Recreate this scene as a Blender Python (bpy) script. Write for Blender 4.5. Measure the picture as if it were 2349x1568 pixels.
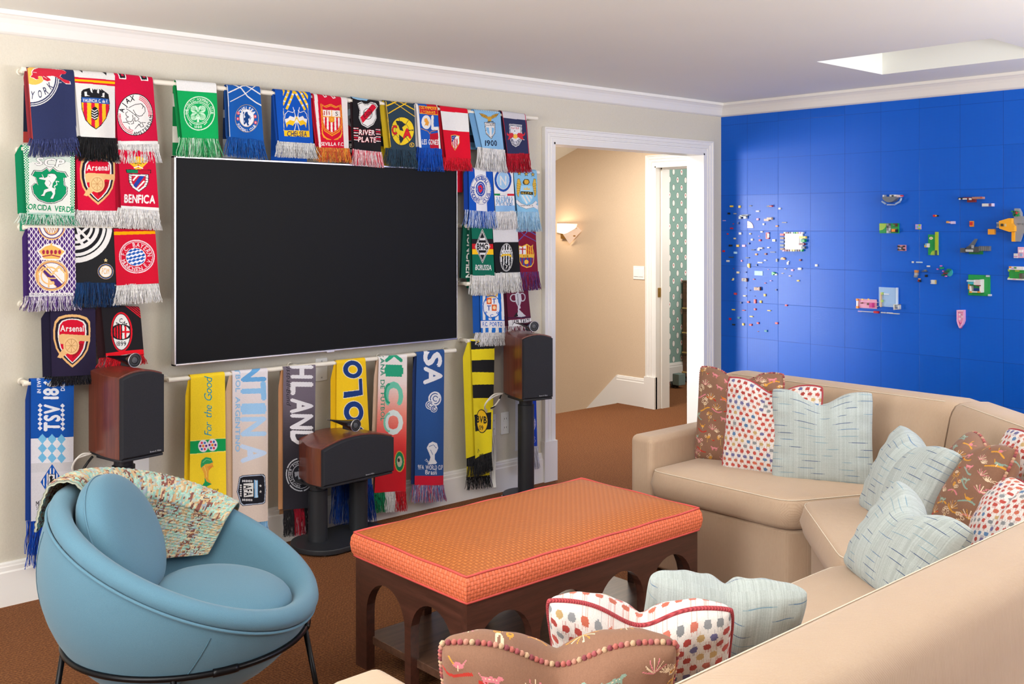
import bpy, bmesh, math, random
import numpy as np
from mathutils import Vector, Matrix
for _o in list(bpy.data.objects): bpy.data.objects.remove(_o, do_unlink=True)
SC = bpy.context.scene
COL = SC.collection
# ---------------------------------------------------------------- camera (level, lens shifted down)
F_PX, YAW, EYE, CX, HY = 2360.0, math.radians(42.0), 1.564, 1174.5, 516.0
cam_d = bpy.data.cameras.new('camera'); cam = bpy.data.objects.new('camera', cam_d); COL.objects.link(cam)
cam.location = (0, 0, EYE); cam.rotation_euler = (math.pi/2, 0, -YAW)
cam_d.sensor_width = 36.0; cam_d.lens = 36.0*F_PX/2349.0
cam_d.shift_y = -(784.0-HY)/2349.0; cam_d.clip_start = 0.05
SC.camera = cam
SC.view_settings.view_transform = 'Standard'; SC.view_settings.look = 'None'
SC.view_settings.gamma = 1.0; SC.view_settings.use_curve_mapping = False
SC.view_settings.exposure = 0.46
SC.cycles.use_denoising = True
SC.cycles.max_bounces = 6
SC.cycles.sample_clamp_indirect = 4.0
# ---------------------------------------------------------------- daylight and added fill lamps
W = bpy.data.worlds.new('world'); SC.world = W; W.use_nodes = True
W.node_tree.nodes['Background'].inputs[0].default_value = (1.0, 0.97, 0.94, 1)
W.node_tree.nodes['Background'].inputs[1].default_value = 0.55
def area(name, loc, aim, sx, sy, power, col=(1, 1, 1), spread=180):
    l = bpy.data.lights.new(name, 'AREA'); l.shape = 'RECTANGLE'; l.size = sx; l.size_y = sy
    l.energy = power; l.color = col; l.spread = math.radians(spread)
    o = bpy.data.objects.new(name, l); COL.objects.link(o); o.location = loc
    o.rotation_euler = (Vector(aim)-Vector(loc)).to_track_quat('-Z', 'Y').to_euler(); return o
area('window_daylight_right', (5.5, -1.6, 1.7), (3.6, 4.5, 1.0), 2.4, 1.3, 30, (1.0, 0.985, 0.97))
area('window_daylight_behind', (-2.3, 1.6, 1.6), (4.0, 2.7, 0.9), 1.6, 1.4, 42, (0.97, 0.985, 1.0), 150)
area('fill_uplight_right', (4.6, -1.3, 1.3), (4.7, -0.8, 2.44), 2.6, 1.0, 170, (1.0, 0.99, 0.975), 150)  # added uplight, out of view, throws fill on the ceiling
area('fill_uplight_left', (-1.0, 1.3, 1.4), (-0.8, 1.6, 2.44), 1.6, 2.4, 150, (1.0, 0.99, 0.975), 150)  # second added uplight, lifts the left part of the ceiling
area('overhead_fill', (2.75, 2.65, 2.425), (2.75, 2.7, 0), 0.9, 0.9, 9, (1.0, 0.985, 0.97))  # added overhead fill, out of view, lights the tops of the furniture
area('skylight_daylight', (5.32, 2.1, 2.72), (5.32, 2.1, 0), 0.4, 1.2, 0.8, (0.98, 0.985, 1.0))
area('stair_window_daylight', (2.50, 6.30, 1.05), (6.14, 3.92, 1.05), 1.7, 1.9, 17, (0.93, 0.97, 1.0), 52)
area('hall_fill', (5.6, 5.5, 2.40), (5.6, 5.5, 0), 0.8, 0.6, 40, (1, 0.95, 0.88))  # added fill that brightens the hall, no fixture goes with it
area('bedroom_daylight', (8.0, 4.9, 1.8), (7.9, 6.5, 1.0), 0.9, 1.0, 20, (1, 0.97, 0.93))
# ---------------------------------------------------------------- camera-ray helpers: a photo pixel to the real plane it lies on
_s, _c = math.sin(YAW), math.cos(YAW)
def ray(px, py):
    u, v = (px-CX)/F_PX, (py-HY)/F_PX
    return Vector((_s+_c*u, _c-_s*u, -v))
def onY(px, py, Y): r = ray(px, py); return Vector((0, 0, EYE))+r*(Y/r.y)
def onX(px, py, X): r = ray(px, py); return Vector((0, 0, EYE))+r*(X/r.x)
def onZ(px, py, Z): r = ray(px, py); return Vector((0, 0, EYE))+r*((Z-EYE)/r.z)
# ---------------------------------------------------------------- colour, materials
def lin(c):
    c = c/255.0
    return c/12.92 if c <= 0.04045 else ((c+0.055)/1.055)**2.4
def rgb(h):
    if isinstance(h, str): h = (int(h[0:2], 16), int(h[2:4], 16), int(h[4:6], 16))
    return tuple(lin(x) for x in h)+(1.0,)
class NT:
    def __init__(s, name):
        s.m = bpy.data.materials.new(name); s.m.use_nodes = True; s.t = s.m.node_tree
        s.b = s.t.nodes['Principled BSDF']
    def n(s, typ, ins=None, **kw):
        n = s.t.nodes.new(typ)
        for k, v in kw.items(): setattr(n, k, v)
        for k, v in (ins or {}).items():
            if hasattr(v, 'is_linked'): s.t.links.new(v, n.inputs[k])
            else: n.inputs[k].default_value = v
        return n
    def ma(s, op, a, b=0.0, c=0.0): return s.n('ShaderNodeMath', {0: a, 1: b, 2: c}, operation=op).outputs[0]
    def mix(s, f, a, b):
        n = s.t.nodes.new('ShaderNodeMix'); n.data_type = 'RGBA'
        for k, v in ((0, f), (6, a), (7, b)):
            if hasattr(v, 'is_linked'): s.t.links.new(v, n.inputs[k])
            else: n.inputs[k].default_value = v
        return n.outputs[2]
    def set(s, k, v):
        if hasattr(v, 'is_linked'): s.t.links.new(v, s.b.inputs[k])
        else: s.b.inputs[k].default_value = v
    def bump(s, h, st=0.3, d=0.002):
        s.set('Normal', s.n('ShaderNodeBump', {'Height': h, 'Strength': st, 'Distance': d}).outputs[0])
    def co(s, which='Object'): return s.n('ShaderNodeTexCoord').outputs[which]
    def noise(s, v, sc, det=3, sx=(1, 1, 1)):
        mp = s.n('ShaderNodeMapping', {'Vector': v, 'Scale': sx}).outputs[0]
        return s.n('ShaderNodeTexNoise', {'Vector': mp, 'Scale': sc, 'Detail': det}).outputs[0]
    def ramp(s, f, a, b): return s.n('ShaderNodeMapRange', {0: f, 1: a, 2: b}, clamp=True).outputs[0]
def simple(name, col, rough=0.6, metal=0.0, spec=0.4, var=0.06, sc=30, bump=0.0, coat=0.0):
    t = NT(name); c = rgb(col); nz = t.noise(t.co(), sc)
    d = tuple(x*(1-var) for x in c[:3])+(1,); e = tuple(min(1, x*(1+var)) for x in c[:3])+(1,)
    t.set('Base Color', t.mix(nz, d, e)); t.set('Roughness', rough); t.set('Metallic', metal)
    t.set('Specular IOR Level', spec); t.set('Coat Weight', coat)
    if bump: t.bump(nz, bump, 0.001)
    return t.m
# ---------------------------------------------------------------- mesh building
class MB:
    def __init__(s): s.v = []; s.f = []
    def add(s, vs, fs):
        o = len(s.v); s.v += [tuple(v) for v in vs]; s.f += [tuple(i+o for i in f) for f in fs]; return s
    def box(s, a, b, M=None):
        x0, y0, z0 = a; x1, y1, z1 = b
        vs = [Vector(p) for p in ((x0, y0, z0), (x1, y0, z0), (x1, y1, z0), (x0, y1, z0), (x0, y0, z1), (x1, y0, z1), (x1, y1, z1), (x0, y1, z1))]
        if M is not None: vs = [M @ v for v in vs]
        return s.add(vs, [(0, 3, 2, 1), (4, 5, 6, 7), (0, 1, 5, 4), (1, 2, 6, 5), (2, 3, 7, 6), (3, 0, 4, 7)])
    def prism(s, poly, z0, z1, M=None):
        n = len(poly); vs = [Vector((x, y, z0)) for x, y in poly]+[Vector((x, y, z1)) for x, y in poly]
        if M is not None: vs = [M @ v for v in vs]
        return s.add(vs, [tuple(range(n))[::-1], tuple(range(n, 2*n))]+[(i, (i+1) % n, n+(i+1) % n, n+i) for i in range(n)])
    def tube(s, pts, r, n=8, cap=True, closed=False):
        pts = [Vector(p) for p in pts]; m = len(pts); vs = []; prev = None
        rr = r if hasattr(r, '__len__') else [r]*m
        for i, p in enumerate(pts):
            if closed: d = pts[(i+1) % m]-pts[i-1]
            else: d = pts[min(i+1, m-1)]-pts[max(i-1, 0)]
            d.normalize()
            if prev is None:
                a = d.orthogonal().normalized()
            else:
                a = prev-d*prev.dot(d)
                a = a.normalized() if a.length > 1e-6 else d.orthogonal().normalized()
            prev = a; b = d.cross(a)
            vs += [p+(a*math.cos(2*math.pi*k/n)+b*math.sin(2*math.pi*k/n))*rr[i] for k in range(n)]
        fs = []
        for i in range(m if closed else m-1):
            j = (i+1) % m
            for k in range(n): fs.append((i*n+k, i*n+(k+1) % n, j*n+(k+1) % n, j*n+k))
        if cap and not closed: fs += [tuple(range(n))[::-1], tuple((m-1)*n+k for k in range(n))]
        return s.add(vs, fs)
    def lathe(s, prof, n=24, M=None, cap=True):
        vs = []
        for r, z in prof: vs += [Vector((r*math.cos(2*math.pi*k/n), r*math.sin(2*math.pi*k/n), z)) for k in range(n)]
        if M is not None: vs = [M @ v for v in vs]
        fs = []
        for i in range(len(prof)-1):
            for k in range(n): fs.append((i*n+k, i*n+(k+1) % n, (i+1)*n+(k+1) % n, (i+1)*n+k))
        if cap: fs += [tuple(range(n))[::-1], tuple((len(prof)-1)*n+k for k in range(n))]
        return s.add(vs, fs)
    def sphere(s, c, r, n=12):
        m = n//2; c = Vector(c); rx = r if hasattr(r, '__len__') else (r, r, r)
        prof = [(max(1e-4, math.sin(math.pi*i/m)), -math.cos(math.pi*i/m)) for i in range(m+1)]
        return s.lathe(prof, n, Matrix.Translation(c) @ Matrix.Diagonal((rx[0], rx[1], rx[2], 1)))
    def grid(s, fn, nu, nv, closed_u=False):
        vs = [fn(i/nu, j/nv) for j in range(nv+1) for i in range(nu+(0 if closed_u else 1))]
        w = nu if closed_u else nu+1
        return s.add(vs, [(j*w+i, j*w+(i+1) % w, (j+1)*w+(i+1) % w, (j+1)*w+i) for j in range(nv) for i in range(nu)])
    def build(s, name, mat, parent=None, smooth=False, bevel=0.0, seg=2, sub=0, recalc=True):
        me = bpy.data.meshes.new(name); me.from_pydata(s.v, [], s.f); me.update()
        if recalc:
            bm = bmesh.new(); bm.from_mesh(me); bmesh.ops.recalc_face_normals(bm, faces=bm.faces); bm.to_mesh(me); bm.free()
        if smooth: me.polygons.foreach_set('use_smooth', [True]*len(me.polygons))
        if mat: me.materials.append(mat)
        o = bpy.data.objects.new(name, me); COL.objects.link(o)
        if parent: o.parent = parent
        if bevel:
            b = o.modifiers.new('bevel', 'BEVEL'); b.width = bevel; b.segments = seg; b.limit_method = 'ANGLE'
            b.angle_limit = math.radians(40); b.harden_normals = False
            me.polygons.foreach_set('use_smooth', [True]*len(me.polygons))
            o.modifiers.new('wn', 'WEIGHTED_NORMAL').keep_sharp = True
        if sub:
            b = o.modifiers.new('sub', 'SUBSURF'); b.levels = sub; b.render_levels = sub
        return o
def empty(name, loc=(0, 0, 0), rz=0.0):
    o = bpy.data.objects.new(name, None); COL.objects.link(o); o.location = loc; o.rotation_euler = (0, 0, rz)
    o.empty_display_size = 0.05; return o
def tag(o, label=None, cat=None, group=None, kind=None):
    if label: o['label'] = label
    if cat: o['category'] = cat
    if group: o['group'] = group
    if kind: o['kind'] = kind
    return o
def struct(mb, name, mat, **kw): return tag(mb.build(name, mat, **kw), kind='structure')
def origin(o, p):
    """move a top-level mesh's origin without moving its geometry"""
    p = Vector(p); o.data.transform(Matrix.Translation(-p)); o.location = p; return o
# ================================================================ THE ROOM
WY, WX, CZ = 4.545, 6.14, 2.44          # scarf wall plane, blue wall plane, ceiling height
DX0, DX1, DZ, WT = 4.425, 5.925, 2.074, 0.115   # doorway in the scarf wall
HX = 6.77                                # hall wall with the sconce
def wall_mat(name, c1, c2):
    t = NT(name); co = t.co()
    n1 = t.noise(co, 90, 3, (1, 1, 6)); n2 = t.noise(co, 90, 3, (6, 6, 1)); n3 = t.noise(co, 1.3, 2)
    f = t.ma('ADD', t.ma('MULTIPLY', n1, .4), t.ma('ADD', t.ma('MULTIPLY', n2, .4), t.ma('MULTIPLY', n3, .2)))
    t.set('Base Color', t.mix(t.ramp(f, .3, .7), rgb(c1), rgb(c2))); t.set('Roughness', .85); t.set('Specular IOR Level', .2)
    t.bump(f, .15, .001); return t.m
M_WALL = wall_mat('grasscloth_beige', 'C6BFB0', 'D5CFC0')
M_HALL = wall_mat('grasscloth_cream', 'CBB295', 'DCC6AC')
M_CEIL = simple('ceiling_paint', 'EEEFE8', .9, var=.02, sc=2)
M_TRIM = simple('white_trim_paint', 'E9E6E1', .38, var=.015, sc=4)
M_WHITE = simple('white_plastic', 'EDEDEA', .35, var=.01)
def carpet_mat():
    t = NT('ribbed_sisal_carpet'); co = t.co()
    s = t.n('ShaderNodeSeparateXYZ', {0: co})
    x, y = s.outputs[0], s.outputs[1]
    nz = t.noise(co, 60, 3)
    ph = t.ma('ADD', t.ma('MULTIPLY', y, 2*math.pi/0.0115), t.ma('MULTIPLY', nz, 1.6))
    ribs = t.ma('MULTIPLY_ADD', t.ma('SINE', ph), .5, .5)
    row = t.ma('FLOOR', t.ma('DIVIDE', y, 0.0115))
    kx = t.ma('MULTIPLY_ADD', t.ma('SINE', t.ma('ADD', t.ma('MULTIPLY', x, 2*math.pi/0.013), t.ma('MULTIPLY', row, 2.2))), .5, .5)
    h = t.ma('MULTIPLY', ribs, t.ma('MULTIPLY_ADD', kx, .45, .55))
    big = t.noise(co, 2.0, 3)
    c = t.mix(t.ramp(h, .05, .9), rgb('42281B'), rgb('9C6540'))
    c = t.mix(t.ma('MULTIPLY', t.ramp(t.noise(co, 130, 2), .45, .7), .45), c, rgb('B87F50'))
    c = t.mix(t.ma('MULTIPLY', big, .35), c, rgb('6E4128'))
    t.set('Base Color', c); t.set('Roughness', .95); t.set('Specular IOR Level', .1); t.bump(h, .8, .004); return t.m
M_CARPET = carpet_mat()
def stud_mat():
    t = NT('blue_studded_baseplate'); co = t.co()
    s = t.n('ShaderNodeSeparateXYZ', {0: co}); y, z = s.outputs[1], s.outputs[2]
    P = 0.008
    fy = t.ma('SUBTRACT', t.ma('FRACT', t.ma('DIVIDE', y, P)), .5); fz = t.ma('SUBTRACT', t.ma('FRACT', t.ma('DIVIDE', z, P)), .5)
    r = t.ma('SQRT', t.ma('ADD', t.ma('MULTIPLY', fy, fy), t.ma('MULTIPLY', fz, fz)))
    stud = t.ramp(r, .36, .28)
    S = 0.254
    sy = t.ma('ABSOLUTE', t.ma('SUBTRACT', t.ma('FRACT', t.ma('DIVIDE', y, S)), .5)); sz = t.ma('ABSOLUTE', t.ma('SUBTRACT', t.ma('FRACT', t.ma('DIVIDE', z, S)), .5))
    seam = t.ramp(t.ma('MAXIMUM', sy, sz), .494, .499)
    py = t.ma('FLOOR', t.ma('DIVIDE', y, S)); pz = t.ma('FLOOR', t.ma('DIVIDE', z, S))
    wn = t.n('ShaderNodeTexWhiteNoise', {'Vector': t.n('ShaderNodeCombineXYZ', {0: py, 1: pz}).outputs[0]}, noise_dimensions='2D').outputs[0]
    c = t.mix(stud, rgb('0050C0'), rgb('0068D6'))
    c = t.mix(t.ma('MULTIPLY', wn, .12), c, rgb('0070E8'))
    c = t.mix(seam, c, rgb('013A92'))
    t.set('Base Color', c); t.set('Roughness', t.ma('MULTIPLY_ADD', wn, .06, .27)); t.set('Specular IOR Level', .3)
    t.bump(t.ma('SUBTRACT', stud, t.ma('MULTIPLY', seam, 1.0)), .22, .0016); return t.m
M_STUD = stud_mat()
def paper_mat():
    t = NT('teal_medallion_wallpaper'); co = t.co(); s = t.n('ShaderNodeSeparateXYZ', {0: co}); x, z = s.outputs[0], s.outputs[2]
    PX, PZ = 0.125, 0.155
    col = t.ma('FLOOR', t.ma('DIVIDE', x, PX/2)); odd = t.ma('MODULO', t.ma('ABSOLUTE', col), 2.0)
    fx = t.ma('MULTIPLY', t.ma('SUBTRACT', t.ma('FRACT', t.ma('DIVIDE', x, PX/2)), .5), PX/2)
    zz = t.ma('ADD', z, t.ma('MULTIPLY', odd, PZ/2)); row = t.ma('FLOOR', t.ma('DIVIDE', zz, PZ))
    fz = t.ma('MULTIPLY', t.ma('SUBTRACT', t.ma('FRACT', t.ma('DIVIDE', zz, PZ)), .5), PZ)
    r = t.ma('SQRT', t.ma('ADD', t.ma('POWER', t.ma('DIVIDE', fx, .017), 2.0), t.ma('POWER', t.ma('DIVIDE', fz, .029), 2.0)))
    r2 = t.ma('SQRT', t.ma('ADD', t.ma('POWER', t.ma('DIVIDE', fx, .007), 2.0), t.ma('POWER', t.ma('DIVIDE', t.ma('SUBTRACT', fz, .004), .010), 2.0)))
    wn = t.n('ShaderNodeTexWhiteNoise', {'Vector': t.n('ShaderNodeCombineXYZ', {0: col, 1: row}).outputs[0]}, noise_dimensions='2D').outputs[0]
    c = t.mix(t.ramp(r, 1.22, 1.1), rgb('86A49B'), rgb('5B5A58'))
    c = t.mix(t.ramp(r, 1.04, .95), c, rgb('EFEBE6'))
    c = t.mix(t.ma('MULTIPLY', t.ramp(r2, 1.1, .8), t.ramp(wn, .35, .6)), c, rgb('C04550'))
    t.set('Base Color', c); t.set('Roughness', .8); return t.m
M_PAPER = paper_mat()
X0, Y0 = -2.6, -2.2
# scarf wall with the doorway
m = MB(); m.box((X0, WY, 0), (DX0, WY+WT, CZ)); m.box((DX1, WY, 0), (WX, WY+WT, CZ)); m.box((DX0, WY, DZ), (DX1, WY+WT, CZ))
struct(m, 'wall_left', M_WALL)
m = MB(); m.box((WX, Y0, 0), (WX+.11, WY+WT, CZ)); struct(m, 'wall_back', M_STUD)
# floor: room + hall landing + bedroom beyond
m = MB(); m.box((-6.0, -6.0, -.15), (WX, WY+WT, 0)); m.box((3.4, WY+WT, -.15), (HX, 6.10, 0)); m.box((HX+.13, 4.2, -.15), (9.6, 6.6, 0)); m.box((HX, 4.781, -.15), (HX+.13, 5.686, 0))
struct(m, 'floor', M_CARPET)
# carpeted stairs going down behind the landing edge
m = MB()
for k in range(4): m.box((4.2, 6.10+.26*k, -.19*(k+1)-.15), (HX, 6.10+.26*(k+1)+.02, -.19*(k+1)))
struct(m, 'floor_stairs', M_CARPET)
# ceiling with skylight well
SX0, SX1, SY0, SY1 = 5.05, 5.62, 1.10, 3.05
sk = [onZ(1872, 140.5, CZ), onZ(2022, 171, CZ), onZ(2277, 89, CZ)]
SX0 = sk[0].x*.5+sk[2].x*.5; SX1 = sk[1].x; SY1 = (sk[0].y+sk[1].y)/2; SY0 = sk[2].y
m = MB(); T = CZ+.34
m.box((X0, Y0, CZ), (SX0, WY, T)); m.box((SX1, Y0, CZ), (WX+.1, WY, T)); m.box((SX0, Y0, CZ), (SX1, SY0, T)); m.box((SX0, SY1, CZ), (SX1, WY, T))
m.box((SX0-.1, SY0-.1, T), (SX1+.1, SY1+.1, T+.03))
struct(m, 'ceiling', M_CEIL)
# crown mouldings: profile in (distance from wall, drop from ceiling)
crown = [(0, 0), (.072, 0), (.072, .018), (.064, .022), (.060, .026), (.050, .034), (.038, .050), (.028, .068), (.020, .082), (.012, .088), (.0, .092)]
def sweepX(prof, x0, x1, y, z, sy=-1):
    n = len(prof); m = MB()
    m.add([(x0+(-prof[i][0] if x0 > 5 else 0), y+sy*prof[i][0], z-prof[i][1]) for i in range(n)]+[(x1-(prof[i][0] if x1 > 5 else 0), y+sy*prof[i][0], z-prof[i][1]) for i in range(n)],
          [(i, (i+1) % n, n+(i+1) % n, n+i) for i in range(n)]+[tuple(range(n)), tuple(range(n, 2*n))]); return m
def sweepY(prof, y0, y1, x, z, mit=True):
    n = len(prof); m = MB()
    m.add([(x-prof[i][0], y0, z-prof[i][1]) for i in range(n)]+[(x-prof[i][0], y1-(prof[i][0] if mit else 0), z-prof[i][1]) for i in range(n)],
          [(i, (i+1) % n, n+(i+1) % n, n+i) for i in range(n)]+[tuple(range(n)), tuple(range(n, 2*n))]); return m
struct(sweepX(crown, X0, WX, WY, CZ), 'trim_1', M_TRIM); struct(sweepY(crown, Y0, WY, WX, CZ), 'trim_2', M_TRIM)
base = [(0, 0), (.007, 0), (.012, .006), (.013, .014), (.017, .018), (.017, .034), (.022, .040), (.022, .178), (0, .178)]
BH = 0.178
struct(sweepX(base, X0, DX0-.095, WY, BH), 'baseboard_left', M_TRIM)
struct(sweepX(base, DX1+.11, WX, WY, BH), 'baseboard_right', M_TRIM)
struct(sweepY(base, Y0, WY, WX, BH), 'baseboard_back', M_TRIM)
# doorway casing: flat-and-reeded profile mitred round the opening
def casing(x0, x1, z, w, Y, name, plane='y', zb=0.0, sgn=-1):
    prof = [(0, .0), (0, .016), (.008, .018), (.25, .018), (.28, .014), (.36, .014), (.40, .020), (.52, .020), (.56, .016), (.62, .016), (.66, .022), (.88, .024), (.92, .030), (1.0, .030), (1.0, 0)]
    m = MB(); n = len(prof); rings = []
    for (cx, cz, dx, dz) in ((x0, zb, -1, 0), (x0, z, -1, 1), (x1, z, 1, 1), (x1, zb, 1, 0)):
        rings.append([(cx+dx*a*w, cz+dz*a*w, h) for a, h in prof])
    vs = []
    for rg in rings:
        for (a, zz, h) in rg: vs.append((a, Y+sgn*h, zz) if plane == 'y' else (Y+sgn*h, a, zz))
    fs = [(r*n+i, r*n+(i+1) % n, (r+1)*n+(i+1) % n, (r+1)*n+i) for r in range(3) for i in range(n)]+[tuple(range(n)), tuple(range(3*n, 4*n))]
    m.add(vs, fs); return m
CW = .088
m = casing(DX0, DX1, DZ, CW, WY, 'c')
m.box((DX0-CW-.008, WY-.036, 0), (DX0+.012, WY, .245)); m.box((DX1-.012, WY-.036, 0), (DX1+CW+.008, WY, .245))
# jamb lining
m.box((DX0-.001, WY-.018, 0), (DX0+.012, WY+WT+.018, DZ)); m.box((DX1-.012, WY-.018, 0), (DX1+.001, WY+WT+.018, DZ)); m.box((DX0, WY-.018, DZ-.012), (DX1, WY+WT+.018, DZ+.001))
struct(m, 'door_1', M_TRIM)
# ---------------------------------------------------------------- hall beyond the doorway
m = MB(); iy0, iy1, iz = 4.78, 5.687, 2.063
m.box((HX, iy1, -1.0), (HX+.13, 8.2, 3.0)); m.box((HX, 4.2, 0), (HX+.13, iy0, 3.0)); m.box((HX, iy0, iz), (HX+.13, iy1, 3.0))
struct(m, 'wall_hall', M_HALL)
m = MB(); m.box((2.4, 8.2, -1.0), (HX+.13, 8.3, 3.0)); m.box((2.3, WY+WT, -1.0), (2.4, 8.3, 3.0)); m.box((WX, WY+.02, 0), (HX, WY+WT, CZ))
m.box((WX+.0, WY+WT, 0), (WX+.05, WY+WT+.0001, CZ))
struct(m, 'wall_stairwell', M_HALL)
# hall ceiling: flat then sloping down over the stairs
m = MB(); y1 = 6.13; dz = .35
m.prism([(WY+WT, CZ), (y1, CZ), (8.2, CZ-dz*(8.2-y1)), (8.2, 3.0), (WY+WT, 3.0)], 2.3, HX, Matrix(((0, 0, 1, 0), (1, 0, 0, 0), (0, 1, 0, 0), (0, 0, 0, 1))))
struct(m, 'ceiling_hall', M_CEIL)
m = casing(iy0, iy1, iz, .095, HX, 'c2', plane='x')
m.box((HX-.036, iy1-.012, 0), (HX, iy1+.105, .27)); m.box((HX-.036, iy0-.105, 0), (HX, iy0+.012, .27))
m.box((HX-.018, iy1-.012, 0), (HX+.15, iy1+.001, iz)); m.box((HX-.018, iy0-.001, 0), (HX+.15, iy0+.012, iz)); m.box((HX-.018, iy0, iz-.012), (HX+.15, iy1, iz+.001))
m.box((HX+.05, iy1-.024, 0), (HX+.15, iy1-.012, iz)); m.box((HX+.05, iy0, iz-.024), (HX+.15, iy1, iz-.012))
d2 = struct(m, 'door_2', M_TRIM)
m = MB(); m.box((HX+.010, iy1-.0165, .95), (HX+.045, iy1-.0115, 1.03)); m.box((HX+.018, iy1-.0175, .975), (HX+.037, iy1-.016, 1.005))
M_BRASS = simple('aged_brass', 'B98F4E', .35, 1.0)
k = m.build('strike_plate', M_BRASS, d2, bevel=.001)
# hall baseboard, running level then down the stairs
m = sweepY([(a, b if b < .1 else .245) for a, b in base], iy1+.1, 6.12, HX, .245, mit=False)
Y2, Zd = 7.4, .245-.93*(7.4-6.12)
m.add([(HX-.022, 6.12, .245), (HX-.022, 7.4, Zd), (HX-.022, 7.4, Zd-.36), (HX-.022, 6.12, -.11), (HX, 6.12, .245), (HX, 7.4, Zd), (HX, 7.4, Zd-.36), (HX, 6.12, -.11)],
      [(0, 1, 2, 3), (4, 5, 6, 7), (0, 1, 5, 4), (1, 2, 6, 5), (2, 3, 7, 6), (3, 0, 4, 7)])
struct(m, 'baseboard_hall', M_TRIM)
# bedroom beyond
struct(MB().box((HX+.13, 6.52, 0), (9.6, 6.62, 2.6)), 'wall_bedroom_back', M_PAPER); struct(MB().box((8.66, 4.2, 0), (8.76, 6.52, 2.6)), 'wall_bedroom_right', M_PAPER); struct(MB().box((HX+.13, 4.1, 0), (9.6, 4.2, 2.6)), 'wall_bedroom_front', M_PAPER)
m = MB(); m.box((HX+.13, 4.1, 2.5), (9.6, 6.62, 2.6)); struct(m, 'ceiling_bedroom', M_CEIL)
struct(sweepX(base, HX+.13, 8.18, 6.52, .20), 'baseboard_bedroom', M_TRIM)
# ================================================================ knitted / printed graphics as coloured stitches
class Glyphs:
    cache = {}
    @classmethod
    def get(cls, ch):
        if ch in cls.cache: return cls.cache[ch]
        cu = bpy.data.curves.new('g', 'FONT'); cu.body = ch; cu.size = 1.0; cu.resolution_u = 3
        o = bpy.data.objects.new('g', cu); COL.objects.link(o)
        dg = bpy.context.evaluated_depsgraph_get(); dg.update()
        me = bpy.data.meshes.new_from_object(o.evaluated_get(dg)); me.calc_loop_triangles()
        v = np.array([q.co[:2] for q in me.vertices]).reshape(-1, 2); t = np.array([list(q.vertices) for q in me.loop_triangles], int).reshape(-1, 3)
        bpy.data.objects.remove(o); bpy.data.curves.remove(cu); bpy.data.meshes.remove(me)
        if len(v) == 0: r = (v, t, 0, .3)
        else:
            x0, x1 = v[:, 0].min(), v[:, 0].max(); v = v-[x0, 0]; r = (v, t, 0, x1-x0)
        cls.cache[ch] = r; return r
CAPH = 0.70
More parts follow.
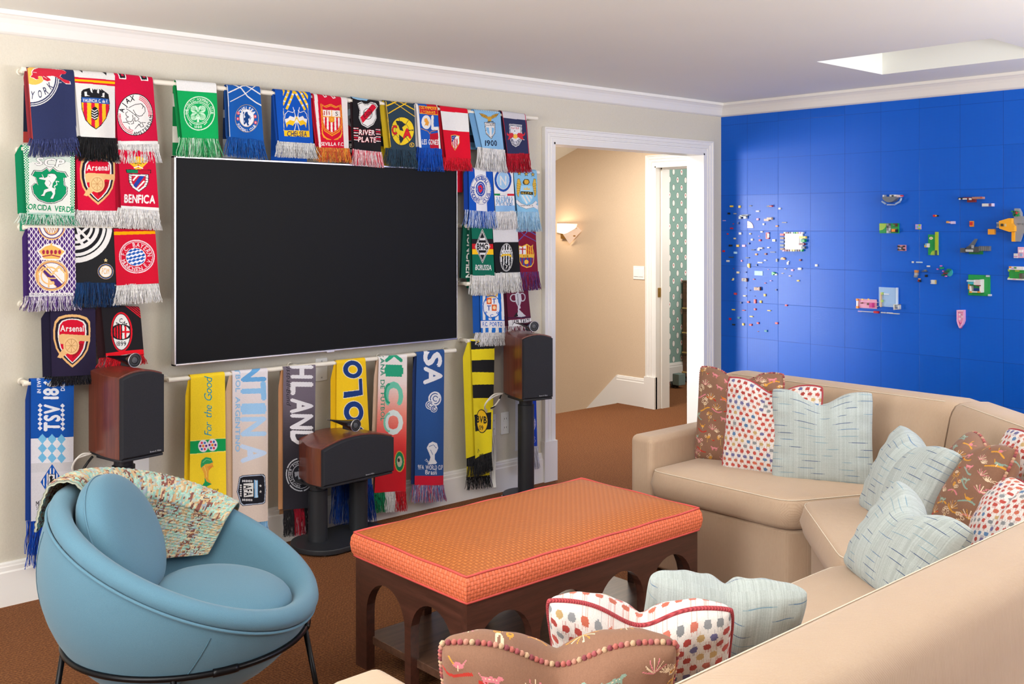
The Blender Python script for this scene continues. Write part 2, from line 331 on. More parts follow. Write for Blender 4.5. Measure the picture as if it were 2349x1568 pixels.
class Canvas:
    """local stitch grid; positions are given in the units of the 4 reference corners and mapped on to the cloth"""
    def __init__(s, quad, w, h, col):
        s.w, s.h = w, h; s.a = np.zeros((h, w, 3), np.float32); s.a[:] = s.c(col); s.mask = None
        src = np.array([(0, 0), (1, 0), (1, 1), (0, 1)], float); A = []
        for (x, y), (u, v) in zip(quad, src):
            A.append([x, y, 1, 0, 0, 0, -u*x, -u*y, -u]); A.append([0, 0, 0, x, y, 1, -v*x, -v*y, -v])
        s.H = np.linalg.svd(np.array(A, float))[2][-1].reshape(3, 3)
    def c(s, h): return rgb(h)[:3]
    def m(s, p):
        p = np.asarray(p, float).reshape(-1, 2); q = np.c_[p, np.ones(len(p))] @ s.H.T; q = q[:, :2]/q[:, 2:3]
        return q*[s.w, s.h]
    def fillmask(s, P):
        P = np.asarray(P); M = np.zeros((s.h, s.w), bool)
        y0, y1 = max(0, int(P[:, 1].min())), min(s.h, int(P[:, 1].max())+2)
        for y in range(y0, y1):
            yy = y+.5; a, b = P, np.roll(P, -1, 0)
            k = (a[:, 1] <= yy) != (b[:, 1] <= yy)
            if not k.any(): continue
            xs = np.sort(a[k, 0]+(yy-a[k, 1])/(b[k, 1]-a[k, 1])*(b[k, 0]-a[k, 0]))
            for i in range(0, len(xs)-1, 2):
                l, r = int(np.ceil(xs[i]-.5)), int(np.ceil(xs[i+1]-.5)); M[y, max(0, l):max(0, r)] = True
        return M
    def put(s, M, col):
        if s.mask is not None: M = M & s.mask
        s.a[M] = s.c(col)
    def poly(s, pts, col): s.put(s.fillmask(s.m(pts)), col); return s
    def clip(s, pts=None): s.mask = None if pts is None else s.fillmask(s.m(pts)); return s
    def ell(s, x, y, rx, ry, col, a0=0, a1=360, rot=0): return s.poly(s.epts(x, y, rx, ry, a0, a1, rot), col)
    @staticmethod
    def epts(x, y, rx, ry, a0=0, a1=360, rot=0):
        n = max(6, int(abs(a1-a0)/9)); c, sn = math.cos(math.radians(rot)), math.sin(math.radians(rot)); o = []
        for i in range(n+(0 if a1-a0 == 360 else 1)):
            t = math.radians(a0+(a1-a0)*i/n); p, q = rx*math.cos(t), ry*math.sin(t); o.append((x+p*c-q*sn, y+p*sn+q*c))
        return o
    def line(s, pts, w, col, closed=False):
        P = np.asarray(pts, float)
        if closed: P = np.r_[P, P[:1]]
        for a, b in zip(P[:-1], P[1:]):
            d = b-a; L = np.hypot(*d)
            if L < 1e-6: continue
            d = d/L*w/2; n = np.array([-d[1], d[0]]); a2, b2 = a-d*.6, b+d*.6
            s.poly([a2+n, b2+n, b2-n, a2-n], col)
        return s
    def ring(s, x, y, rx, ry, w, col, a0=0, a1=360):
        return s.line(s.epts(x, y, rx, ry, a0, a1), w, col, closed=(a1-a0 == 360))
    def glyph(s, ch, ax, ay, ux, uy, vx, vy, col, bold=0.0):
        """ax,ay baseline start; (ux,uy) one em along, (vx,vy) one em up"""
        v, t, _, adv = Glyphs.get(ch)
        if len(v):
            for dx, dy in (((0, 0),) if not bold else ((-bold, 0), (bold, 0), (0, bold), (0, -bold), (0, 0))):
                p = np.c_[ax+(v[:, 0]+dx)*ux+(v[:, 1]+dy)*vx, ay+(v[:, 0]+dx)*uy+(v[:, 1]+dy)*vy]; q = s.m(p)
                for T in t:
                    tri = q[T]; x0, y0 = np.floor(tri.min(0)).astype(int); x1, y1 = np.ceil(tri.max(0)).astype(int)+1
                    x0, y0, x1, y1 = max(0, x0), max(0, y0), min(s.w, x1), min(s.h, y1)
                    if x1 <= x0 or y1 <= y0: continue
                    X, Y = np.meshgrid(np.arange(x0, x1)+.5, np.arange(y0, y1)+.5)
                    (ax_, ay_), (bx, by), (cx, cy) = tri
                    D = (by-cy)*(ax_-cx)+(cx-bx)*(ay_-cy)
                    if abs(D) < 1e-9: continue
                    l1 = ((by-cy)*(X-cx)+(cx-bx)*(Y-cy))/D; l2 = ((cy-ay_)*(X-cx)+(ax_-cx)*(Y-cy))/D
                    M = (l1 >= -.001) & (l2 >= -.001) & (l1+l2 <= 1.001)
                    if s.mask is not None: M &= s.mask[y0:y1, x0:x1]
                    s.a[y0:y1, x0:x1][M] = s.c(col)
        return adv
    def text(s, st, x, y, h, col, w=None, ang=0.0, bold=.03, out=None, ow=.06, slant=0.0, ls=.13):
        """centred on x,y; h cap height; w total width; ang degrees clockwise in picture units"""
        bold *= .42; ow *= .62; tot = sum(Glyphs.get(c)[3]+ls for c in st)-ls; em = h/CAPH; sx = (w/tot) if w else em
        a = math.radians(ang); c, sn = math.cos(a), math.sin(a)
        ux, uy = c*sx, sn*sx; vx, vy = sn*em, -c*em
        vx += slant*ux; vy += slant*uy
        for pas in ((out, bold+ow), (col, bold)) if out else ((col, bold),):
            cx, cy = x-ux*tot/2-vx*CAPH/2, y-uy*tot/2-vy*CAPH/2
            for ch in st:
                ad = s.glyph(ch, cx, cy, ux, uy, vx, vy, pas[0], pas[1])+ls; cx += ux*ad; cy += uy*ad
        return s
    def arc(s, st, x, y, rx, ry, a0, a1, h, col, bold=.03, inward=False, wf=1.0):
        """letters spread from a0 to a1 (degrees, picture clockwise, 0 = right) on an ellipse; tops outward unless inward"""
        n = len(st); em = h/CAPH; bold *= .5
        for i, ch in enumerate(st):
            t = math.radians(a0+(a1-a0)*(i/(n-1) if n > 1 else .5)); px, py = x+rx*math.cos(t), y+ry*math.sin(t)
            nx, ny = math.cos(t), math.sin(t)
            if inward: nx, ny = -nx, -ny
            tx, ty = -ny, nx
            ad = Glyphs.get(ch)[3]; ux, uy, vx, vy = tx*em*wf, ty*em*wf, nx*em, ny*em
            s.glyph(ch, px-ux*ad/2-vx*CAPH/2, py-uy*ad/2-vy*CAPH/2, ux, uy, vx, vy, col, bold)
        return s
def knit_mat(name, rough=.92, bump=.25, sc=350):
    t = NT(name); a = t.n('ShaderNodeVertexColor', layer_name='Col').outputs[0]; co = t.co()
    n = t.noise(co, sc, 2); c = t.mix(t.ma('MULTIPLY', t.ramp(n, .35, .75), .12), a, (0, 0, 0, 1))
    t.set('Base Color', c); t.set('Roughness', rough); t.set('Specular IOR Level', .12); t.set('Sheen Weight', .08); t.bump(n, bump, .0012); return t.m
M_KNIT = knit_mat('knitted_wool'); M_FRINGE = knit_mat('yarn_fringe', .95, .1)
def colour_mesh(name, V, Fq, FC, mat, parent=None, smooth=True):
    """V (n,3), Fq (m,4) quads, FC (m,3) linear colours"""
    me = bpy.data.meshes.new(name); n, m = len(V), len(Fq)
    me.vertices.add(n); me.vertices.foreach_set('co', np.asarray(V, np.float32).ravel())
    me.loops.add(m*4); me.loops.foreach_set('vertex_index', np.asarray(Fq, np.int32).ravel())
    me.polygons.add(m); me.polygons.foreach_set('loop_start', np.arange(0, m*4, 4, dtype=np.int32))
    if smooth: me.polygons.foreach_set('use_smooth', np.ones(m, bool))
    me.update(calc_edges=True)
    at = me.color_attributes.new('Col', 'FLOAT_COLOR', 'CORNER')
    c = np.ones((m, 4), np.float32); c[:, :3] = FC
    at.data.foreach_set('color', np.repeat(c, 4, 0).ravel())
    me.materials.append(mat)
    o = bpy.data.objects.new(name, me); COL.objects.link(o)
    if parent: o.parent = parent
    return o
def gridfaces(nu, nv, off=0):
    i, j = np.meshgrid(np.arange(nu), np.arange(nv)); a = (j*(nu+1)+i+off).ravel()
    return np.stack([a, a+1, a+nu+2, a+nu+1], 1)
# ================================================================ rods and scarf construction
ROD_Y, ROD_R = WY-.082, .0115
M_ROD = simple('ivory_rod_paint', 'E6DFD0', .45, var=.02)
def rod(x0y0, x1y1, label, posts=(0.0, 1.0), lpost=True):
    a, b = onY(*x0y0, ROD_Y), onY(*x1y1, ROD_Y); zc = (a.z+b.z)/2; a.z = b.z = zc
    m = MB().tube([a, b], ROD_R, 16); 
    o = m.build('scarf_rod', M_ROD, smooth=False, bevel=.002)
    origin(o, a); tag(o, label, 'rod', 'ivory scarf rods')
    for t in posts:
        p = a.lerp(b, t); p.x += .018 if t == 0 else (-.018 if t == 1 else 0)
        q = MB().tube([p-a+Vector((0, .004, 0)), Vector((p.x-a.x, WY-a.y-.0005, 0))], ROD_R*.9, 14).tube([Vector((p.x-a.x, WY-a.y-.006, 0)), Vector((p.x-a.x, WY-a.y, 0))], ROD_R*1.35, 16)
        q.build('rod_bracket', M_ROD, o, smooth=True)
    return zc
def fringe(parent, p0, p1, length, cols, n, rng, name='fringe', hem=None, flare=.25, thick=.004, ny=-.002):
    """twisted yarn strands hanging from the edge p0-p1"""
    p0, p1 = np.array(p0, float), np.array(p1, float); K = 6; V = []; Fq = []; FC = []; W = np.linalg.norm(p1-p0)
    cols = [rgb(c)[:3] for c in cols]
    seg = len(cols) < 0
    for i in range(n):
        t = (i+rng.random())/n; b = p0+(p1-p0)*t; L = length*(1.05-.16*rng.random()**2); r = thick*(.42+.25*rng.random())
        fx = (t-.5)*W*flare*(.4+.6*rng.random())+rng.normal()*.004; fy = rng.normal()*.005+ny; ph = rng.random()*6; am = .0028*rng.random()
        col = np.array(cols[rng.integers(len(cols))])*(1.0+.22*rng.random())
        o = len(V)
        for k in range(K):
            s = k/(K-1); x = b[0]+fx*s**1.4+am*math.sin(ph+s*9); y = b[1]+fy*s+am*math.cos(ph*2+s*7)-.003*s; z = b[2]-L*s
            rr = r*(1-.45*s*s)
            for q in range(3):
                a = 2.094*q+ph+s*3; V.append((x+rr*math.cos(a), y+rr*math.sin(a), z))
            if k:
                for q in range(3):
                    Fq.append((o+(k-1)*3+q, o+(k-1)*3+(q+1) % 3, o+k*3+(q+1) % 3, o+k*3+q)); FC.append(col)
    return colour_mesh(name, np.array(V), np.array(Fq), np.array(FC), M_FRINGE, parent)
SCARVES = []
def grad(c, x0, x1, y0, y1, tilt, stops, n=60):
    for i in range(n):
        t = i/(n-1); k = min(len(stops)-2, int(t*(len(stops)-1))); f = t*(len(stops)-1)-k; a, b = y0+(y1-y0)*i/n, y0+(y1-y0)*(i+1)/n+2
        c.poly([(x0, a), (x1, a+tilt), (x1, b+tilt), (x0, b)], tuple(p+(q-p)*f for p, q in zip(stops[k], stops[k+1])))
def scarf(label, k, quad, base, draw, fl, fcols, back=None, blen=None, fb=None, layer=None, wrapcol=None, res=1.45, hang=0.0, yoff=0.0, lshift=.012, name='football_scarf', seg=None, group='football scarves hung on the rods', zrod=None, bfl=None, backsh=0.0):
    """k=(ox,oy,scale) of the close-up the numbers were read from; quad TL,TR,BR,BL of the hanging front panel"""
    rng = np.random.default_rng(len(SCARVES)*7+3)
    ox, oy, sc = k; full = [(ox+x/sc, oy+y/sc) for x, y in quad]
    Yf = ROD_Y-ROD_R-.006-yoff
    P = [np.array(onY(px, py, Yf)) for px, py in full]
    if zrod is not None: P[0][2] = P[1][2] = zrod+ROD_R+.004
    wpx = (full[1][0]-full[0][0]); hpx = ((full[3][1]-full[0][1])+(full[2][1]-full[1][1]))/2
    w = max(24, int(wpx*res)); h = max(30, int(hpx*res))
    cv = Canvas(quad, w, h, base)
    if draw: draw(cv)
    # body: front panel, wrap over the rod, back tail
    org = np.array([(P[0][0]+P[1][0])/2, ROD_Y, max(P[0][2], P[1][2])-ROD_R])
    U, Vv = np.meshgrid(np.linspace(0, 1, w+1), np.linspace(0, 1, h+1))
    X = (1-Vv)[..., None]*((1-U)[..., None]*P[0]+U[..., None]*P[1])+Vv[..., None]*((1-U)[..., None]*P[3]+U[..., None]*P[2])
    ph = rng.random()*6
    X[..., 1] += -.004*np.sin(U*5+ph)*np.minimum(1, Vv*3)-hang*Vv+(.003*np.cos(U*math.pi*2+ph))*Vv
    top = X[0].copy(); zr = top[:, 2].mean()-ROD_R-.005
    X[..., 1] += 0
    fold = np.clip(Vv*h/(10.0), 0, 1)
    # pull the first rows back over the rod so the edge rounds off
    R = ROD_R+.005; ang = np.clip((X[..., 2]-(top[:, 2]-R))/R, 0, 1)
    X[..., 1] = X[..., 1]*(1)+np.where(ang > 0, R*(1-np.sqrt(np.maximum(0, 1-ang**2))), 0)
    V = [X.reshape(-1, 3)]; Fq = [gridfaces(w, h)]; FC = [cv.a.reshape(-1, 3)]
    # wrap + back
    nb = 26; bl = blen if blen is not None else (P[0][2]-P[3][2])*1.04
    bc = [rgb(c)[:3] for c in (back or [base])]
    rows = []; wc = rgb(wrapcol)[:3] if wrapcol else cv.a[0]
    for j in range(5): 
        a = math.pi/2*(j/4); yy = ROD_Y+R*math.sin(a)-0.0; rows.append((yy, lambda z, a=a: z-R*(1-math.cos(a)), 0))
    for j in range(1, nb+1):
        s = j/nb; rows.append((ROD_Y+R+.006*s, (lambda z, s=s: z-R-(bl-R)*s), s))
    B = []; 
    for yy, fz, s in rows:
        r_ = top.copy(); r_[:, 1] = yy+.004*np.sin(np.linspace(0, 1, w+1)*4+ph+1)*s; r_[:, 2] = fz(top[:, 2]); r_[:, 0] -= backsh*s; B.append(r_)
    B = np.array(B); V.append(B.reshape(-1, 3)); Fq.append(gridfaces(w, len(rows)-1)+len(V[0]))
    fc = np.zeros((len(rows)-1, w, 3), np.float32)
    for j in range(len(rows)-1):
        fc[j] = wc if j < 4 else bc[min(len(bc)-1, int((j-4)/nb*len(bc)))]
    FC.append(fc.reshape(-1, 3))
    # folded inner layer peeping out behind the front panel
    lc = rgb(layer)[:3] if layer else np.array(bc[0])*.85
    nl = 14; u2 = np.array([0, .5, .98]); Lg = []
    for j in range(nl+1):
        s = j/nl*.985; row = [(1-s)*((1-u)*P[0]+u*P[1])+s*((1-u)*P[3]+u*P[2]) for u in u2]
        row = np.array(row); row[:, 1] += .0085+.002*s-hang*s; row[:, 0] -= lshift*min(1, s*6+.2)*np.array([1, .5, 0])
        row[:, 2] -= .004; Lg.append(row)
    Lg = np.array(Lg); nprev = sum(len(v) for v in V); V.append(Lg.reshape(-1, 3)); Fq.append(gridfaces(2, nl)+nprev); FC.append(np.tile(lc, (2*nl, 1)))
    V = np.concatenate(V)-org
    o = colour_mesh(name, V, np.concatenate(Fq), np.concatenate(FC), M_KNIT); o.location = tuple(org)
    tag(o, label, 'scarf', group)
    if fl:
        a, b = P[3]-org, P[2]-org; a[1] += -hang-.001; b[1] += -hang-.001
        if seg:   # fringe in colour blocks
            Ls = fl/sc*np.linalg.norm(P[1]-P[0])/wpx
            for i, c in enumerate(seg):
                fringe(o, a+(b-a)*i/len(seg), a+(b-a)*(i+1)/len(seg), Ls, c, 60, rng, flare=.12, thick=.0033)
        else:
            Ls = fl/sc*np.linalg.norm(P[1]-P[0])/wpx
            fringe(o, a, b, Ls, fcols, 170, rng, thick=.0033)
            fringe(o, a+[-lshift*.8, .008, .004], b+[-.004, .008, .004], Ls*.97, fcols, 60, rng, name='fringe')
    if fb:
        e = B[-1]; fringe(o, e[0]-org, e[-1]-org, (bfl or .06), fb, 60, rng, name='fringe')
    SCARVES.append(o); return o
# ================================================================ rods
rz1 = rod((49, 161), (1232, 270), 'long ivory rod just under the crown moulding, holding the top row of scarves', (0, .33, .66, 1))
def shorty(p, x1, label, posts=(0, 1)):
    s = (516-p[1])/(3797-p[0]); return rod(p, (x1, p[1]+s*(x1-p[0])), label, posts)
shorty((47, 341), 352, 'short ivory rod left of the screen, behind the fringes of the top row')
shorty((52, 521), 352, 'short ivory rod left of the screen, level with the middle of the screen')
shorty((52, 700), 336, 'short ivory rod left of the screen, behind the purple fringe')
shorty((52, 880), 200, 'short ivory rod at far left, holding the long blue and white scarf', (0,))
rod((385, 870), (1045, 805), 'ivory rod directly under the television', (0, .4, .72, 1))
shorty((1070, 388), 1236, 'short ivory rod right of the screen, just above the screen corner')
shorty((1068, 518), 1236, 'short ivory rod right of the screen, holding the green scarf')
shorty((1068, 651), 1236, 'short ivory rod right of the screen, above the right loudspeaker')
shorty((1070, 782), 1226, 'short ivory rod right of the screen, holding the yellow and black scarf')
# ================================================================ scarves, numbers read from close-ups
K1 = (0, 120, 5.2275); K2 = (0, 320, 3.92); K3 = (0, 680, 3.92); K4 = (0, 840, 3.4075); K5 = (380, 160, 5.3386)
K6 = (780, 200, 4.894); K7 = (1030, 360, 4.613); K8 = (1030, 620, 3.073); KA = (370, 780, 3.408); KB = (640, 780, 3.267)
WHT, BLK, RED, NAVY = 'E2E0DE', '1E1E22', 'CC0F33', '2B3257'
def d(c):
    c.ell(370, 310, 345, 345, WHT).ell(370, 310, 334, 334, NAVY).ell(370, 310, 322, 322, WHT).ell(370, 310, 312, 312, NAVY).ell(370, 310, 296, 296, WHT)
    c.ell(410, 245, 150, 150, 'FDBB57')
    bull = [(365, 300), (390, 270), (385, 235), (410, 205), (470, 185), (600, 190), (700, 205), (760, 215), (790, 240), (780, 262), (740, 262), (720, 290), (760, 320), (835, 345), (845, 378), (790, 375), (735, 335), (680, 300), (640, 285), (560, 290), (600, 318), (612, 340), (570, 352), (520, 330), (505, 290), (455, 290), (465, 322), (440, 330), (400, 308)]
    c.poly([(x+(x-600)*.04, y+(y-280)*.1) for x, y in bull], WHT).poly(bull, 'C4283C')
    c.line([(700, 207), (760, 215), (795, 240), (780, 258), (745, 240)], 9, 'C4283C').line([(400, 240), (440, 245)], 5, WHT).line([(520, 290), (560, 315)], 5, WHT)
    for ch, x, y, a in (('Y', 390, 520, 2), ('O', 478, 505, -12), ('R', 548, 465, -26), ('K', 605, 405, -42)): c.text(ch, x, y, 92, NAVY, w=44, ang=a+4)
    c.text('TM', 728, 366, 14, WHT)
    c.line([(322, 175), (388, 1040)], 14, 'A33A35')
    c.poly([(315, 165), (365, 175), (330, 190)], NAVY)
scarf('navy scarf with a leaping red bull in a white ring, top left corner', K1, [(318, 170), (885, 205), (930, 1030), (385, 1042)], NAVY, d, 220, ['3A4272', '2F3663', '454E80'], back=['D8D4D0', '1E2438', '1E2438', '1E2438', '1E2438', 'A33A35'], layer='8C3038')
def d(c):
    c.poly([(945, 203), (998, 206), (990, 252)], BLK).poly([(1228, 230), (1284, 236), (1274, 284)], BLK)
    c.poly([(880, 306), (1385, 348), (1385, 428), (880, 382)], RED).poly([(880, 333), (1385, 370), (1385, 402), (880, 360)], 'FFB300')
    sh = [(975, 500), (1000, 472), (1070, 452), (1085, 480), (1130, 500), (1190, 468), (1212, 485), (1205, 460), (1260, 500), (1300, 530), (1317, 640), (1310, 720), (1268, 820), (1200, 900), (1140, 938), (1080, 900), (1020, 835), (982, 720), (972, 620)]
    c.poly(sh, BLK); c.clip([(x+(1145-x)*.045, y+(700-y)*.045) for x, y in sh])
    c.poly([(960, 625), (1330, 650), (1330, 950), (960, 950)], 'F2B822')
    for i in range(4): x = 1000+i*88; c.poly([(x, 600), (x+42, 600), (x+42, 950), (x, 950)], 'C81538')
    c.poly([(960, 565), (1330, 592), (1330, 655), (960, 628)], '2454A0')
    c.clip(); c.text('VALENCIA C. de F.', 1143, 612, 40, WHT, w=300, ang=3, bold=.05)
    c.poly([(1012, 500), (1040, 500), (1040, 540), (1075, 555), (1015, 555)], WHT).poly([(1250, 510), (1225, 520), (1225, 552), (1205, 560), (1250, 572)], WHT)
    c.poly([(1075, 470), (1110, 460), (1105, 520), (1085, 500)], WHT).poly([(1150, 470), (1185, 480), (1180, 525), (1155, 510)], WHT)
    c.poly([(1100, 455), (1118, 480), (1132, 465), (1148, 480), (1165, 458), (1158, 510), (1140, 560), (1115, 560), (1105, 505)], BLK)
    c.ell(1130, 762, 44, 76, BLK)
    for i in range(4): c.line([(1095, 720+i*28), (1125, 738+i*28), (1160, 715+i*30)], 9, WHT)
scarf('white scarf with a bat-topped striped shield under a red and yellow band', K1, [(885, 205), (1378, 242), (1383, 1030), (962, 1012)], 'DAD8D5', d, 285, ['151518', '1E1E22'], back=['D8D6D4'], layer='BDBAB6', hang=.006)
def d(c):
    for x, y in ((1430, 265), (1690, 285)):
        c.poly([(x-15, y-20), (x+85, y-5), (x+90, y+55), (x+5, y+50)], WHT).poly([(x, y-20), (x+75, y-5), (x+75, y+42), (x+12, y+38)], BLK).poly([(x+30, y-20), (x+60, y-5), (x+60, y+20), (x+30, y+15)], 'C50F3C')
    c.ell(1625, 740, 214, 254, BLK).ell(1625, 740, 205, 245, WHT)
    for r in (.94, .86, .78): c.ring(1625, 740, 205*r, 245*r, 9, 'D03050', -75, 5); c.ring(1625, 740, 205*r, 245*r, 9, 'D03050', 100, 185)
    c.ell(1600, 740, 145, 180, WHT)
    c.arc('AJAX', 1625, 740, 168, 205, 197, 257, 62, BLK, bold=.06, wf=.75)
    c.arc('AMSTERDAM', 1625, 740, 186, 226, 92, 5, 40, BLK, bold=.05, inward=True, wf=.9)
    for L in ([(1545, 655), (1570, 640), (1620, 615), (1690, 605), (1735, 650), (1740, 700), (1700, 750), (1665, 755), (1630, 735), (1600, 680)],
              [(1520, 665), (1560, 690), (1620, 740), (1665, 785), (1650, 810), (1620, 815), (1615, 770)], [(1535, 700), (1512, 715), (1520, 750), (1545, 762), (1515, 780), (1530, 815), (1575, 822), (1600, 790), (1590, 740)],
              [(1480, 825), (1530, 828), (1560, 850)], [(1575, 850), (1605, 840), (1600, 810)], [(1745, 832), (1700, 830), (1720, 880), (1690, 890), (1665, 850), (1620, 910)], [(1660, 815), (1690, 840), (1660, 870)], [(1550, 880), (1565, 910)], [(1700, 610), (1715, 640), (1705, 665)]):
        c.line(L, 7, BLK)
    c.poly([(1400, 1058), (1920, 1062), (1920, 1110), (1400, 1108)], WHT)
scarf('crimson scarf with a black line-drawn head in a white circle', K1, [(1370, 240), (1830, 290), (1900, 1100), (1420, 1108)], 'C50F3C', d, 215, ['E8E6E4', 'D8D6D6'], layer='A00C30')
def checker(c, x0, x1, x0b, x1b, y0, y1, n, cols, a, b):
    for r in range(n):
        for q in range(cols):
            t0, t1 = r/n, (r+1)/n; ya, yb = y0+(y1-y0)*t0, y0+(y1-y0)*t1
            f = lambda u, t: (x0+(x0b-x0)*t)+((x1-x0)+((x1b-x0b)-(x1-x0))*t)*u
            c.poly([(f(q/cols, t0), ya), (f((q+1)/cols, t0), ya), (f((q+1)/cols, t1), yb), (f(q/cols, t1), yb)], a if (r+q) % 2 else b)
GR = '0B8A5A'
def d(c):
    checker(c, 208, 258, 228, 258, 40, 665, 52, 4, GR, 'D8E4D4'); checker(c, 632, 672, 632, 668, 60, 665, 52, 4, GR, 'D8E4D4')
    for r in range(14):
        for q in range(32):
            if r > abs(q-16)*.2+3: continue
            c.ell(265+q*11.5+(r % 2)*6, 165+r*8, 3, 3, '6FAE93')
    c.text('SCP', 450, 212, 72, WHT, w=250, ang=5, bold=.075, out='10231C', ow=.05, slant=.1)
    sh = [(275, 330), (300, 285), (370, 290), (420, 258), (445, 290), (480, 258), (520, 290), (590, 300), (615, 345), (580, 350), (585, 420), (610, 440), (605, 500), (560, 555), (490, 582), (420, 582), (340, 555), (290, 500), (275, 430), (310, 400), (335, 425), (310, 345)]
    c.poly(sh, '10302A'); c.poly([(x+(445-x)*.035, y+(430-y)*.035) for x, y in sh], WHT); c.poly([(x+(445-x)*.07, y+(430-y)*.07) for x, y in sh], '12503C'); c.poly([(x+(445-x)*.09, y+(430-y)*.09) for x, y in sh], GR)
    lion = [(368, 310), (382, 330), (395, 355), (425, 345), (430, 320), (470, 312), (500, 320), (515, 345), (500, 375), (480, 400), (470, 440), (500, 455), (500, 500), (480, 545), (455, 545), (480, 500), (465, 475), (430, 480), (410, 490), (395, 520), (362, 518), (385, 500), (395, 465), (440, 450), (415, 430), (400, 405), (410, 375), (345, 362), (350, 350), (385, 350)]
    c.poly(lion, '0A2A20').poly([(x+(435-x)*.04, y+(420-y)*.04) for x, y in lion], WHT)
    c.line([(500, 455), (490, 430), (515, 415), (505, 385), (530, 390)], 7, WHT); c.line([(440, 380), (460, 400), (445, 425)], 4, '2F6B55').line([(425, 330), (450, 345)], 4, '2F6B55')
    c.text('TORCIDA VERDE', 437, 618, 46, GR, w=450, ang=4, bold=.07)
    c.poly([(230, 655), (690, 668), (690, 690), (230, 672)], 'A7C6B8')
scarf('green and white scarf with chequered borders and a white lion shield', K2, [(205, 38), (672, 62), (668, 685), (236, 668)], 'D6D9D3', d, 95, ['C4DACE', 'D8E2DA', '2A9A70', '9CC8B4'], back=['0B7A50', '3E9A78'], layer='0C7A50', blen=.355, lshift=.03)
def arsenal(c, x, y, w, h, ang=0, cut=False, navy=False):
    f = lambda p, q: (x+p*w/2, y+q*h/2)
    sh = [(-.93, -.72), (-.72, -.9), (-.35, -.98), (0, -1), (.4, -.98), (.8, -.88), (.97, -.72), (1, -.4), (.98, 0), (.85, .35), (.62, .6), (.3, .82), (0, 1), (-.3, .82), (-.6, .6), (-.85, .3), (-.98, -.05), (-1, -.4)]
    sc = lambda s: [f(p*s, q*s) for p, q in sh]
    c.poly(sc(1), 'DDAE73').poly(sc(.9), '241C2C' if not navy else '241C2C').poly([f(p*.76+(.02 if p > 0 else -.0), q*.84) for p, q in sh], WHT).poly([f(p*.69, q*.80) for p, q in sh], 'C8102E')
    c.clip(sc(.66)); c.poly([f(0, .1), f(.9, .1), f(.9, 1), f(0, 1)], '9A1422'); c.clip()
    c.poly([f(-.72, -.2), f(-.55, -.26), f(.95, -.2), f(.98, .03), f(.4, .0), f(.3, .1), f(-.6, .12), f(-.7, 0)], 'E0B27A')
    c.poly([f(-.55, .35), f(-.1, .1), f(.05, .3), f(-.6, .66), f(-.78, .62)], 'E0B27A')
    c.ell(*f(-.05, .18), w*.21, h*.165, 'E6BC86').ring(*f(-.05, .18), w*.16, h*.125, 5, 'B98A55')
    for a in range(0, 360, 45): t = math.radians(a); c.line([f(-.05, .18), f(-.05+.3*math.cos(t), .18+.24*math.sin(t))], 4, 'B98A55')
    c.text('Arsenal', x, y-h*.235, h*.115, WHT, w=w*.62, bold=.05)
def d(c): arsenal(c, 878, 360, 318, 455)
scarf('red scarf with a gold cannon shield, left of the screen', K2, [(682, 58), (1062, 74), (1078, 640), (704, 636)], 'C50F36', d, 145, ['EEECEA', 'DEDCDC'], layer='9A0C28')
def d(c):
    c.poly([(1155, 165), (1190, 215), (1230, 200), (1240, 262), (1215, 262), (1200, 240), (1150, 200)], 'E8B830').poly([(1325, 175), (1290, 215), (1255, 200), (1240, 262), (1265, 262), (1285, 240), (1320, 205)], 'E8B830')
    c.ell(1240, 185, 60, 36, 'E8B830').line([(1200, 190), (1215, 215), (1240, 205), (1265, 215), (1285, 190)], 5, '3A2A20')
    c.line([(1205, 250), (1240, 235), (1280, 255)], 8, WHT)
    c.poly([(1126, 262), (1352, 268), (1350, 300), (1135, 296)], BLK).poly([(1134, 266), (1237, 268), (1237, 297), (1142, 294)], '137A52').poly([(1237, 268), (1346, 272), (1342, 300), (1237, 297)], 'B3142E')
    sh = [(1150, 302), (1332, 306), (1330, 370), (1310, 420), (1245, 472), (1185, 430), (1155, 380)]
    c.poly(sh, BLK); c.poly([(x+(1243-x)*.07, y+(375-y)*.07) for x, y in sh], WHT); c.clip([(x+(1243-x)*.3, y+(375-y)*.25) for x, y in sh])
    c.poly([(1180, 300), (1310, 300), (1310, 480), (1180, 480)], 'C0203A').line([(1290, 300), (1205, 420)], 34, '1F3F9A').line([(1240, 310), (1195, 360)], 14, WHT).line([(1290, 370), (1225, 440)], 14, WHT); c.clip()
    for i in range(5): c.line([(1158, 318+i*22), (1190, 326+i*22)], 4, '444444').line([(1300, 318+i*22), (1328, 322+i*20)], 4, '444444')
    c.text('BENFICA', 1246, 530, 74, WHT, w=270, ang=2, bold=.09)
    c.poly([(1070, 592), (1430, 612), (1430, 650), (1070, 625)], WHT)
scarf('red scarf with a small eagle-topped shield over large white capitals', K2, [(1062, 74), (1388, 92), (1416, 640), (1078, 618)], 'C30F36', d, 170, ['EEECEA', 'DEDCDC'], layer='9A0C28', hang=.01, yoff=.006)
PU = '4A2A72'
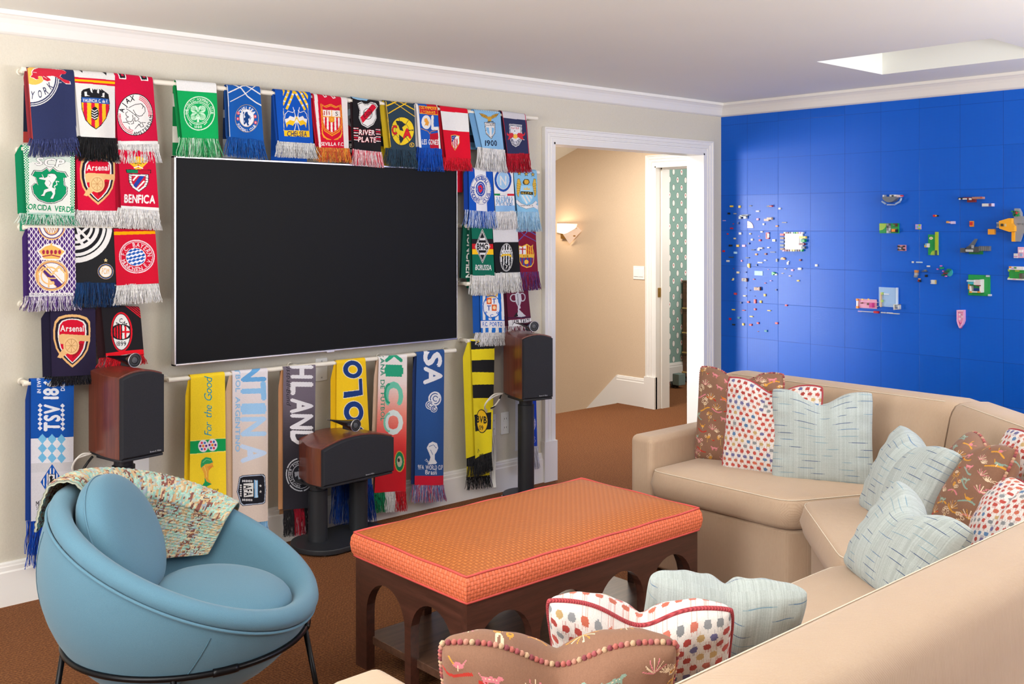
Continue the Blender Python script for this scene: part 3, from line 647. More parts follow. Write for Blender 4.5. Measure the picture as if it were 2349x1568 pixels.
def d(c):
    for i in range(-3, 14):
        for j in range(22):
            x, y = 262+i*42+(j % 2)*21, 770+j*30; c.line([(x, y-33), (x+16, y), (x, y+33), (x-16, y)], 4.5, 'DDD3DC', closed=True)
    c.ell(465, 780, 122, 122, 'E8B070').ell(465, 780, 112, 110, PU).ell(465, 780, 102, 102, WHT).ell(465, 778, 74, 84, PU).ell(465, 778, 66, 76, 'E8B070').ell(465, 775, 56, 64, WHT)
    for i in range(5): c.line([(415+i*22, 790), (426+i*22, 835), (437+i*22, 790)], 5, 'B07A50')
    c.poly([(335, 1000), (370, 975), (400, 945), (460, 930), (530, 950), (570, 985), (592, 1010), (560, 1050), (545, 1085), (370, 1080), (375, 1060)], WHT)
    c.poly([(350, 1002), (385, 1040), (395, 1068), (530, 1072), (545, 1040), (580, 1005), (545, 985), (500, 960), (460, 945), (410, 960), (380, 985)], 'E8B25E')
    for x in (395, 430, 465, 500, 535): c.ell(x, 1010, 13, 20, '9C2846')
    c.line([(385, 1050), (465, 1036), (540, 1054)], 9, '9C2846').ell(462, 942, 9, 12, 'E8B25E')
    c.ell(465, 1222, 150, 142, 'F0D9B0').ell(465, 1222, 143, 135, PU).ring(465, 1222, 134, 126, 13, 'E8A860').ell(465, 1222, 122, 114, WHT)
    c.clip(Canvas.epts(465, 1222, 122, 114)); c.line([(360, 1120), (570, 1350)], 50, PU).line([(335, 1130), (550, 1370)], 6, 'D9A050').line([(390, 1095), (600, 1320)], 6, 'D9A050'); c.clip()
    c.line([(350, 1290), (345, 1200), (390, 1145), (465, 1215), (530, 1140), (585, 1200), (585, 1270)], 17, 'C98B3E').line([(350, 1290), (345, 1200), (390, 1145), (465, 1215), (530, 1140), (585, 1200), (585, 1270)], 12, 'F0C486')
    c.ring(450, 1222, 76, 76, 13, 'EBB774', 60, 330); c.line([(442, 1240), (442, 1325)], 12, 'EBB774').line([(442, 1246), (500, 1246)], 11, 'EBB774').line([(442, 1280), (485, 1280)], 11, 'EBB774')
    c.poly([(262, 1378), (655, 1375), (655, 1412), (262, 1412)], WHT); c.text('PRODUCTO LICENCIADO', 460, 1393, 19, '5A4A7A', w=365, bold=.03)
scarf('purple diamond-lattice scarf with a gold crown and round monogram crest', K2, [(250, 782), (668, 790), (682, 1402), (262, 1412)], PU, d, 135, ['D6CEDC', 'C0B4CC', '5C3A86', '4A2A72', 'E0DAE2'], back=['3A2A50'], layer='3C2460', lshift=.02)
def d(c):
    for r, col in ((330, WHT), (285, BLK), (272, WHT), (245, BLK), (215, WHT), (180, BLK), (160, WHT), (135, BLK)): c.ell(680, 770+0, r, r*1.02, col)
    c.clip([(640, 700), (840, 700), (830, 940), (660, 960)]); c.line([(680, 860), (760, 960)], 26, WHT).line([(700, 800), (820, 920)], 22, WHT).line([(700, 860), (800, 780)], 22, WHT).line([(690, 780), (720, 900)], 16, WHT); c.clip()
    c.ell(945, 1183, 69, 70, 'D9A860').ell(945, 1183, 66, 67, '2F5FA8').ell(945, 1183, 60, 60, BLK).ell(945, 1183, 54, 54, 'E0B87A').ell(945, 1183, 49, 49, WHT)
    c.text('FCIM', 942, 1180, 50, 'D9A860', w=62, bold=.02)
    st = [(945+(20 if i % 2 == 0 else 8)*math.sin(i*math.pi/5), 1083-(21 if i % 2 == 0 else 8)*math.cos(i*math.pi/5)) for i in range(10)]; c.poly(st, 'E8CC90')
scarf('black scarf with large white rings and a small round blue-rimmed crest', K2, [(672, 780), (1024, 790), (1036, 1286), (680, 1286)], '232326', d, 215, ['1D4478', '173A66', '1A2C50'], layer='1A1A1E', hang=.004)
def d(c):
    c.poly([(1010, 780), (1400, 790), (1400, 800), (1010, 800)], BLK).poly([(1010, 828), (1400, 820), (1400, 846), (1010, 858)], 'F0A500')
    c.ring(1228, 1050, 152, 146, 10, 'E0CDD4').ring(1228, 1050, 138, 132, 5, 'E0CDD4')
    c.arc('BAYERN', 1228, 1050, 112, 106, -100, -10, 40, 'E0CDD4', wf=.8); c.arc('F.C.', 1228, 1050, 120, 106, 192, 232, 36, 'E0CDD4', wf=.8)
    c.arc('MÜNCHEN', 1228, 1050, 122, 112, 158, 72, 38, 'E0CDD4', inward=True, wf=.8); c.arc('E.V.', 1228, 1050, 118, 100, 50, 12, 34, 'E0CDD4', inward=True, wf=.8)
    c.ell(1222, 1053, 88, 82, 'E0CDD4'); c.clip(Canvas.epts(1222, 1053, 82, 78)); c.poly([(1100, 950), (1350, 950), (1350, 1150), (1100, 1150)], 'DCE2EE')
    for r in range(-1, 6):
        for q in range(-1, 6): x, y = 1135+q*36+(r % 2)*10, 975+r*32-q*9; c.poly([(x-24, y+7), (x, y-14), (x+22, y-5), (x-2, y+14)], '2255A8')
    c.clip()
scarf('red scarf with a round blue and white lozenge crest under a yellow stripe', K2, [(1022, 790), (1394, 800), (1418, 1290), (1042, 1312)], 'C8102E', d, 165, ['EEECEA', 'DCDADA'], layer='9A0C22', hang=.006, yoff=.005)
def d(c):
    arsenal(c, 648, 398, 335, 478, navy=True)
scarf('navy scarf with a red cannon shield, left of the black oval-crest scarf', K3, [(452, 96), (858, 100), (872, 700), (470, 720)], '27203A', d, 85, ['16141C', '1C1A26'], back=['1C1A2A'], layer='1E1A30', lshift=.035)
def d(c):
    for i in range(5): c.line([(1120+i*26, 60), (1280+i*20, 205)], 9, 'C01828')
    c.ell(1098, 318, 95, 178, 'D01828').ell(1098, 318, 82, 164, BLK).ell(1098, 318, 76, 158, WHT)
    c.clip(Canvas.epts(1098, 318, 80, 160)); c.poly(Canvas.epts(1098, 320, 100, 72), BLK); c.clip(Canvas.epts(1098, 320, 74, 64))
    c.poly([(1000, 240), (1100, 240), (1100, 400), (1000, 400)], BLK)
    for i in range(3): c.poly([(1032+i*26, 240), (1047+i*26, 240), (1047+i*26, 400), (1032+i*26, 400)], 'D01828')
    c.poly([(1108, 240), (1190, 240), (1190, 400), (1108, 400)], WHT).poly([(1128, 240), (1144, 240), (1144, 400), (1128, 400)], 'D01828').poly([(1108, 310), (1190, 310), (1190, 328), (1108, 328)], 'D01828'); c.clip()
    c.arc('ACM', 1098, 330, 46, 112, 228, 312, 40, BLK, wf=.8); c.text('1899', 1098, 424, 40, BLK, w=84, bold=.03)
    c.poly([(930, 508), (1290, 470), (1290, 520), (930, 560)], 'DC1424')
scarf('black scarf with a red striped oval crest, just above the left loudspeaker', K3, [(908, 72), (1256, 90), (1280, 512), (945, 556)], '1F1C20', d, 90, ['D01828', 'B01420'], back=['1E1E20', '1E1E20', 'C01828', 'D8D8D8', '1E1E20'], layer='2A1418', blen=.36, lshift=.03, hang=.01)
BL = '1450A8'
def d(c):
    c.poly([(230, 575), (600, 555), (600, 760), (230, 770)], 'DDDDE6').poly([(230, 768), (600, 750), (600, 1300), (230, 1300)], 'C9C8CE').poly([(230, 840), (600, 820), (600, 1300), (230, 1300)], 'D2D0D6')
    for r in range(3):
        for q in range(3): x, y = 332+q*72, 575+r*74; c.poly([(x-34, y), (x, y-40), (x+34, y), (x, y+40)], '6FB4DE')
    for x in (314, 486):
        for i in range(6): y = 312+i*36; c.poly([(x-18, y), (x, y-19), (x+18, y), (x, y+19)], 'DDE2EE')
    c.text('TSV', 404, 408, 116, 'DDE2EE', w=205, ang=-90, bold=.10); c.text('1860', 396, 148, 112, 'DDE2EE', w=215, ang=-90, bold=.09)
    c.text('IN EWIGKEIT', 304, 106, 30, 'DDE2EE', w=210, ang=-90, bold=.06); c.text('DIE LIEBE', 488, 108, 30, 'DDE2EE', w=170, ang=-90, bold=.06)
    dm = [(405, 770), (488, 905), (400, 1042), (318, 912)]; c.poly(dm, BL); c.clip([(x+(402-x)*.1, y+(905-y)*.1) for x, y in dm])
    for i in range(8): c.line([(322+i*24, 740), (318+i*24, 1060)], 9, WHT)
    c.clip(); c.poly([(374, 848), (430, 845), (432, 962), (374, 968)], BLK).poly([(379, 853), (425, 850), (427, 957), (379, 963)], 'D8D6DA')
    c.poly([(385, 870), (400, 858), (412, 868), (405, 890), (420, 880), (415, 905), (405, 925), (420, 932), (398, 938), (392, 915), (380, 930), (390, 895)], BLK); c.text('1860', 402, 948, 22, BLK, w=42)
    c.text('MÜNCHEN', 355, 1078, 38, BLK, w=140, bold=.07); c.text('SOMMER 2017', 355, 1112, 24, BLK, w=135, bold=.04)
scarf('long blue and white lozenge-pattern scarf partly behind the blue armchair', K4, [(242, 96), (578, 88), (570, 1196), (244, 1212)], BL, d, 255, ['0A3FA0', '0838A0', '1050B8'], back=['123C80', '123C80', '123C80', '123C80', 'C8C8D0', '8C7C78', '8C7C78', '8C7C78'], layer='1A3A80', blen=.68, fb=['0A3FA0', '1050B8'], bfl=.10, lshift=.02)
# ---- top row over the screen
CG = '0DA356'
def d(c):
    c.poly([(100, 100), (640, 130), (640, 298), (100, 262)], 'E6E6E4')
    c.ell(412, 545, 186, 206, 'CBE8D2').ell(412, 545, 174, 194, CG); c.ring(402, 545, 138, 136, 8, 'CBE8D2').ring(402, 545, 120, 120, 6, 'CBE8D2')
    c.arc('THE CELTIC FOOTBALL CLUB', 412, 545, 152, 165, 176, 362, 32, 'CBE8D2', wf=.9); c.text('1888', 405, 708, 30, 'CBE8D2', w=84)
    for a in (45, 135, 225, 315):
        t = math.radians(a); x, y = 402+58*math.cos(t), 545+58*math.sin(t); c.ell(x, y, 50, 44, 'BFE6C8', rot=a)
        for k in (-26, -13, 0, 13, 26): c.line([(402+12*math.cos(t), 545+12*math.sin(t)), (x+44*math.cos(t+math.radians(k*1.6)), y+44*math.sin(t+math.radians(k*1.6)))], 4, CG)
    c.line([(402, 470), (402, 620)], 6, CG).line([(330, 545), (478, 545)], 6, CG).poly([(395, 590), (412, 590), (416, 655), (390, 655)], 'CBE8D2')
    c.line([(300, 660), (325, 690)], 9, 'CBE8D2').line([(505, 655), (475, 685)], 9, 'CBE8D2')
scarf('green and white scarf with a round four-leaf clover crest', K5, [(125, 115), (618, 155), (640, 845), (200, 832)], CG, d, 215, ['6FC48C', 'A8DDB8', '1FA45C', 'CDE8D4', '0F9A50'], back=['0B7A40', 'D8D4C8', 'D8D4C8', '0B7A40', '0B7A40', '0B7A40', 'D8D4C8', 'D8D4C8', '0B7A40', '0B7A40', 'D8D4C8', 'D8D4C8'], layer='0A7A3E', blen=.40, lshift=.014)
CB = '1556A8'
def d(c):
    c.line([(770, 275), (940, 195), (1000, 190)], 14, WHT).line([(785, 385), (970, 290), (1070, 215), (1110, 195)], 9, WHT).line([(840, 180), (920, 225), (1000, 320), (1100, 390), (1170, 430)], 14, WHT).line([(980, 190), (1060, 235), (1165, 300)], 14, WHT)
    c.ell(990, 590, 150, 172, 'C9A34A').ell(990, 590, 145, 167, CB); c.ell(990, 585, 96, 110, 'C9A34A').ell(990, 585, 91, 105, 'E6E8EE')
    c.arc('CHELSEA', 990, 590, 108, 124, 218, 325, 46, 'E6E8EE', bold=.07, wf=.8); c.arc('FOOTBALL CLUB', 990, 590, 128, 148, 150, 38, 34, 'E6E8EE', inward=True, wf=.85)
    for x, y in ((880, 525), (875, 595), (1098, 565), (1102, 640)): c.ell(x, y, 17, 21, 'D8404C').ell(x, y, 8, 10, 'E6C0C4')
    c.poly([(975, 510), (1000, 505), (1008, 535), (1030, 560), (1035, 590), (1010, 590), (1018, 625), (1010, 650), (1025, 672), (1000, 678), (985, 640), (968, 660), (950, 665), (965, 625), (950, 590), (975, 570), (960, 545)], '16407E').line([(948, 520), (955, 660)], 8, '16407E').ell(950, 520, 9, 14, '16407E').line([(1030, 555), (1045, 580), (1030, 605)], 7, '16407E')
    c.line([(752, 190), (776, 830)], 16, 'C4CBD8')
o = scarf('royal blue scarf with crossing white lines and a round lion crest', K5, [(748, 175), (1155, 198), (1200, 868), (778, 820)], CB, d, 215, ['1A5AAC', '154E9C', '2366B8'], back=['1C3260', '1C3260', '1C3260', '9AA0AC', '1C3260', '1C3260', '1C3260', 'A8ACB2', 'A8ACB2', 'A8ACB2'], layer='16407E', lshift=.012, blen=.34)
m = MB().box((.062, -.002, -.072), (.088, .001, -.028)).build('care_tag', simple('blue_tag', '2E4FA0', .7), o)
CB2 = '0E50B4'; YE = 'EDBE22'
def d(c):
    def ban(pts, w):
        c.line(pts, w, 'DDE0E4')
        for (x0, y0), (x1, y1) in zip(pts[:-1], pts[1:]):
            n = 7
            for i in range(0, n, 2): c.line([(x0+(x1-x0)*i/n, y0+(y1-y0)*i/n), (x0+(x1-x0)*(i+1)/n, y0+(y1-y0)*(i+1)/n)], w, YE)
    c.clip([(1435, 235), (1740, 265), (1745, 500), (1435, 500)])
    ban([(1575, 255), (1475, 480)], 28); ban([(1575, 255), (1700, 490)], 28); ban([(1515, 240), (1430, 430)], 28); ban([(1640, 250), (1750, 470)], 28); ban([(1455, 235), (1420, 330)], 26); ban([(1690, 260), (1745, 350)], 26); c.clip()
    c.line([(1437, 480), (1441, 745)], 6, 'D6D0A0').line([(1742, 480), (1752, 745)], 6, 'D6D0A0')
    c.poly([(1440, 745), (1752, 752), (1755, 828), (1443, 815)], YE); c.text('CHELSEA', 1597, 788, 60, '1C2A60', w=240, ang=1.5, bold=.05)
    for s in (1, -1):
        X = lambda x: 1590+s*(x-1590)
        c.line([(X(1550), 465), (X(1620), 750)], 8, WHT)
        c.poly([(X(1570), 560), (X(1560), 590), (X(1510), 570), (X(1490), 600), (X(1450), 610), (X(1470), 700), (X(1490), 660), (X(1540), 690), (X(1590), 640)], WHT)
        c.poly([(X(1588), 575), (X(1560), 635), (X(1510), 620), (X(1465), 655), (X(1470), 715), (X(1490), 670), (X(1545), 690), (X(1590), 600)], YE)
        c.line([(X(1570), 500), (X(1545), 530), (X(1490), 510), (X(1455), 550), (X(1450), 600)], 7, WHT)
scarf('blue scarf with yellow and white rays and two crossed flags', K5, [(1336, 228), (1776, 268), (1806, 905), (1380, 878)], CB2, d, 165, ['DAD9D8', 'C8C8CA', 'EAEAE8'], back=['1248A0', '1248A0', '1248A0', '1248A0', '1450B0', 'EDBE22', '1450B0'], layer='0E3F90', blen=.50, hang=.01)
def d(c):
    c.poly([(1800, 288), (1860, 290), (1905, 960), (1860, 955)], 'E4DCD8').poly([(2150, 325), (2225, 335), (2242, 968), (2175, 962)], 'E4DCD8').poly([(1790, 280), (1815, 285), (1880, 960), (1862, 955)], 'B8142C')
    c.line([(1935, 300), (1950, 340), (1975, 330), (1968, 300)], 12, WHT).line([(2035, 310), (2055, 355), (2080, 345), (2065, 315)], 12, WHT)
    sh = [(1900, 425), (1950, 460), (2022, 432), (2085, 465), (2145, 440), (2160, 520), (2160, 700), (2120, 780), (2032, 830), (1945, 770), (1912, 680), (1905, 520)]
    c.poly(sh, 'E89A20'); g = lambda s: [(x+(2030-x)*s, y+(610-y)*s) for x, y in sh]; c.poly(g(.06), 'C81030').poly(g(.11), 'E8A030').poly(g(.16), 'C81030')
    c.clip(g(.2)); c.poly([(1920, 510), (2140, 520), (2140, 600), (1920, 590)], 'E8E0D8').poly([(1925, 602), (2150, 605), (2150, 830), (1925, 830)], 'E8E0D8')
    for i in range(5): c.poly([(1950+i*44, 602), (1972+i*44, 602), (1972+i*44, 850), (1950+i*44, 850)], 'C81030')
    c.clip(); c.line([(1925, 598), (2150, 604)], 9, 'E8A030').line([(2030, 515), (2030, 600)], 8, 'E8A030').ell(2030, 632, 34, 38, 'E8A030').ring(2030, 632, 22, 25, 5, 'B86A20')
    c.line([(1945, 530), (1945, 575)], 10, 'B03038').line([(1972, 520), (1972, 580)], 10, 'B03038').line([(2000, 530), (2000, 575)], 10, 'B03038').text('S', 2090, 560, 52, '5A4A4A', w=30)
    for s in (1, -1):
        for i in range(4): X = lambda x: 2035+s*(x-2035); c.line([(X(1915), 700+i*30), (X(1925+i*4), 800+i*14), (X(1975+i*14), 868)], 7, 'E8A030')
    c.text('SEVILLA F.C.', 2040, 915, 38, WHT, w=268, ang=1.5, bold=.05)
scarf('red scarf with white side stripes, orange fringe and a pointed shield', K5, [(1792, 282), (2225, 335), (2240, 962), (1868, 950)], 'C81030', d, 150, ['E08A30', 'D06A38', 'E8A848', 'C84838'], back=['B01028'], layer='A80E26', hang=.006)
scarf('grey and black scarf mostly hidden left of the black sash-shield scarf', K6, [(92, 110), (168, 140), (160, 800), (96, 790)], '8C9096',
      lambda c: c.poly([(90, 150), (170, 200), (170, 270), (90, 180)], '2A2A2E').poly([(90, 270), (170, 230), (170, 300), (90, 350)], 'B9D4E4').poly([(110, 380), (170, 360), (170, 460), (120, 440)], BLK).poly([(90, 440), (170, 520), (170, 620), (90, 620)], '9A1A28').poly([(90, 630), (170, 630), (170, 810), (90, 810)], '202024').text('BUE', 125, 700, 26, WHT, w=90, ang=90, bold=.05),
      65, ['C02030', '202024', 'D8D8D8'], layer='5A5E64', yoff=-.02)
def d(c):
    c.poly([(130, 90), (450, 140), (440, 152), (380, 132), (320, 138), (300, 152), (200, 140), (140, 120)], '8AB8D8')
    sh = [(198, 180), (240, 162), (270, 185), (310, 188), (345, 165), (400, 180), (425, 215), (405, 250), (408, 350), (370, 420), (305, 458), (245, 420), (215, 345), (222, 260)]
    g = lambda s: [(x+(312-x)*s, y+(305-y)*s) for x, y in sh]; c.poly(g(0), WHT).poly(g(.06), BLK).poly(g(.11), WHT).poly(g(.15), WHT); c.clip(g(.15))
    c.line([(400, 190), (225, 390)], 62, 'C81030').line([(430, 200), (240, 420)], 0.1, BLK); c.clip(); c.ring(308, 300, 48, 60, 6, BLK).text('CARP', 308, 302, 58, BLK, w=82, bold=.02)
    for y in (490, 570):
        for k, xx in ((0, (155, 212)), (1, (398, 470))):
            for i in range(3): yy = y-32+i*24+(12 if k else -4); c.poly([(xx[0], yy), (xx[1], yy+4), (xx[1], yy+15), (xx[0], yy+10)], WHT if i != 1 else 'C81030').line([(xx[0], yy), (xx[1], yy+4)], 5, 'C81030')
    c.text('RIVER', 302, 508, 58, WHT, w=165, ang=3, bold=.05, out='C81030', ow=.06).text('PLATE', 305, 588, 56, WHT, w=185, ang=3, bold=.05, out='C81030', ow=.06)
scarf('black scarf with a white shield crossed by a red sash', K6, [(140, 100), (442, 148), (466, 728), (166, 698)], '1C1A1E', d, 145, ['E4A0A8', 'D83048', 'E8E0E0', 'F0D0D4'], layer='26181C', back=['1C1A1E'])
def d(c):
    c.line([(530, 215), (640, 160)], 16, YE).line([(545, 310), (760, 170)], 12, YE).line([(580, 155), (700, 240), (840, 350)], 7, YE).line([(670, 160), (835, 265)], 12, YE).line([(515, 160), (562, 670)], 7, YE)
    c.ell(700, 505, 133, 158, '28303A').ell(700, 505, 125, 150, 'E6C62A')
    for a in range(0, 360, 51): t = math.radians(a); c.line([(700+60*math.cos(t), 505+70*math.sin(t)), (700+125*math.cos(t), 505+150*math.sin(t))], 5, '28303A')
    c.ring(700, 505, 75, 85, 4, '28303A')
    c.poly([(630, 395), (700, 400), (740, 440), (705, 470), (720, 510), (680, 500), (660, 450), (640, 430)], '28303A').poly([(668, 545), (715, 580), (720, 600), (690, 640), (670, 600)], '28303A')
    c.text('C', 612, 497, 92, 'D0202C', w=56, bold=.09, out='28303A', ow=.04).text('A', 757, 535, 100, 'D0202C', w=78, bold=.09, out='28303A', ow=.04)
    c.ring(805, 655, 22, 20, 5, YE).text('R', 805, 655, 20, YE)
scarf('dark teal scarf with yellow lines and a round yellow continent crest', K6, [(500, 140), (830, 178), (845, 715), (562, 690)], '2C3F4E', d, 160, ['2C4456', '26384A', '345064'], back=['2C3F4E', 'D8BC20', '2C3F4E', 'D8BC20', '2C3F4E', 'D8BC20', 'D8BC20', 'D8BC20'], layer='B89C20', lshift=.03, blen=.36)
def d(c):
    c.poly([(975, 180), (1110, 190), (1120, 480), (975, 480)], 'B8142E').poly([(1008, 520), (1140, 500), (1140, 700), (1008, 690)], 'B8142E').poly([(1085, 190), (1110, 195), (1140, 700), (1118, 700)], WHT).poly([(848, 178), (875, 180), (912, 680), (888, 678)], WHT)
    c.poly([(882, 205), (1100, 222), (1105, 310), (888, 292)], 'E8A020').poly([(890, 212), (1093, 228), (1097, 302), (896, 285)], 'C0142E'); c.text('OLYMPIQUE', 992, 232, 28, 'F0B030', w=180, ang=3, bold=.06).text('LYONNAIS', 992, 275, 28, 'F0B030', w=160, ang=3, bold=.06)
    c.poly([(900, 300), (1110, 312), (1112, 460), (1070, 482), (1006, 522), (950, 480), (905, 460)], '1C54B0'); c.line([(905, 460), (950, 480), (985, 490), (1006, 520), (1025, 492), (1070, 482), (1112, 462)], 7, 'C88A30')
    c.ell(966, 388, 58, 78, WHT).poly([(940, 350), (970, 340), (985, 370), (1000, 390), (985, 430), (960, 420), (940, 430), (955, 395), (940, 380)], 'E8A040'); c.text('L', 1068, 390, 150, WHT, w=70, bold=.09)
    c.text('LES GONES', 1012, 612, 58, WHT, w=195, ang=1, bold=.06)
scarf('blue and red scarf with bright blue fringe and white side stripes', K6, [(850, 176), (1092, 192), (1136, 692), (886, 676)], '1C54B0', d, 200, ['1450B8', '0E46A8', '1C5CC4'], back=['B8142E', 'D8D8D8', 'B8142E', 'D8D8D8', '1C54B0'], layer='D6D2D2', blen=.36)
def d(c):
    c.poly([(1120, 272), (1460, 302), (1460, 518), (1120, 488)], 'E6E4E2')
    sh = [(1250, 552), (1300, 545), (1348, 558), (1350, 640), (1300, 718), (1258, 660)]; c.poly(sh, 'D8A84C'); g = lambda s: [(x+(1300-x)*s, y+(620-y)*s) for x, y in sh]; c.clip(g(.12)); c.poly([(1240, 540), (1360, 540), (1360, 730), (1240, 730)], 'E6E4E2')
    for i in range(3): c.poly([(1268+i*24, 590), (1280+i*24, 590), (1280+i*24, 730), (1268+i*24, 730)], 'C8142E')
    c.poly([(1240, 540), (1330, 540), (1240, 660)], '2A3C8C'); c.clip(); c.ell(1275, 580, 5, 5, WHT).ell(1290, 568, 4, 4, WHT).ell(1268, 600, 4, 4, WHT)
scarf('red scarf with a broad white band and a small striped shield', K6, [(1120, 200), (1430, 235), (1462, 800), (1184, 790)], 'D60F2C', d, 110, ['DA1430', 'C81028', 'E22038'], back=['C81028', 'C81028', 'C81028', 'C81028', 'E0DEDC', 'D60F2C', 'D60F2C'], layer='A80C22', blen=.47)
def d(c):
    for i in range(10): x = 1530+i*26; c.poly([(x, 236+i*3.5), (x+22, 240+i*3.5), (x+11, 262+i*3.5)], 'C8DCEC')
    for s in (1, -1):
        X = lambda x: 1672+s*(x-1672); pts = [(X(1558), 298), (X(1600), 305), (X(1640), 325), (X(1662), 350), (X(1665), 380), (X(1640), 368), (X(1590), 345)]; c.poly(pts, '2A2620').poly([(x+(X(1620)-x)*.12, y+(335-y)*.12) for x, y in pts], 'C89A3C')
        for i in range(4): c.line([(X(1575+i*18), 310+i*6), (X(1600+i*16), 335+i*8)], 3, '2A2620')
    c.poly([(1655, 340), (1690, 340), (1700, 370), (1690, 400), (1650, 400)], 'C89A3C').line([(1650, 402), (1720, 402)], 8, BLK)
    sh = [(1612, 408), (1742, 415), (1738, 530), (1682, 598), (1625, 540)]; c.poly(sh, BLK); g = lambda s: [(x+(1677-x)*s, y+(490-y)*s) for x, y in sh]; c.poly(g(.07), WHT).poly(g(.13), BLK).poly(g(.17), WHT); c.text('S.S.LAZIO', 1677, 440, 26, BLK, w=96, bold=.04)
    c.poly([(1630, 470), (1725, 475), (1720, 520), (1680, 575), (1638, 525)], '7FB4DC').poly([(1660, 472), (1695, 474), (1690, 560), (1680, 575), (1668, 560)], WHT)
    c.text('1900', 1683, 636, 54, '1A2440', w=132, ang=1, bold=.06)
scarf('sky blue scarf with a gold eagle over a small shield and 1900', K6, [(1502, 240), (1798, 270), (1836, 705), (1588, 680)], '86B6DC', d, 190, ['E6E4E4', 'D4D4D6', 'F0EEEE'], back=['5E90B8', '3E6890', '5E90B8', '2A3A54', '5E90B8'], layer='6C9CC6', lshift=.04, hang=.01)
def d(c):
    c.poly([(1800, 255), (2110, 295), (2110, 375), (1800, 345)], 'CBC8CC').line([(2078, 290), (2122, 745)], 6, 'B83040').line([(1815, 260), (1872, 742)], 8, 'A02838')
    sh = [(1900, 418), (2048, 428), (2052, 600), (2020, 655), (1978, 675), (1930, 650), (1905, 590)]; c.poly(sh, WHT); g = lambda s: [(x+(1977-x)*s, y+(540-y)*s) for x, y in sh]; c.poly(g(.06), '2B3257').poly(g(.12), WHT).poly(g(.16), '2B3257').poly(g(.2), 'DEDCE0')
    c.text('Red Bull', 1972, 465, 26, 'C8303C', w=92, bold=.03); c.ell(1970, 500, 17, 18, 'E8E8E8').ell(1970, 500, 6, 6, BLK)
    for s in (1, -1): X = lambda x: 1976+s*(x-1976); c.poly([(X(1870), 510), (X(1885), 540), (X(1900), 525), (X(1940), 520), (X(1965), 550), (X(1960), 580), (X(1940), 570), (X(1905), 590), (X(1880), 600), (X(1895), 560), (X(1872), 545)], 'C8303C')
    c.ell(1976, 560, 26, 26, 'F0C050'); c.arc('NEW YORK', 1976, 560, 56, 66, 155, 25, 24, '2B3257', inward=True, bold=.03); c.text('TM', 2070, 598, 10, WHT)
scarf('navy scarf with two small red bulls on a shield, last on the top rod', K6, [(1812, 256), (2088, 294), (2124, 746), (1872, 744)], '2F3356', d, 155, ['B8142E', 'A01024', 'C82038'], back=['8C1428'], layer='2A2848', lshift=.02)
# ---- right-hand columns
def d(c):
    c.poly([(265, 90), (385, 90), (405, 580), (282, 575)], 'E4E4EA')
    c.ell(335, 340, 113, 162, WHT); c.ring(335, 340, 108, 156, 4, '2A4AA0').ring(328, 338, 74, 106, 4, '2A4AA0')
    c.ell(328, 330, 55, 78, '1C46A8').ring(328, 330, 40, 60, 5, WHT).poly([(300, 300), (330, 285), (350, 310), (348, 350), (325, 372), (305, 355)], 'D02840').ell(325, 325, 9, 12, '1C46A8')
    c.arc('FOOTBALL', 335, 340, 88, 128, 235, 325, 36, '2A4AA0', bold=.04); c.arc('RANGERS', 335, 340, 90, 130, 190, 110, 34, '2A4AA0', inward=True, bold=.04); c.arc('CLUB', 335, 340, 90, 130, 70, 20, 36, '2A4AA0', inward=True, bold=.04); c.text('READY', 328, 422, 26, '2A4AA0', w=62)
scarf('blue and white striped scarf with a round white crest, right of the screen corner', K7, [(206, 108), (462, 112), (490, 582), (214, 562)], '1450B4', d, 135, ['5078C8', '9CB4E0', 'D0DAF0', '2A58B8'], back=['162C6C'], layer='123A90', lshift=.03, blen=.46)
def d(c):
    c.ell(572, 246, 94, 122, '1C50A8').ell(572, 246, 70, 94, '9CC4E4').ring(572, 246, 70, 94, 5, WHT); c.text('N', 572, 248, 100, WHT, w=70, bold=.04)
    c.poly([(470, 386), (700, 388), (702, 410), (470, 408)], '1C50A8').poly([(470, 386), (536, 387), (536, 408), (470, 407)], '108040').poly([(536, 387), (620, 388), (620, 409), (536, 408)], WHT).poly([(620, 388), (700, 389), (702, 410), (620, 409)], 'C82030')
    c.text('NAPOLI', 588, 463, 84, '9CC4E4', w=175, bold=.04, out='1C3C80', ow=.06); c.poly([(470, 515), (710, 512), (712, 600), (470, 600)], '88B4DE')
scarf('white scarf with a blue roundel holding the letter N', K7, [(460, 112), (676, 118), (706, 575), (492, 577)], 'E6E4E6', d, 140, ['ECEAEA', 'DCDADC'], layer='B8B8C0')
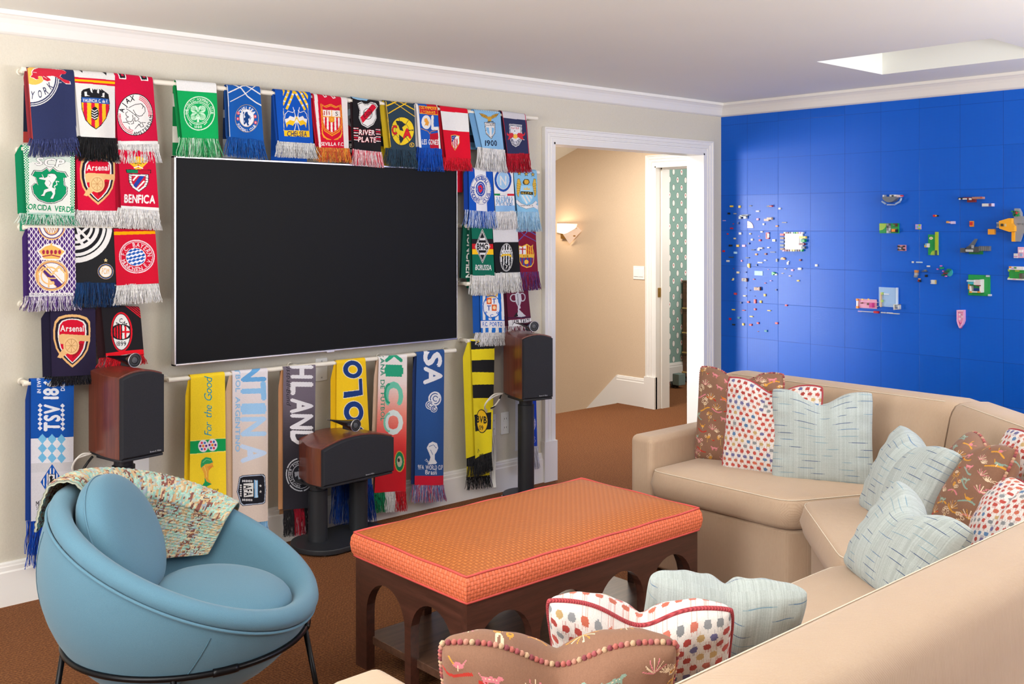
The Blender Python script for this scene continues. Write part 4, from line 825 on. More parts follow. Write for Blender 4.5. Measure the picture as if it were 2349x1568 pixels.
def d(c):
    for x, y in ((745, 175), (816, 185), (886, 190)): c.poly([(x+(27 if i % 2 == 0 else 12)*math.sin(i*math.pi/5), y-(32 if i % 2 == 0 else 14)*math.cos(i*math.pi/5)) for i in range(10)], '3A3424').poly([(x+(17 if i % 2 == 0 else 8)*math.sin(i*math.pi/5), y-(20 if i % 2 == 0 else 9)*math.cos(i*math.pi/5)) for i in range(10)], 'C8A850')
    for s in (1, -1):
        X = lambda x: 822+s*(x-822); pts = [(X(728), 240), (X(750), 235), (X(768), 300), (X(752), 380), (X(742), 440), (X(722), 400), (X(722), 300)]; c.poly(pts, '4A3C20').poly([(x+(X(742)-x)*.12, y+(330-y)*.05) for x, y in pts], 'D8B048')
        for i in range(5): c.line([(X(728), 290+i*26), (X(758), 300+i*22)], 3, '6A5420')
    c.poly([(785, 260), (800, 240), (840, 245), (850, 280), (830, 305), (795, 305), (780, 285)], '4A3C20').poly([(795, 262), (805, 248), (835, 255), (842, 280), (825, 298), (800, 296)], 'D8A840')
    c.poly([(762, 315), (882, 320), (882, 440), (860, 480), (820, 508), (780, 470), (762, 420)], '9CCCE8').poly([(762, 375), (882, 380), (882, 412), (762, 405)], '26221C'); c.text('M.C.F.C', 822, 393, 20, 'E0C060', w=98, bold=.04)
    c.poly([(790, 360), (795, 330), (810, 348), (822, 325), (835, 348), (850, 332), (852, 362)], 'D8C078')
    c.clip([(766, 416), (878, 420), (858, 476), (820, 504), (784, 468)])
    for i in range(5): c.line([(740+i*36, 410), (800+i*36, 520)], 13, WHT)
    c.clip(); c.line([(725, 480), (760, 510), (820, 535), (880, 520), (915, 490)], 34, '7A6A60').line([(722, 478), (760, 510), (820, 535), (880, 520), (918, 488)], 28, 'E8E4E4').text('SUPERBIA IN PROELIO', 822, 520, 13, '54484A', w=150); c.poly([(890, 500), (940, 520), (940, 560), (880, 530)], 'E8E4E4')
scarf('sky blue scarf with three gold stars above a gold-winged shield', K7, [(682, 122), (928, 132), (946, 580), (726, 577)], '84BADC', d, 150, ['A4CCE8', '90C0E2', 'B8D8EE'], layer='3A5A78', lshift=.02)
BG = '0C6650'
def d(c):
    c.poly([(220, 856), (480, 860), (480, 910), (220, 908)], BLK).poly([(220, 908), (480, 910), (480, 966), (220, 964)], 'C02028').poly([(220, 964), (480, 966), (480, 1022), (220, 1020)], 'F0BC20')
    dm = [(352, 755), (440, 938), (355, 1118), (268, 940)]; g = lambda s: [(x+(354-x)*s, y+(938-y)*s) for x, y in dm]; c.poly(g(0), WHT).poly(g(.05), BLK).poly(g(.13), WHT).poly(g(.2), BLK)
    c.poly([(290, 895), (415, 897), (432, 938), (415, 976), (292, 974), (275, 938)], WHT).text('BMG', 353, 936, 62, BLK, w=124, bold=.09, out=WHT, ow=.03)
    c.line([(330, 860), (380, 860)], 22, WHT).line([(330, 1012), (380, 1012)], 22, WHT)
    c.text('BORUSSIA', 364, 1162, 58, WHT, w=180, ang=1, bold=.06)
scarf('green scarf with a black and white diamond crest, right of the screen', K7, [(236, 712), (456, 716), (482, 1255), (246, 1252)], BG, d, 155, ['ECEAE8', 'DCDAD8'], layer='0A4A3A', blen=.36)
scarf('dark green scarf tail lettered downward, just left of the green diamond-crest scarf', K7, [(150, 712), (246, 712), (238, 1290), (126, 1280)], '0A4F3E',
      lambda c: c.text('MÜNCHEN', 210, 1010, 44, WHT, w=520, ang=92, bold=.07), 0, [], layer='0A3A30', yoff=-.028, lshift=.004, blen=.2)
def d(c):
    c.poly([(450, 710), (740, 710), (740, 898), (450, 905)], 'D4D2D4')
    c.ell(608, 1062, 62, 148, 'D8D8D8').ell(608, 1062, 57, 142, BLK); c.ell(608, 1062, 52, 136, 'E4E4E4'); c.clip(Canvas.epts(608, 1062, 50, 134))
    for i in range(4): c.poly([(566+i*24, 920), (580+i*24, 920), (580+i*24, 1210), (566+i*24, 1210)], BLK)
    c.poly([(540, 985), (680, 985), (680, 1022), (540, 1022)], 'E4E4E4'); c.text('JUVENTUS', 608, 1004, 24, BLK, w=98, bold=.03); c.line([(552, 1055), (580, 1035), (635, 1035), (665, 1060)], 18, 'E0B430')
    c.ell(608, 1160, 26, 34, BLK).line([(600, 1140), (618, 1150), (606, 1180)], 6, WHT); c.clip()
scarf('white over black scarf with a black and white striped oval crest', K7, [(462, 720), (722, 722), (750, 1216), (494, 1228)], '1A1A1E', d, 155, ['ECEAE8', 'DCDAD8'], layer='16161A', wrapcol='D4D2D4', back=['D4D2D4', '1A1A1E', '1A1A1E'])
def d(c):
    c.line([(735, 890), (800, 820), (870, 740)], 9, '54549A').line([(735, 765), (800, 830), (930, 895)], 7, '54549A').line([(780, 745), (860, 790), (925, 825)], 11, '54549A').line([(740, 800), (790, 745)], 7, '54549A')
    sh = [(742, 935), (775, 945), (820, 918), (860, 945), (888, 925), (882, 960), (902, 1030), (890, 1120), (865, 1160), (822, 1172), (775, 1150), (750, 1100), (742, 1030)]; c.poly(sh, 'E0B040'); g = lambda s: [(x+(822-x)*s, y+(1045-y)*s) for x, y in sh]; c.clip(g(.09))
    c.poly([(740, 920), (812, 920), (812, 1030), (740, 1030)], 'DCD8DC').poly([(776, 920), (786, 920), (786, 1030), (776, 1030)], 'B01C30').poly([(740, 970), (812, 970), (812, 980), (740, 980)], 'B01C30').poly([(812, 920), (900, 920), (900, 1030), (812, 1030)], 'E0A830')
    for i in range(4): c.poly([(822+i*20, 920), (831+i*20, 920), (831+i*20, 1030), (822+i*20, 1030)], 'B01C30')
    c.poly([(740, 1028), (905, 1028), (905, 1064), (740, 1064)], 'E0B040').poly([(740, 1064), (905, 1064), (905, 1180), (740, 1180)], '3C4A8C')
    for i in range(4): c.poly([(772+i*32, 1064), (786+i*32, 1064), (786+i*32, 1180), (772+i*32, 1180)], '8C1C3C')
    c.ell(818, 1110, 19, 23, 'E0B040'); c.clip(); c.text('FCB', 812, 1047, 24, '6A3020', w=46)
scarf('maroon scarf with blue lines and a red, blue and gold shield', K7, [(726, 735), (916, 737), (946, 1208), (758, 1218)], '7C1630', d, 140, ['7C1C44', '5A3A78', '8C2040', '4A3A80'], layer='5C1026')
def d(c):
    for x in (238, 280, 322, 364): c.poly([(x, 130), (x+20, 130), (x+24, 440), (x+4, 440)], WHT)
    c.poly([(262, 165), (290, 125), (325, 128), (345, 165), (330, 190), (275, 190)], 'E0B040').poly([(250, 150), (285, 130), (280, 160)], 'C82030').poly([(330, 130), (350, 150), (335, 160)], 'C82030')
    c.ring(302, 255, 58, 78, 6, '1C60B8').ell(302, 258, 50, 68, 'E6E4E6'); c.poly([(268, 190), (333, 190), (333, 282), (268, 282)], 'E6E4E6').poly([(268, 192), (300, 192), (300, 236), (268, 236)], 'D8602C').poly([(302, 238), (333, 238), (333, 282), (302, 282)], 'D8602C')
    c.ell(284, 214, 10, 13, 'F0D0A0').ell(318, 260, 10, 13, 'F0D0A0').line([(316, 198), (316, 232)], 6, '3A5AA0').line([(305, 200), (328, 200)], 6, '3A5AA0').line([(284, 246), (284, 278)], 6, '3A5AA0').line([(273, 248), (296, 248)], 6, '3A5AA0')
    c.arc('FCP', 302, 262, 52, 56, 140, 40, 22, '1C60B8', inward=True, bold=.04)
    c.poly([(222, 352), (390, 350), (392, 402), (224, 404)], 'E6E4E6'); c.text('F.C. PORTO', 306, 377, 30, '1C60B8', w=130, bold=.05); c.poly([(222, 348), (390, 346), (390, 353), (222, 355)], '1C60B8')
scarf('blue and white striped scarf with a crowned round crest', K8, [(218, 126), (380, 128), (392, 436), (226, 440)], '1C68C0', d, 68, ['ECEAEC', 'DCDCE0'], back=['1C58A8', '1C58A8', 'D8D8DC', '1C58A8'], layer='1850A0', lshift=.05)
def d(c):
    c.poly([(410, 330), (590, 322), (590, 326), (410, 336)], '1A2440').poly([(405, 352), (600, 330), (600, 400), (405, 400)], 'E0DCDC')
    t = [(462, 165), (482, 150), (505, 165), (508, 205), (497, 240), (500, 262), (488, 268), (508, 290), (540, 318), (505, 325), (475, 322), (482, 290), (482, 250), (468, 220)]
    c.ring(456, 190, 22, 24, 7, 'B8B6BE', 60, 330).ring(514, 185, 22, 26, 7, 'B8B6BE', -150, 120).poly([(x, y) for x, y in t], 'C0BEC6').ell(482, 135, 8, 12, 'C0BEC6').line([(480, 165), (485, 240)], 8, '8A8890').poly([(455, 325), (475, 290), (485, 320)], BLK)
    c.text('JAM TARTS', 508, 357, 30, '1E1A28', w=125, ang=-5, bold=.06)
scarf('maroon scarf with a silver trophy cup, behind the right loudspeaker', K8, [(402, 112), (556, 106), (586, 384), (424, 396)], '5E1A34', d, 60, ['6A1E3A', 'D8D4D4'], layer='3E1024', lshift=.04, back=['4A1228'])
def d(c):
    for a, b in (((505, 590), (497, 572)), ((690, 790), (675, 782)), ((890, 985), (872, 968))): c.poly([(150, a[0]), (330, b[0]), (330, b[1]), (150, a[1])], BLK)
    c.line([(190, 528), (215, 505), (245, 515), (262, 545), (275, 550), (270, 530)], 5, YE)
    c.poly([(180, 1090), (292, 1062), (292, 1160), (186, 1186)], BLK).ell(236, 1120, 38, 68, YE).ring(236, 1120, 37, 67, 5, BLK); c.text('BVB', 234, 1112, 40, BLK, w=64, bold=.08).text('09', 233, 1160, 26, BLK, w=26, bold=.05)
    c.line([(206, 1295), (210, 1275), (220, 1285)], 3, BLK)
scarf('yellow and black striped scarf left of the right loudspeaker', K8, [(154, 484), (322, 492), (296, 1275), (182, 1325)], 'EAD624', d, 100, ['1C1C20', '26262A'], back=['D8C420', 'D8C420', 'D8C420', '1C1C20', 'D8C420', 'D8C420', 'D8C420', '1C1C20', 'D8C420'], layer='DCC822', lshift=.055, blen=.78, fb=['1C1C20'], bfl=.07)
def d(c):
    c.poly([(505, 770), (530, 770), (533, 1240), (520, 1240)], '38A8D8').poly([(570, 770), (622, 770), (624, 1235), (570, 1240)], '1440B4')
    c.ring(548, 1065, 58, 78, 7, '1C48B0', -60, 240).ell(548, 1065, 52, 70, 'E8E6EC'); c.ring(548, 1065, 58, 78, 5, 'E8E6EC', -90, 60)
    c.poly([(515, 1060), (608, 1018), (605, 1028), (560, 1058), (515, 1082)], '1C48B0').poly([(522, 1062), (590, 1030), (550, 1055), (520, 1074)], 'E8E6EC').text('ЗЕНИТ', 545, 1043, 18, '1C48B0', w=52, ang=-24, bold=.03)
    c.ell(548, 1088, 22, 26, '1C48B0').ell(548, 1088, 17, 20, 'E8E6EC').ell(548, 1088, 8, 9, '1C48B0').ell(548, 976, 13, 15, '1C48B0').text('1925', 545, 1190, 40, '1C48B0', w=118, ang=-3, bold=.03, out='E8E6EC', ow=.05); c.arc('САНКТ-ПЕТЕРБУРГ', 548, 1065, 54, 68, 140, 30, 12, '1C48B0', inward=True)
scarf('white and blue scarf just right of the black speaker column', K8, [(497, 510), (606, 500), (624, 1236), (505, 1248)], 'E2E2EA', d, 115, ['E6E4EA', 'D0D0DA'], layer='C8C8D2')
# ---- long scarves under the television
def d(c):
    c.text('For the Good', 362, 500, 62, '1E90A8', w=430, ang=-90, bold=.0, slant=.25, ls=.04)
    c.poly([(210, 762), (510, 738), (510, 842), (210, 868)], '149A50').line([(210, 762), (510, 738)], 5, 'F0E080').line([(210, 866), (510, 840)], 5, 'F0E080')
    for x, y in ((324, 800), (400, 793)):
        c.ell(x, y, 41, 48, 'D8D8E4').ell(x, y, 37, 44, 'ECE4E8')
        for a in range(0, 360, 60): t = math.radians(a); c.ell(x+24*math.cos(t), y+28*math.sin(t), 9, 10, ['6A2A7A', 'D83858', '2A6AB0'][a//60 % 3])
        c.ell(x, y, 10, 11, 'E88A30')
    c.poly([(300, 960), (305, 915), (340, 888), (385, 895), (408, 925), (398, 965), (370, 1000), (366, 1060), (395, 1110), (345, 1130), (310, 1125), (335, 1085), (330, 1020)], 'E8A83C').poly([(302, 950), (310, 912), (345, 888), (388, 896), (405, 930), (380, 940), (340, 945), (305, 975)], '2E9A5A').poly([(334, 1050), (352, 1085), (395, 1108), (345, 1131), (310, 1125), (334, 1090)], '1E9A58')
    c.line([(320, 930), (350, 905), (390, 915)], 5, '7FC890').line([(330, 960), (350, 1010), (352, 1050)], 5, 'F4C870').text('2014', 385, 968, 24, 'D85830', w=46, ang=-25, bold=.02).line([(305, 1110), (325, 1128)], 6, '1E9A58')
    c.text('FIFA WORLD CUP', 348, 1166, 24, '2A2A3A', w=205, ang=-4.5, bold=.06).text('Brasil', 350, 1198, 30, '2A8A4A', w=72, ang=-4, bold=.02)
    c.poly([(210, 1272), (498, 1228), (498, 1246), (210, 1292)], '169A50').poly([(210, 1300), (498, 1282), (498, 1296), (210, 1316)], '169A50').line([(472, 1222), (500, 1330)], 3, 'C8A820')
scarf('bright yellow scarf with blue script, a green band and a trophy emblem', KA, [(230, 272), (497, 247), (510, 1345), (216, 1345)], 'F2D02C', d, 40, ['F2D02C', '169A50'], layer='E4BC18', lshift=.02, back=['E8C420'])
AR = 'D9C9C0'
def d(c):
    grad(c, 545, 850, 200, 1470, -22, [(228, 224, 230), (224, 212, 212), (217, 200, 188), (216, 198, 186), (216, 198, 186)])
    for ch, y, col in (('N', 250, '6AA8DC'), ('T', 400, '8CBEE8'), ('I', 540, '9CC8EE'), ('N', 680, 'AED0F0'), ('A', 890, 'C4D8F2')): c.text(ch, 722, y, 182, col, w=(48 if ch == 'I' else 135), ang=88, bold=.09)
    c.text('FUTBOL ARGENTINO', 600, 505, 36, '8CBAE0', w=745, ang=90, bold=.06)
    sh = [(592, 1190), (612, 1075), (640, 1062), (790, 1048), (808, 1062), (816, 1175), (808, 1270), (790, 1280), (640, 1300), (622, 1285)]; g = lambda s: [(x+(708-x)*s, y+(1175-y)*s) for x, y in sh]
    c.poly(g(0), '1E1E26').poly(g(.04), 'B8C4DA').poly(g(.09), '1E1E26'); c.poly([(645, 1128), (718, 1120), (718, 1225), (648, 1232)], WHT); c.text('AFA', 680, 1178, 56, '1E1E26', w=84, ang=84, bold=.06)
    for i in range(3): c.poly([(722+i*10, 1096), (728+i*10, 1096), (730+i*10, 1232), (724+i*10, 1234)], ['7AB4E8', 'E8E8F0', '7AB4E8'][i]); c.poly([(730+i*7, 1100), (735+i*7, 1100), (737+i*7, 1230), (732+i*7, 1230)], 'A0CCF0')
    for y in (1140, 1185): c.poly([(770+(12 if i % 2 == 0 else 5)*math.sin(i*math.pi/5), y-(12 if i % 2 == 0 else 5)*math.cos(i*math.pi/5)) for i in range(10)], WHT)
    for i in range(6): c.ell(640+i*13, 1106, 5, 9, 'D8D8DC').ell(640+i*13, 1252, 5, 9, 'D8D8DC').ell(625, 1140+i*16, 7, 6, 'D8D8DC')
scarf('pale scarf with large light blue letters and a dark badge', KA, [(556, 242), (832, 218), (830, 1410), (560, 1440)], 'E0DCE0', d, 150, ['7AB4E0', '8CC0E8', 'A8D0F0'], layer='C8A888', lshift=.035, seg=None, back=['B8845C', 'C89468'])
def d(c):
    grad(c, 940, 1220, 180, 1380, -20, [(114, 104, 116), (108, 98, 110), (58, 54, 62), (48, 46, 54), (46, 44, 52)])
    for ch, y, w in (('H', 250, 96), ('L', 385, 90), ('A', 525, 110), ('N', 650, 108), ('D', 775, 100)): c.text(ch, 1100, y, 165, 'E0DEE2', w=w, ang=91, bold=.09)
    c.text('Fussball-Bund', 998, 345, 34, '26242C', w=350, ang=90, slant=.3, bold=.0)
    c.ell(1085, 1058, 108, 128, 'C8CAD4').ell(1085, 1058, 99, 119, '26262E').ring(1085, 1058, 88, 104, 4, 'C8CAD4').ring(1085, 1058, 60, 74, 4, 'C8CAD4'); c.arc('DEUTSCHER FUSSBALL-BUND', 1085, 1058, 76, 92, 100, 380, 18, 'C8CAD4')
    for a in (0, 60, 120, 180, 240, 300): t = math.radians(a+20); c.line([(1085+100*math.cos(t), 1058+118*math.sin(t)), (1085+112*math.cos(t), 1058+132*math.sin(t))], 10, '32303A')
    c.poly([(1070, 1010), (1095, 1010), (1090, 1035), (1125, 1040), (1115, 1075), (1100, 1065), (1098, 1100), (1070, 1100), (1065, 1065), (1045, 1080), (1040, 1040), (1072, 1035)], '9A9CA6')
o = scarf('grey scarf with tall white letters and a round eagle crest', KA, [(954, 206), (1208, 186), (1196, 1300), (954, 1330)], '5A5460', d, 175, [], layer='B8845C', lshift=.022, seg=[['1C1A1E', '26242A'], ['B01C34', '901428'], ['1C1A1E', '26242A']], back=['A87850'])
m = MB().box((.066, -.030, -.83), (.100, -.027, -.79)).build('care_tag', simple('navy_tag', '203A5C', .7), o)
def d(c):
    for y, h in ((205, 0), (490, 0)): c.ell(550 if y < 300 else 556, y, 76, 82 if y > 300 else 60, 'E8E0C0').ell(550 if y < 300 else 556, y, 71, 77 if y > 300 else 55, '1E3A78').ell(550 if y < 300 else 556, y, 36, 40 if y > 300 else 28, 'E8E0C0').ell(550 if y < 300 else 556, y, 31, 35 if y > 300 else 23, 'F0C420')
    c.poly([(478, 350), (590, 332), (588, 260), (622, 255), (630, 372), (480, 398)], 'E8E0C0').poly([(483, 352), (595, 337), (593, 264), (618, 260), (625, 368), (483, 393)], '1E3A78')
    c.ell(556, 640, 82, 60, 'E8E0C0').ell(556, 642, 77, 56, '1E3A78').ell(550, 660, 30, 40, 'F0C420')
    c.poly([(400, 985), (700, 985), (700, 1090), (400, 1090)], '16407E')
scarf('golden yellow scarf with large navy letters, behind the centre loudspeaker', KB, [(432, 152), (648, 130), (700, 1080), (432, 1085)], 'F0C420', d, 235, ['10409C', '0C3484', '1A4CAE'], layer='E0B010', lshift=.03, back=['E0B414'])
def d(c):
    grad(c, 700, 975, 95, 1180, -16, [(234, 230, 228), (232, 214, 208), (230, 140, 124), (224, 70, 66), (212, 36, 46), (206, 30, 42)])
    G = '2A9E78'
    c.clip([(740, 112), (965, 100), (965, 160), (740, 160)]); c.text('X', 862, 108, 122, G, w=105, ang=91, bold=.09); c.clip()
    c.text('I', 862, 218, 128, G, w=44, ang=91, bold=.1).text('C', 862, 378, 126, '6CC0A4', w=150, ang=91, bold=.10).text('O', 860, 590, 130, 'DCE8E4', w=170, ang=91, bold=.10); c.ring(828, 590, 40, 66, 16, '7CC8AC', 90, 270).ring(828, 378, 34, 66, 16, '2A9E78', 90, 270)
    c.text('MEXICANA DE FUTBOL', 775, 272, 30, '3A8A70', w=610, ang=90, bold=.05)
    c.ell(905, 890, 36, 84, 'D8A848').ell(905, 890, 30, 76, '1E8A5A').ell(905, 890, 18, 44, 'C8C0A8').ell(900, 880, 8, 16, '3A3A34')
scarf('white-to-red scarf with green-fading letters, right of the centre loudspeaker', KB, [(748, 122), (960, 104), (948, 1130), (712, 1142)], 'E4DEDC', d, 118, [], layer='C8A890', lshift=.02, seg=[['128A58', '0E7048'], ['ECEAE8', 'DCDAD8'], ['D01C2C', 'B81424']], back=['C8A080'])
def d(c):
    c.text('S', 1152, 138, 128, 'E4E4E8', w=95, ang=92, bold=.09, slant=.1).text('A', 1155, 262, 130, 'E4E4E8', w=120, ang=92, bold=.09)
    for x, y, r in ((1165, 430, 50), (1128, 478, 32), (1155, 505, 26)): c.ell(x, y, r, r*1.05, 'E4E4E8').ring(x, y, r*.72, r*.75, 7, '2A508C', 0, 300).ring(x+2, y, r*.36, r*.38, 6, '2A508C', 60, 340)
    c.poly([(1104, 800), (1120, 765), (1145, 752), (1178, 765), (1188, 800), (1175, 830), (1160, 850), (1160, 885), (1178, 912), (1168, 922), (1110, 926), (1120, 905), (1130, 870), (1118, 835)], 'E4E4E8').line([(1120, 790), (1150, 775), (1172, 800)], 4, '2A508C').line([(1130, 815), (1145, 850)], 4, '2A508C').text('TM', 1104, 898, 16, 'E4E4E8', ang=50)
    c.text('FIFA WORLD CUP', 1137, 948, 34, 'E4E4E8', w=182, bold=.05).text('Brasil', 1135, 985, 34, 'E4E4E8', w=78, bold=.04)
    c.poly([(1010, 1015), (1250, 1012), (1250, 1090), (1010, 1090)], 'C81C34')
scarf('denim blue scarf with a white swirl and small trophy above a red band', KB, [(1032, 90), (1240, 68), (1234, 1084), (1020, 1086)], '2A508C', d, 98, ['9C8CB4', 'C84860', '5A7AB4', 'D0CCD8', '7A5A90'], layer='1C2E5C', lshift=.02, back=['1A2444', '1A2444', '1A2444', '1A2444', '1A2444', 'B01C34'], blen=.62, fb=['9C8CB4', 'C84860', '5A7AB4'], bfl=.07)
# ================================================================ television
M_SCREEN = simple('black_glass_screen', '1A1A1C', .45, spec=.06, var=.0)
M_SILVER = simple('brushed_silver', 'C9C4C6', .3, 1.0)
M_DARK = simple('dark_grey_plastic', '2A2A2C', .5)
TY = 4.455
a = onY(401, 359, TY); b = onY(1050, 386, TY); a2 = onY(397, 838, TY); b2 = onY(1047, 780, TY)
tx0, tx1, tz0, tz1 = (a.x+a2.x)/2, (b.x+b2.x)/2, (a2.z+b2.z)/2, (a.z+b.z)/2
TVC = Vector(((tx0+tx1)/2, TY, tz0)); tv = empty('television', TVC)
tag(tv, 'large flat black television with thin silver edge mounted amid the scarves', 'television')
def loc(p): return (p[0]-TVC.x, p[1]-TVC.y, p[2]-TVC.z)
m = MB(); e = .009
m.box(loc((tx0+e, TY, tz0+e+.004)), loc((tx1-e, TY+.012, tz1-e))); m.build('screen', M_SCREEN, tv)
m = MB()
for p, q in (((tx0, TY-.004, tz0), (tx0+e, TY+.03, tz1)), ((tx1-e*.5, TY-.004, tz0), (tx1, TY+.03, tz1)), ((tx0, TY-.004, tz1-e), (tx1, TY+.03, tz1)), ((tx0, TY-.004, tz0), (tx1, TY+.03, tz0+e))): m.box(loc(p), loc(q))
m.build('bezel', M_SILVER, tv, bevel=.0015)
m = MB().box(loc((tx0+.004, TY+.012, tz0+.004)), loc((tx1-.004, TY+.032, tz1-.004))).box(loc((tx0+.35, TY+.03, tz0+.2)), loc((tx1-.35, WY-.001, tz1-.25)))
m.build('back_panel', M_DARK, tv)
mx = onY(758, 806, TY-.005); m = MB().box((mx.x-TVC.x-.022, -.008, -.006), (mx.x-TVC.x+.022, .02, .004)); m.build('sensor_bar', M_SILVER, tv, bevel=.002)
# ================================================================ loudspeakers
def wood(name, c1, c2, c3, rough=.32, sc=3.0, ax=2, coat=.25):
    t = NT(name); co = t.co(); s = [22, 22, 22]; s[ax] = 1.2
    n = t.noise(co, sc, 4, tuple(s)); n2 = t.noise(co, sc*7, 3, tuple(s)); c = t.mix(t.ramp(n, .3, .7), rgb(c1), rgb(c2)); c = t.mix(t.ma('MULTIPLY', t.ramp(n2, .45, .75), .5), c, rgb(c3))
    t.set('Base Color', c); t.set('Roughness', rough); t.set('Coat Weight', coat); t.set('Coat Roughness', .2); return t.m
M_ROSE = wood('rosewood_veneer', '5E2C22', '7C3F2C', '40201C')
M_GRILLE = NT('black_grille_cloth')
_n = M_GRILLE.noise(M_GRILLE.co(), 500, 2); M_GRILLE.set('Base Color', M_GRILLE.mix(_n, rgb('26262A'), rgb('34343A'))); M_GRILLE.set('Roughness', .9); M_GRILLE.set('Specular IOR Level', .15); M_GRILLE.bump(_n, .3, .001); M_GRILLE = M_GRILLE.m
M_SATIN = simple('black_satin_metal', '26272B', .45, var=.03, bump=.05, sc=300)
M_GLOSS = simple('black_gloss', '101013', .12, spec=.6, coat=.4, var=0)
M_SILK = simple('pale_lettering', 'C8C8CC', .5)
def letters(st, h, w, mat, parent, M, name='lettering', bold=.0, depth=.0006):
    v = []; f = []; x = 0; em = h/CAPH; tot = sum(Glyphs.get(c)[3]+.1 for c in st)-.1; sx = (w/tot) if w else em; mb = MB()
    for ch in st:
        V, T, _, ad = Glyphs.get(ch)
        if len(V): mb.add([M @ Vector(((p[0]+x)*sx-tot*sx/2, -depth, p[1]*em-h/2)) for p in V], [tuple(int(i) for i in t) for t in T])
        x += ad+.1
    return mb.build(name, mat, parent, recalc=False)
def curved_box(w, d, z0, hf, crest, taper, n=14):
    """front at y=0 facing -y, back at y=d; sides bulge then taper to the back; the top arches across the width"""
    prof = []
    for i in range(n+1):
        t = i/n; x = w/2*(1+.035*math.sin(math.pi*min(1, t*1.6))) - (w/2*taper)*max(0, t-.15)**1.8/.85**1.8
        prof.append((x, d*t))
    poly = [(x, y) for x, y in prof]+[(-x, y) for x, y in prof[::-1]]
    nx = 12; rows = []; V = []; Fc = []
    def ztop(x, y): 
        t = max(-1, min(1, x/(w/2))); return z0+hf+crest*(1-t*t)*(1-.15*y/d)
    for (x, y) in prof:
        for i in range(nx+1):
            u = -1+2*i/nx; V.append((x*u, y, ztop(x*u, y)))
    m = MB(); W_ = nx+1; F_ = [(j*W_+i, j*W_+i+1, (j+1)*W_+i+1, (j+1)*W_+i) for j in range(n) for i in range(nx)]
    off = len(V); Vb = [(x*(-1+2*i/nx), y, z0) for (x, y) in prof for i in range(nx+1)]; V += Vb; F_ += [tuple(off+k for k in q) for q in F_[:n*nx]]
    for j in range(n):
        for i in (0, nx): a, b = j*W_+i, (j+1)*W_+i; F_.append((a, b, off+b, off+a))
    for i in range(nx):
        for j in (0, n): a, b = j*W_+i, j*W_+i+1; F_.append((a, b, off+b, off+a))
    return m.add(V, F_), ztop
def tweeter(parent, x, yf, z, s=1.0):
    """bullet tweeter lying on the cabinet top, nose forward"""
    R0 = Matrix.Translation((x, yf, z)) @ Matrix.Rotation(math.radians(90), 4, 'X')   # local +z -> -y
    pr = [(.0022, -.20), (.003, -.19), (.0045, -.165), (.006, -.15), (.0085, -.12), (.013, -.085), (.019, -.05), (.0245, -.02), (.027, -.004), (.0275, .004), (.0265, .008)]
    pr = [(r*s, q*s) for r, q in pr]
    t = MB().lathe(pr, 24, R0).build('tweeter', M_GLOSS, parent, smooth=True)
    MB().lathe([(.0265*s, .006*s), (.0285*s, .006*s), (.0285*s, .0095*s), (.0255*s, .0105*s), (.0265*s, .006*s)], 28, R0, cap=False).build('trim_ring', M_SILVER, t, smooth=True)
    MB().lathe([(.0255*s, .0075*s), (.0255*s, .0095*s), (.018*s, .0085*s), (.014*s, .0085*s)], 24, R0, cap=False).build('surround', M_DARK, t, smooth=True)
    MB().sphere((x, yf-.008*s, z), (.0125*s, .004*s, .0125*s), 16).build('dome', simple('grey_dome_mesh', '4A4B50', .6, .0), t, smooth=True)
    MB().lathe([(.0024*s, -.205*s), (.0042*s, -.2*s), (.0042*s, -.182*s), (.003*s, -.18*s)], 12, R0).build('tail_cap', M_SILVER, t, smooth=True)
    MB().box((x-.005, yf+.03, z-.030), (x+.005, yf+.09, z-.015)).build('tweeter_foot', M_SATIN, t, bevel=.002)
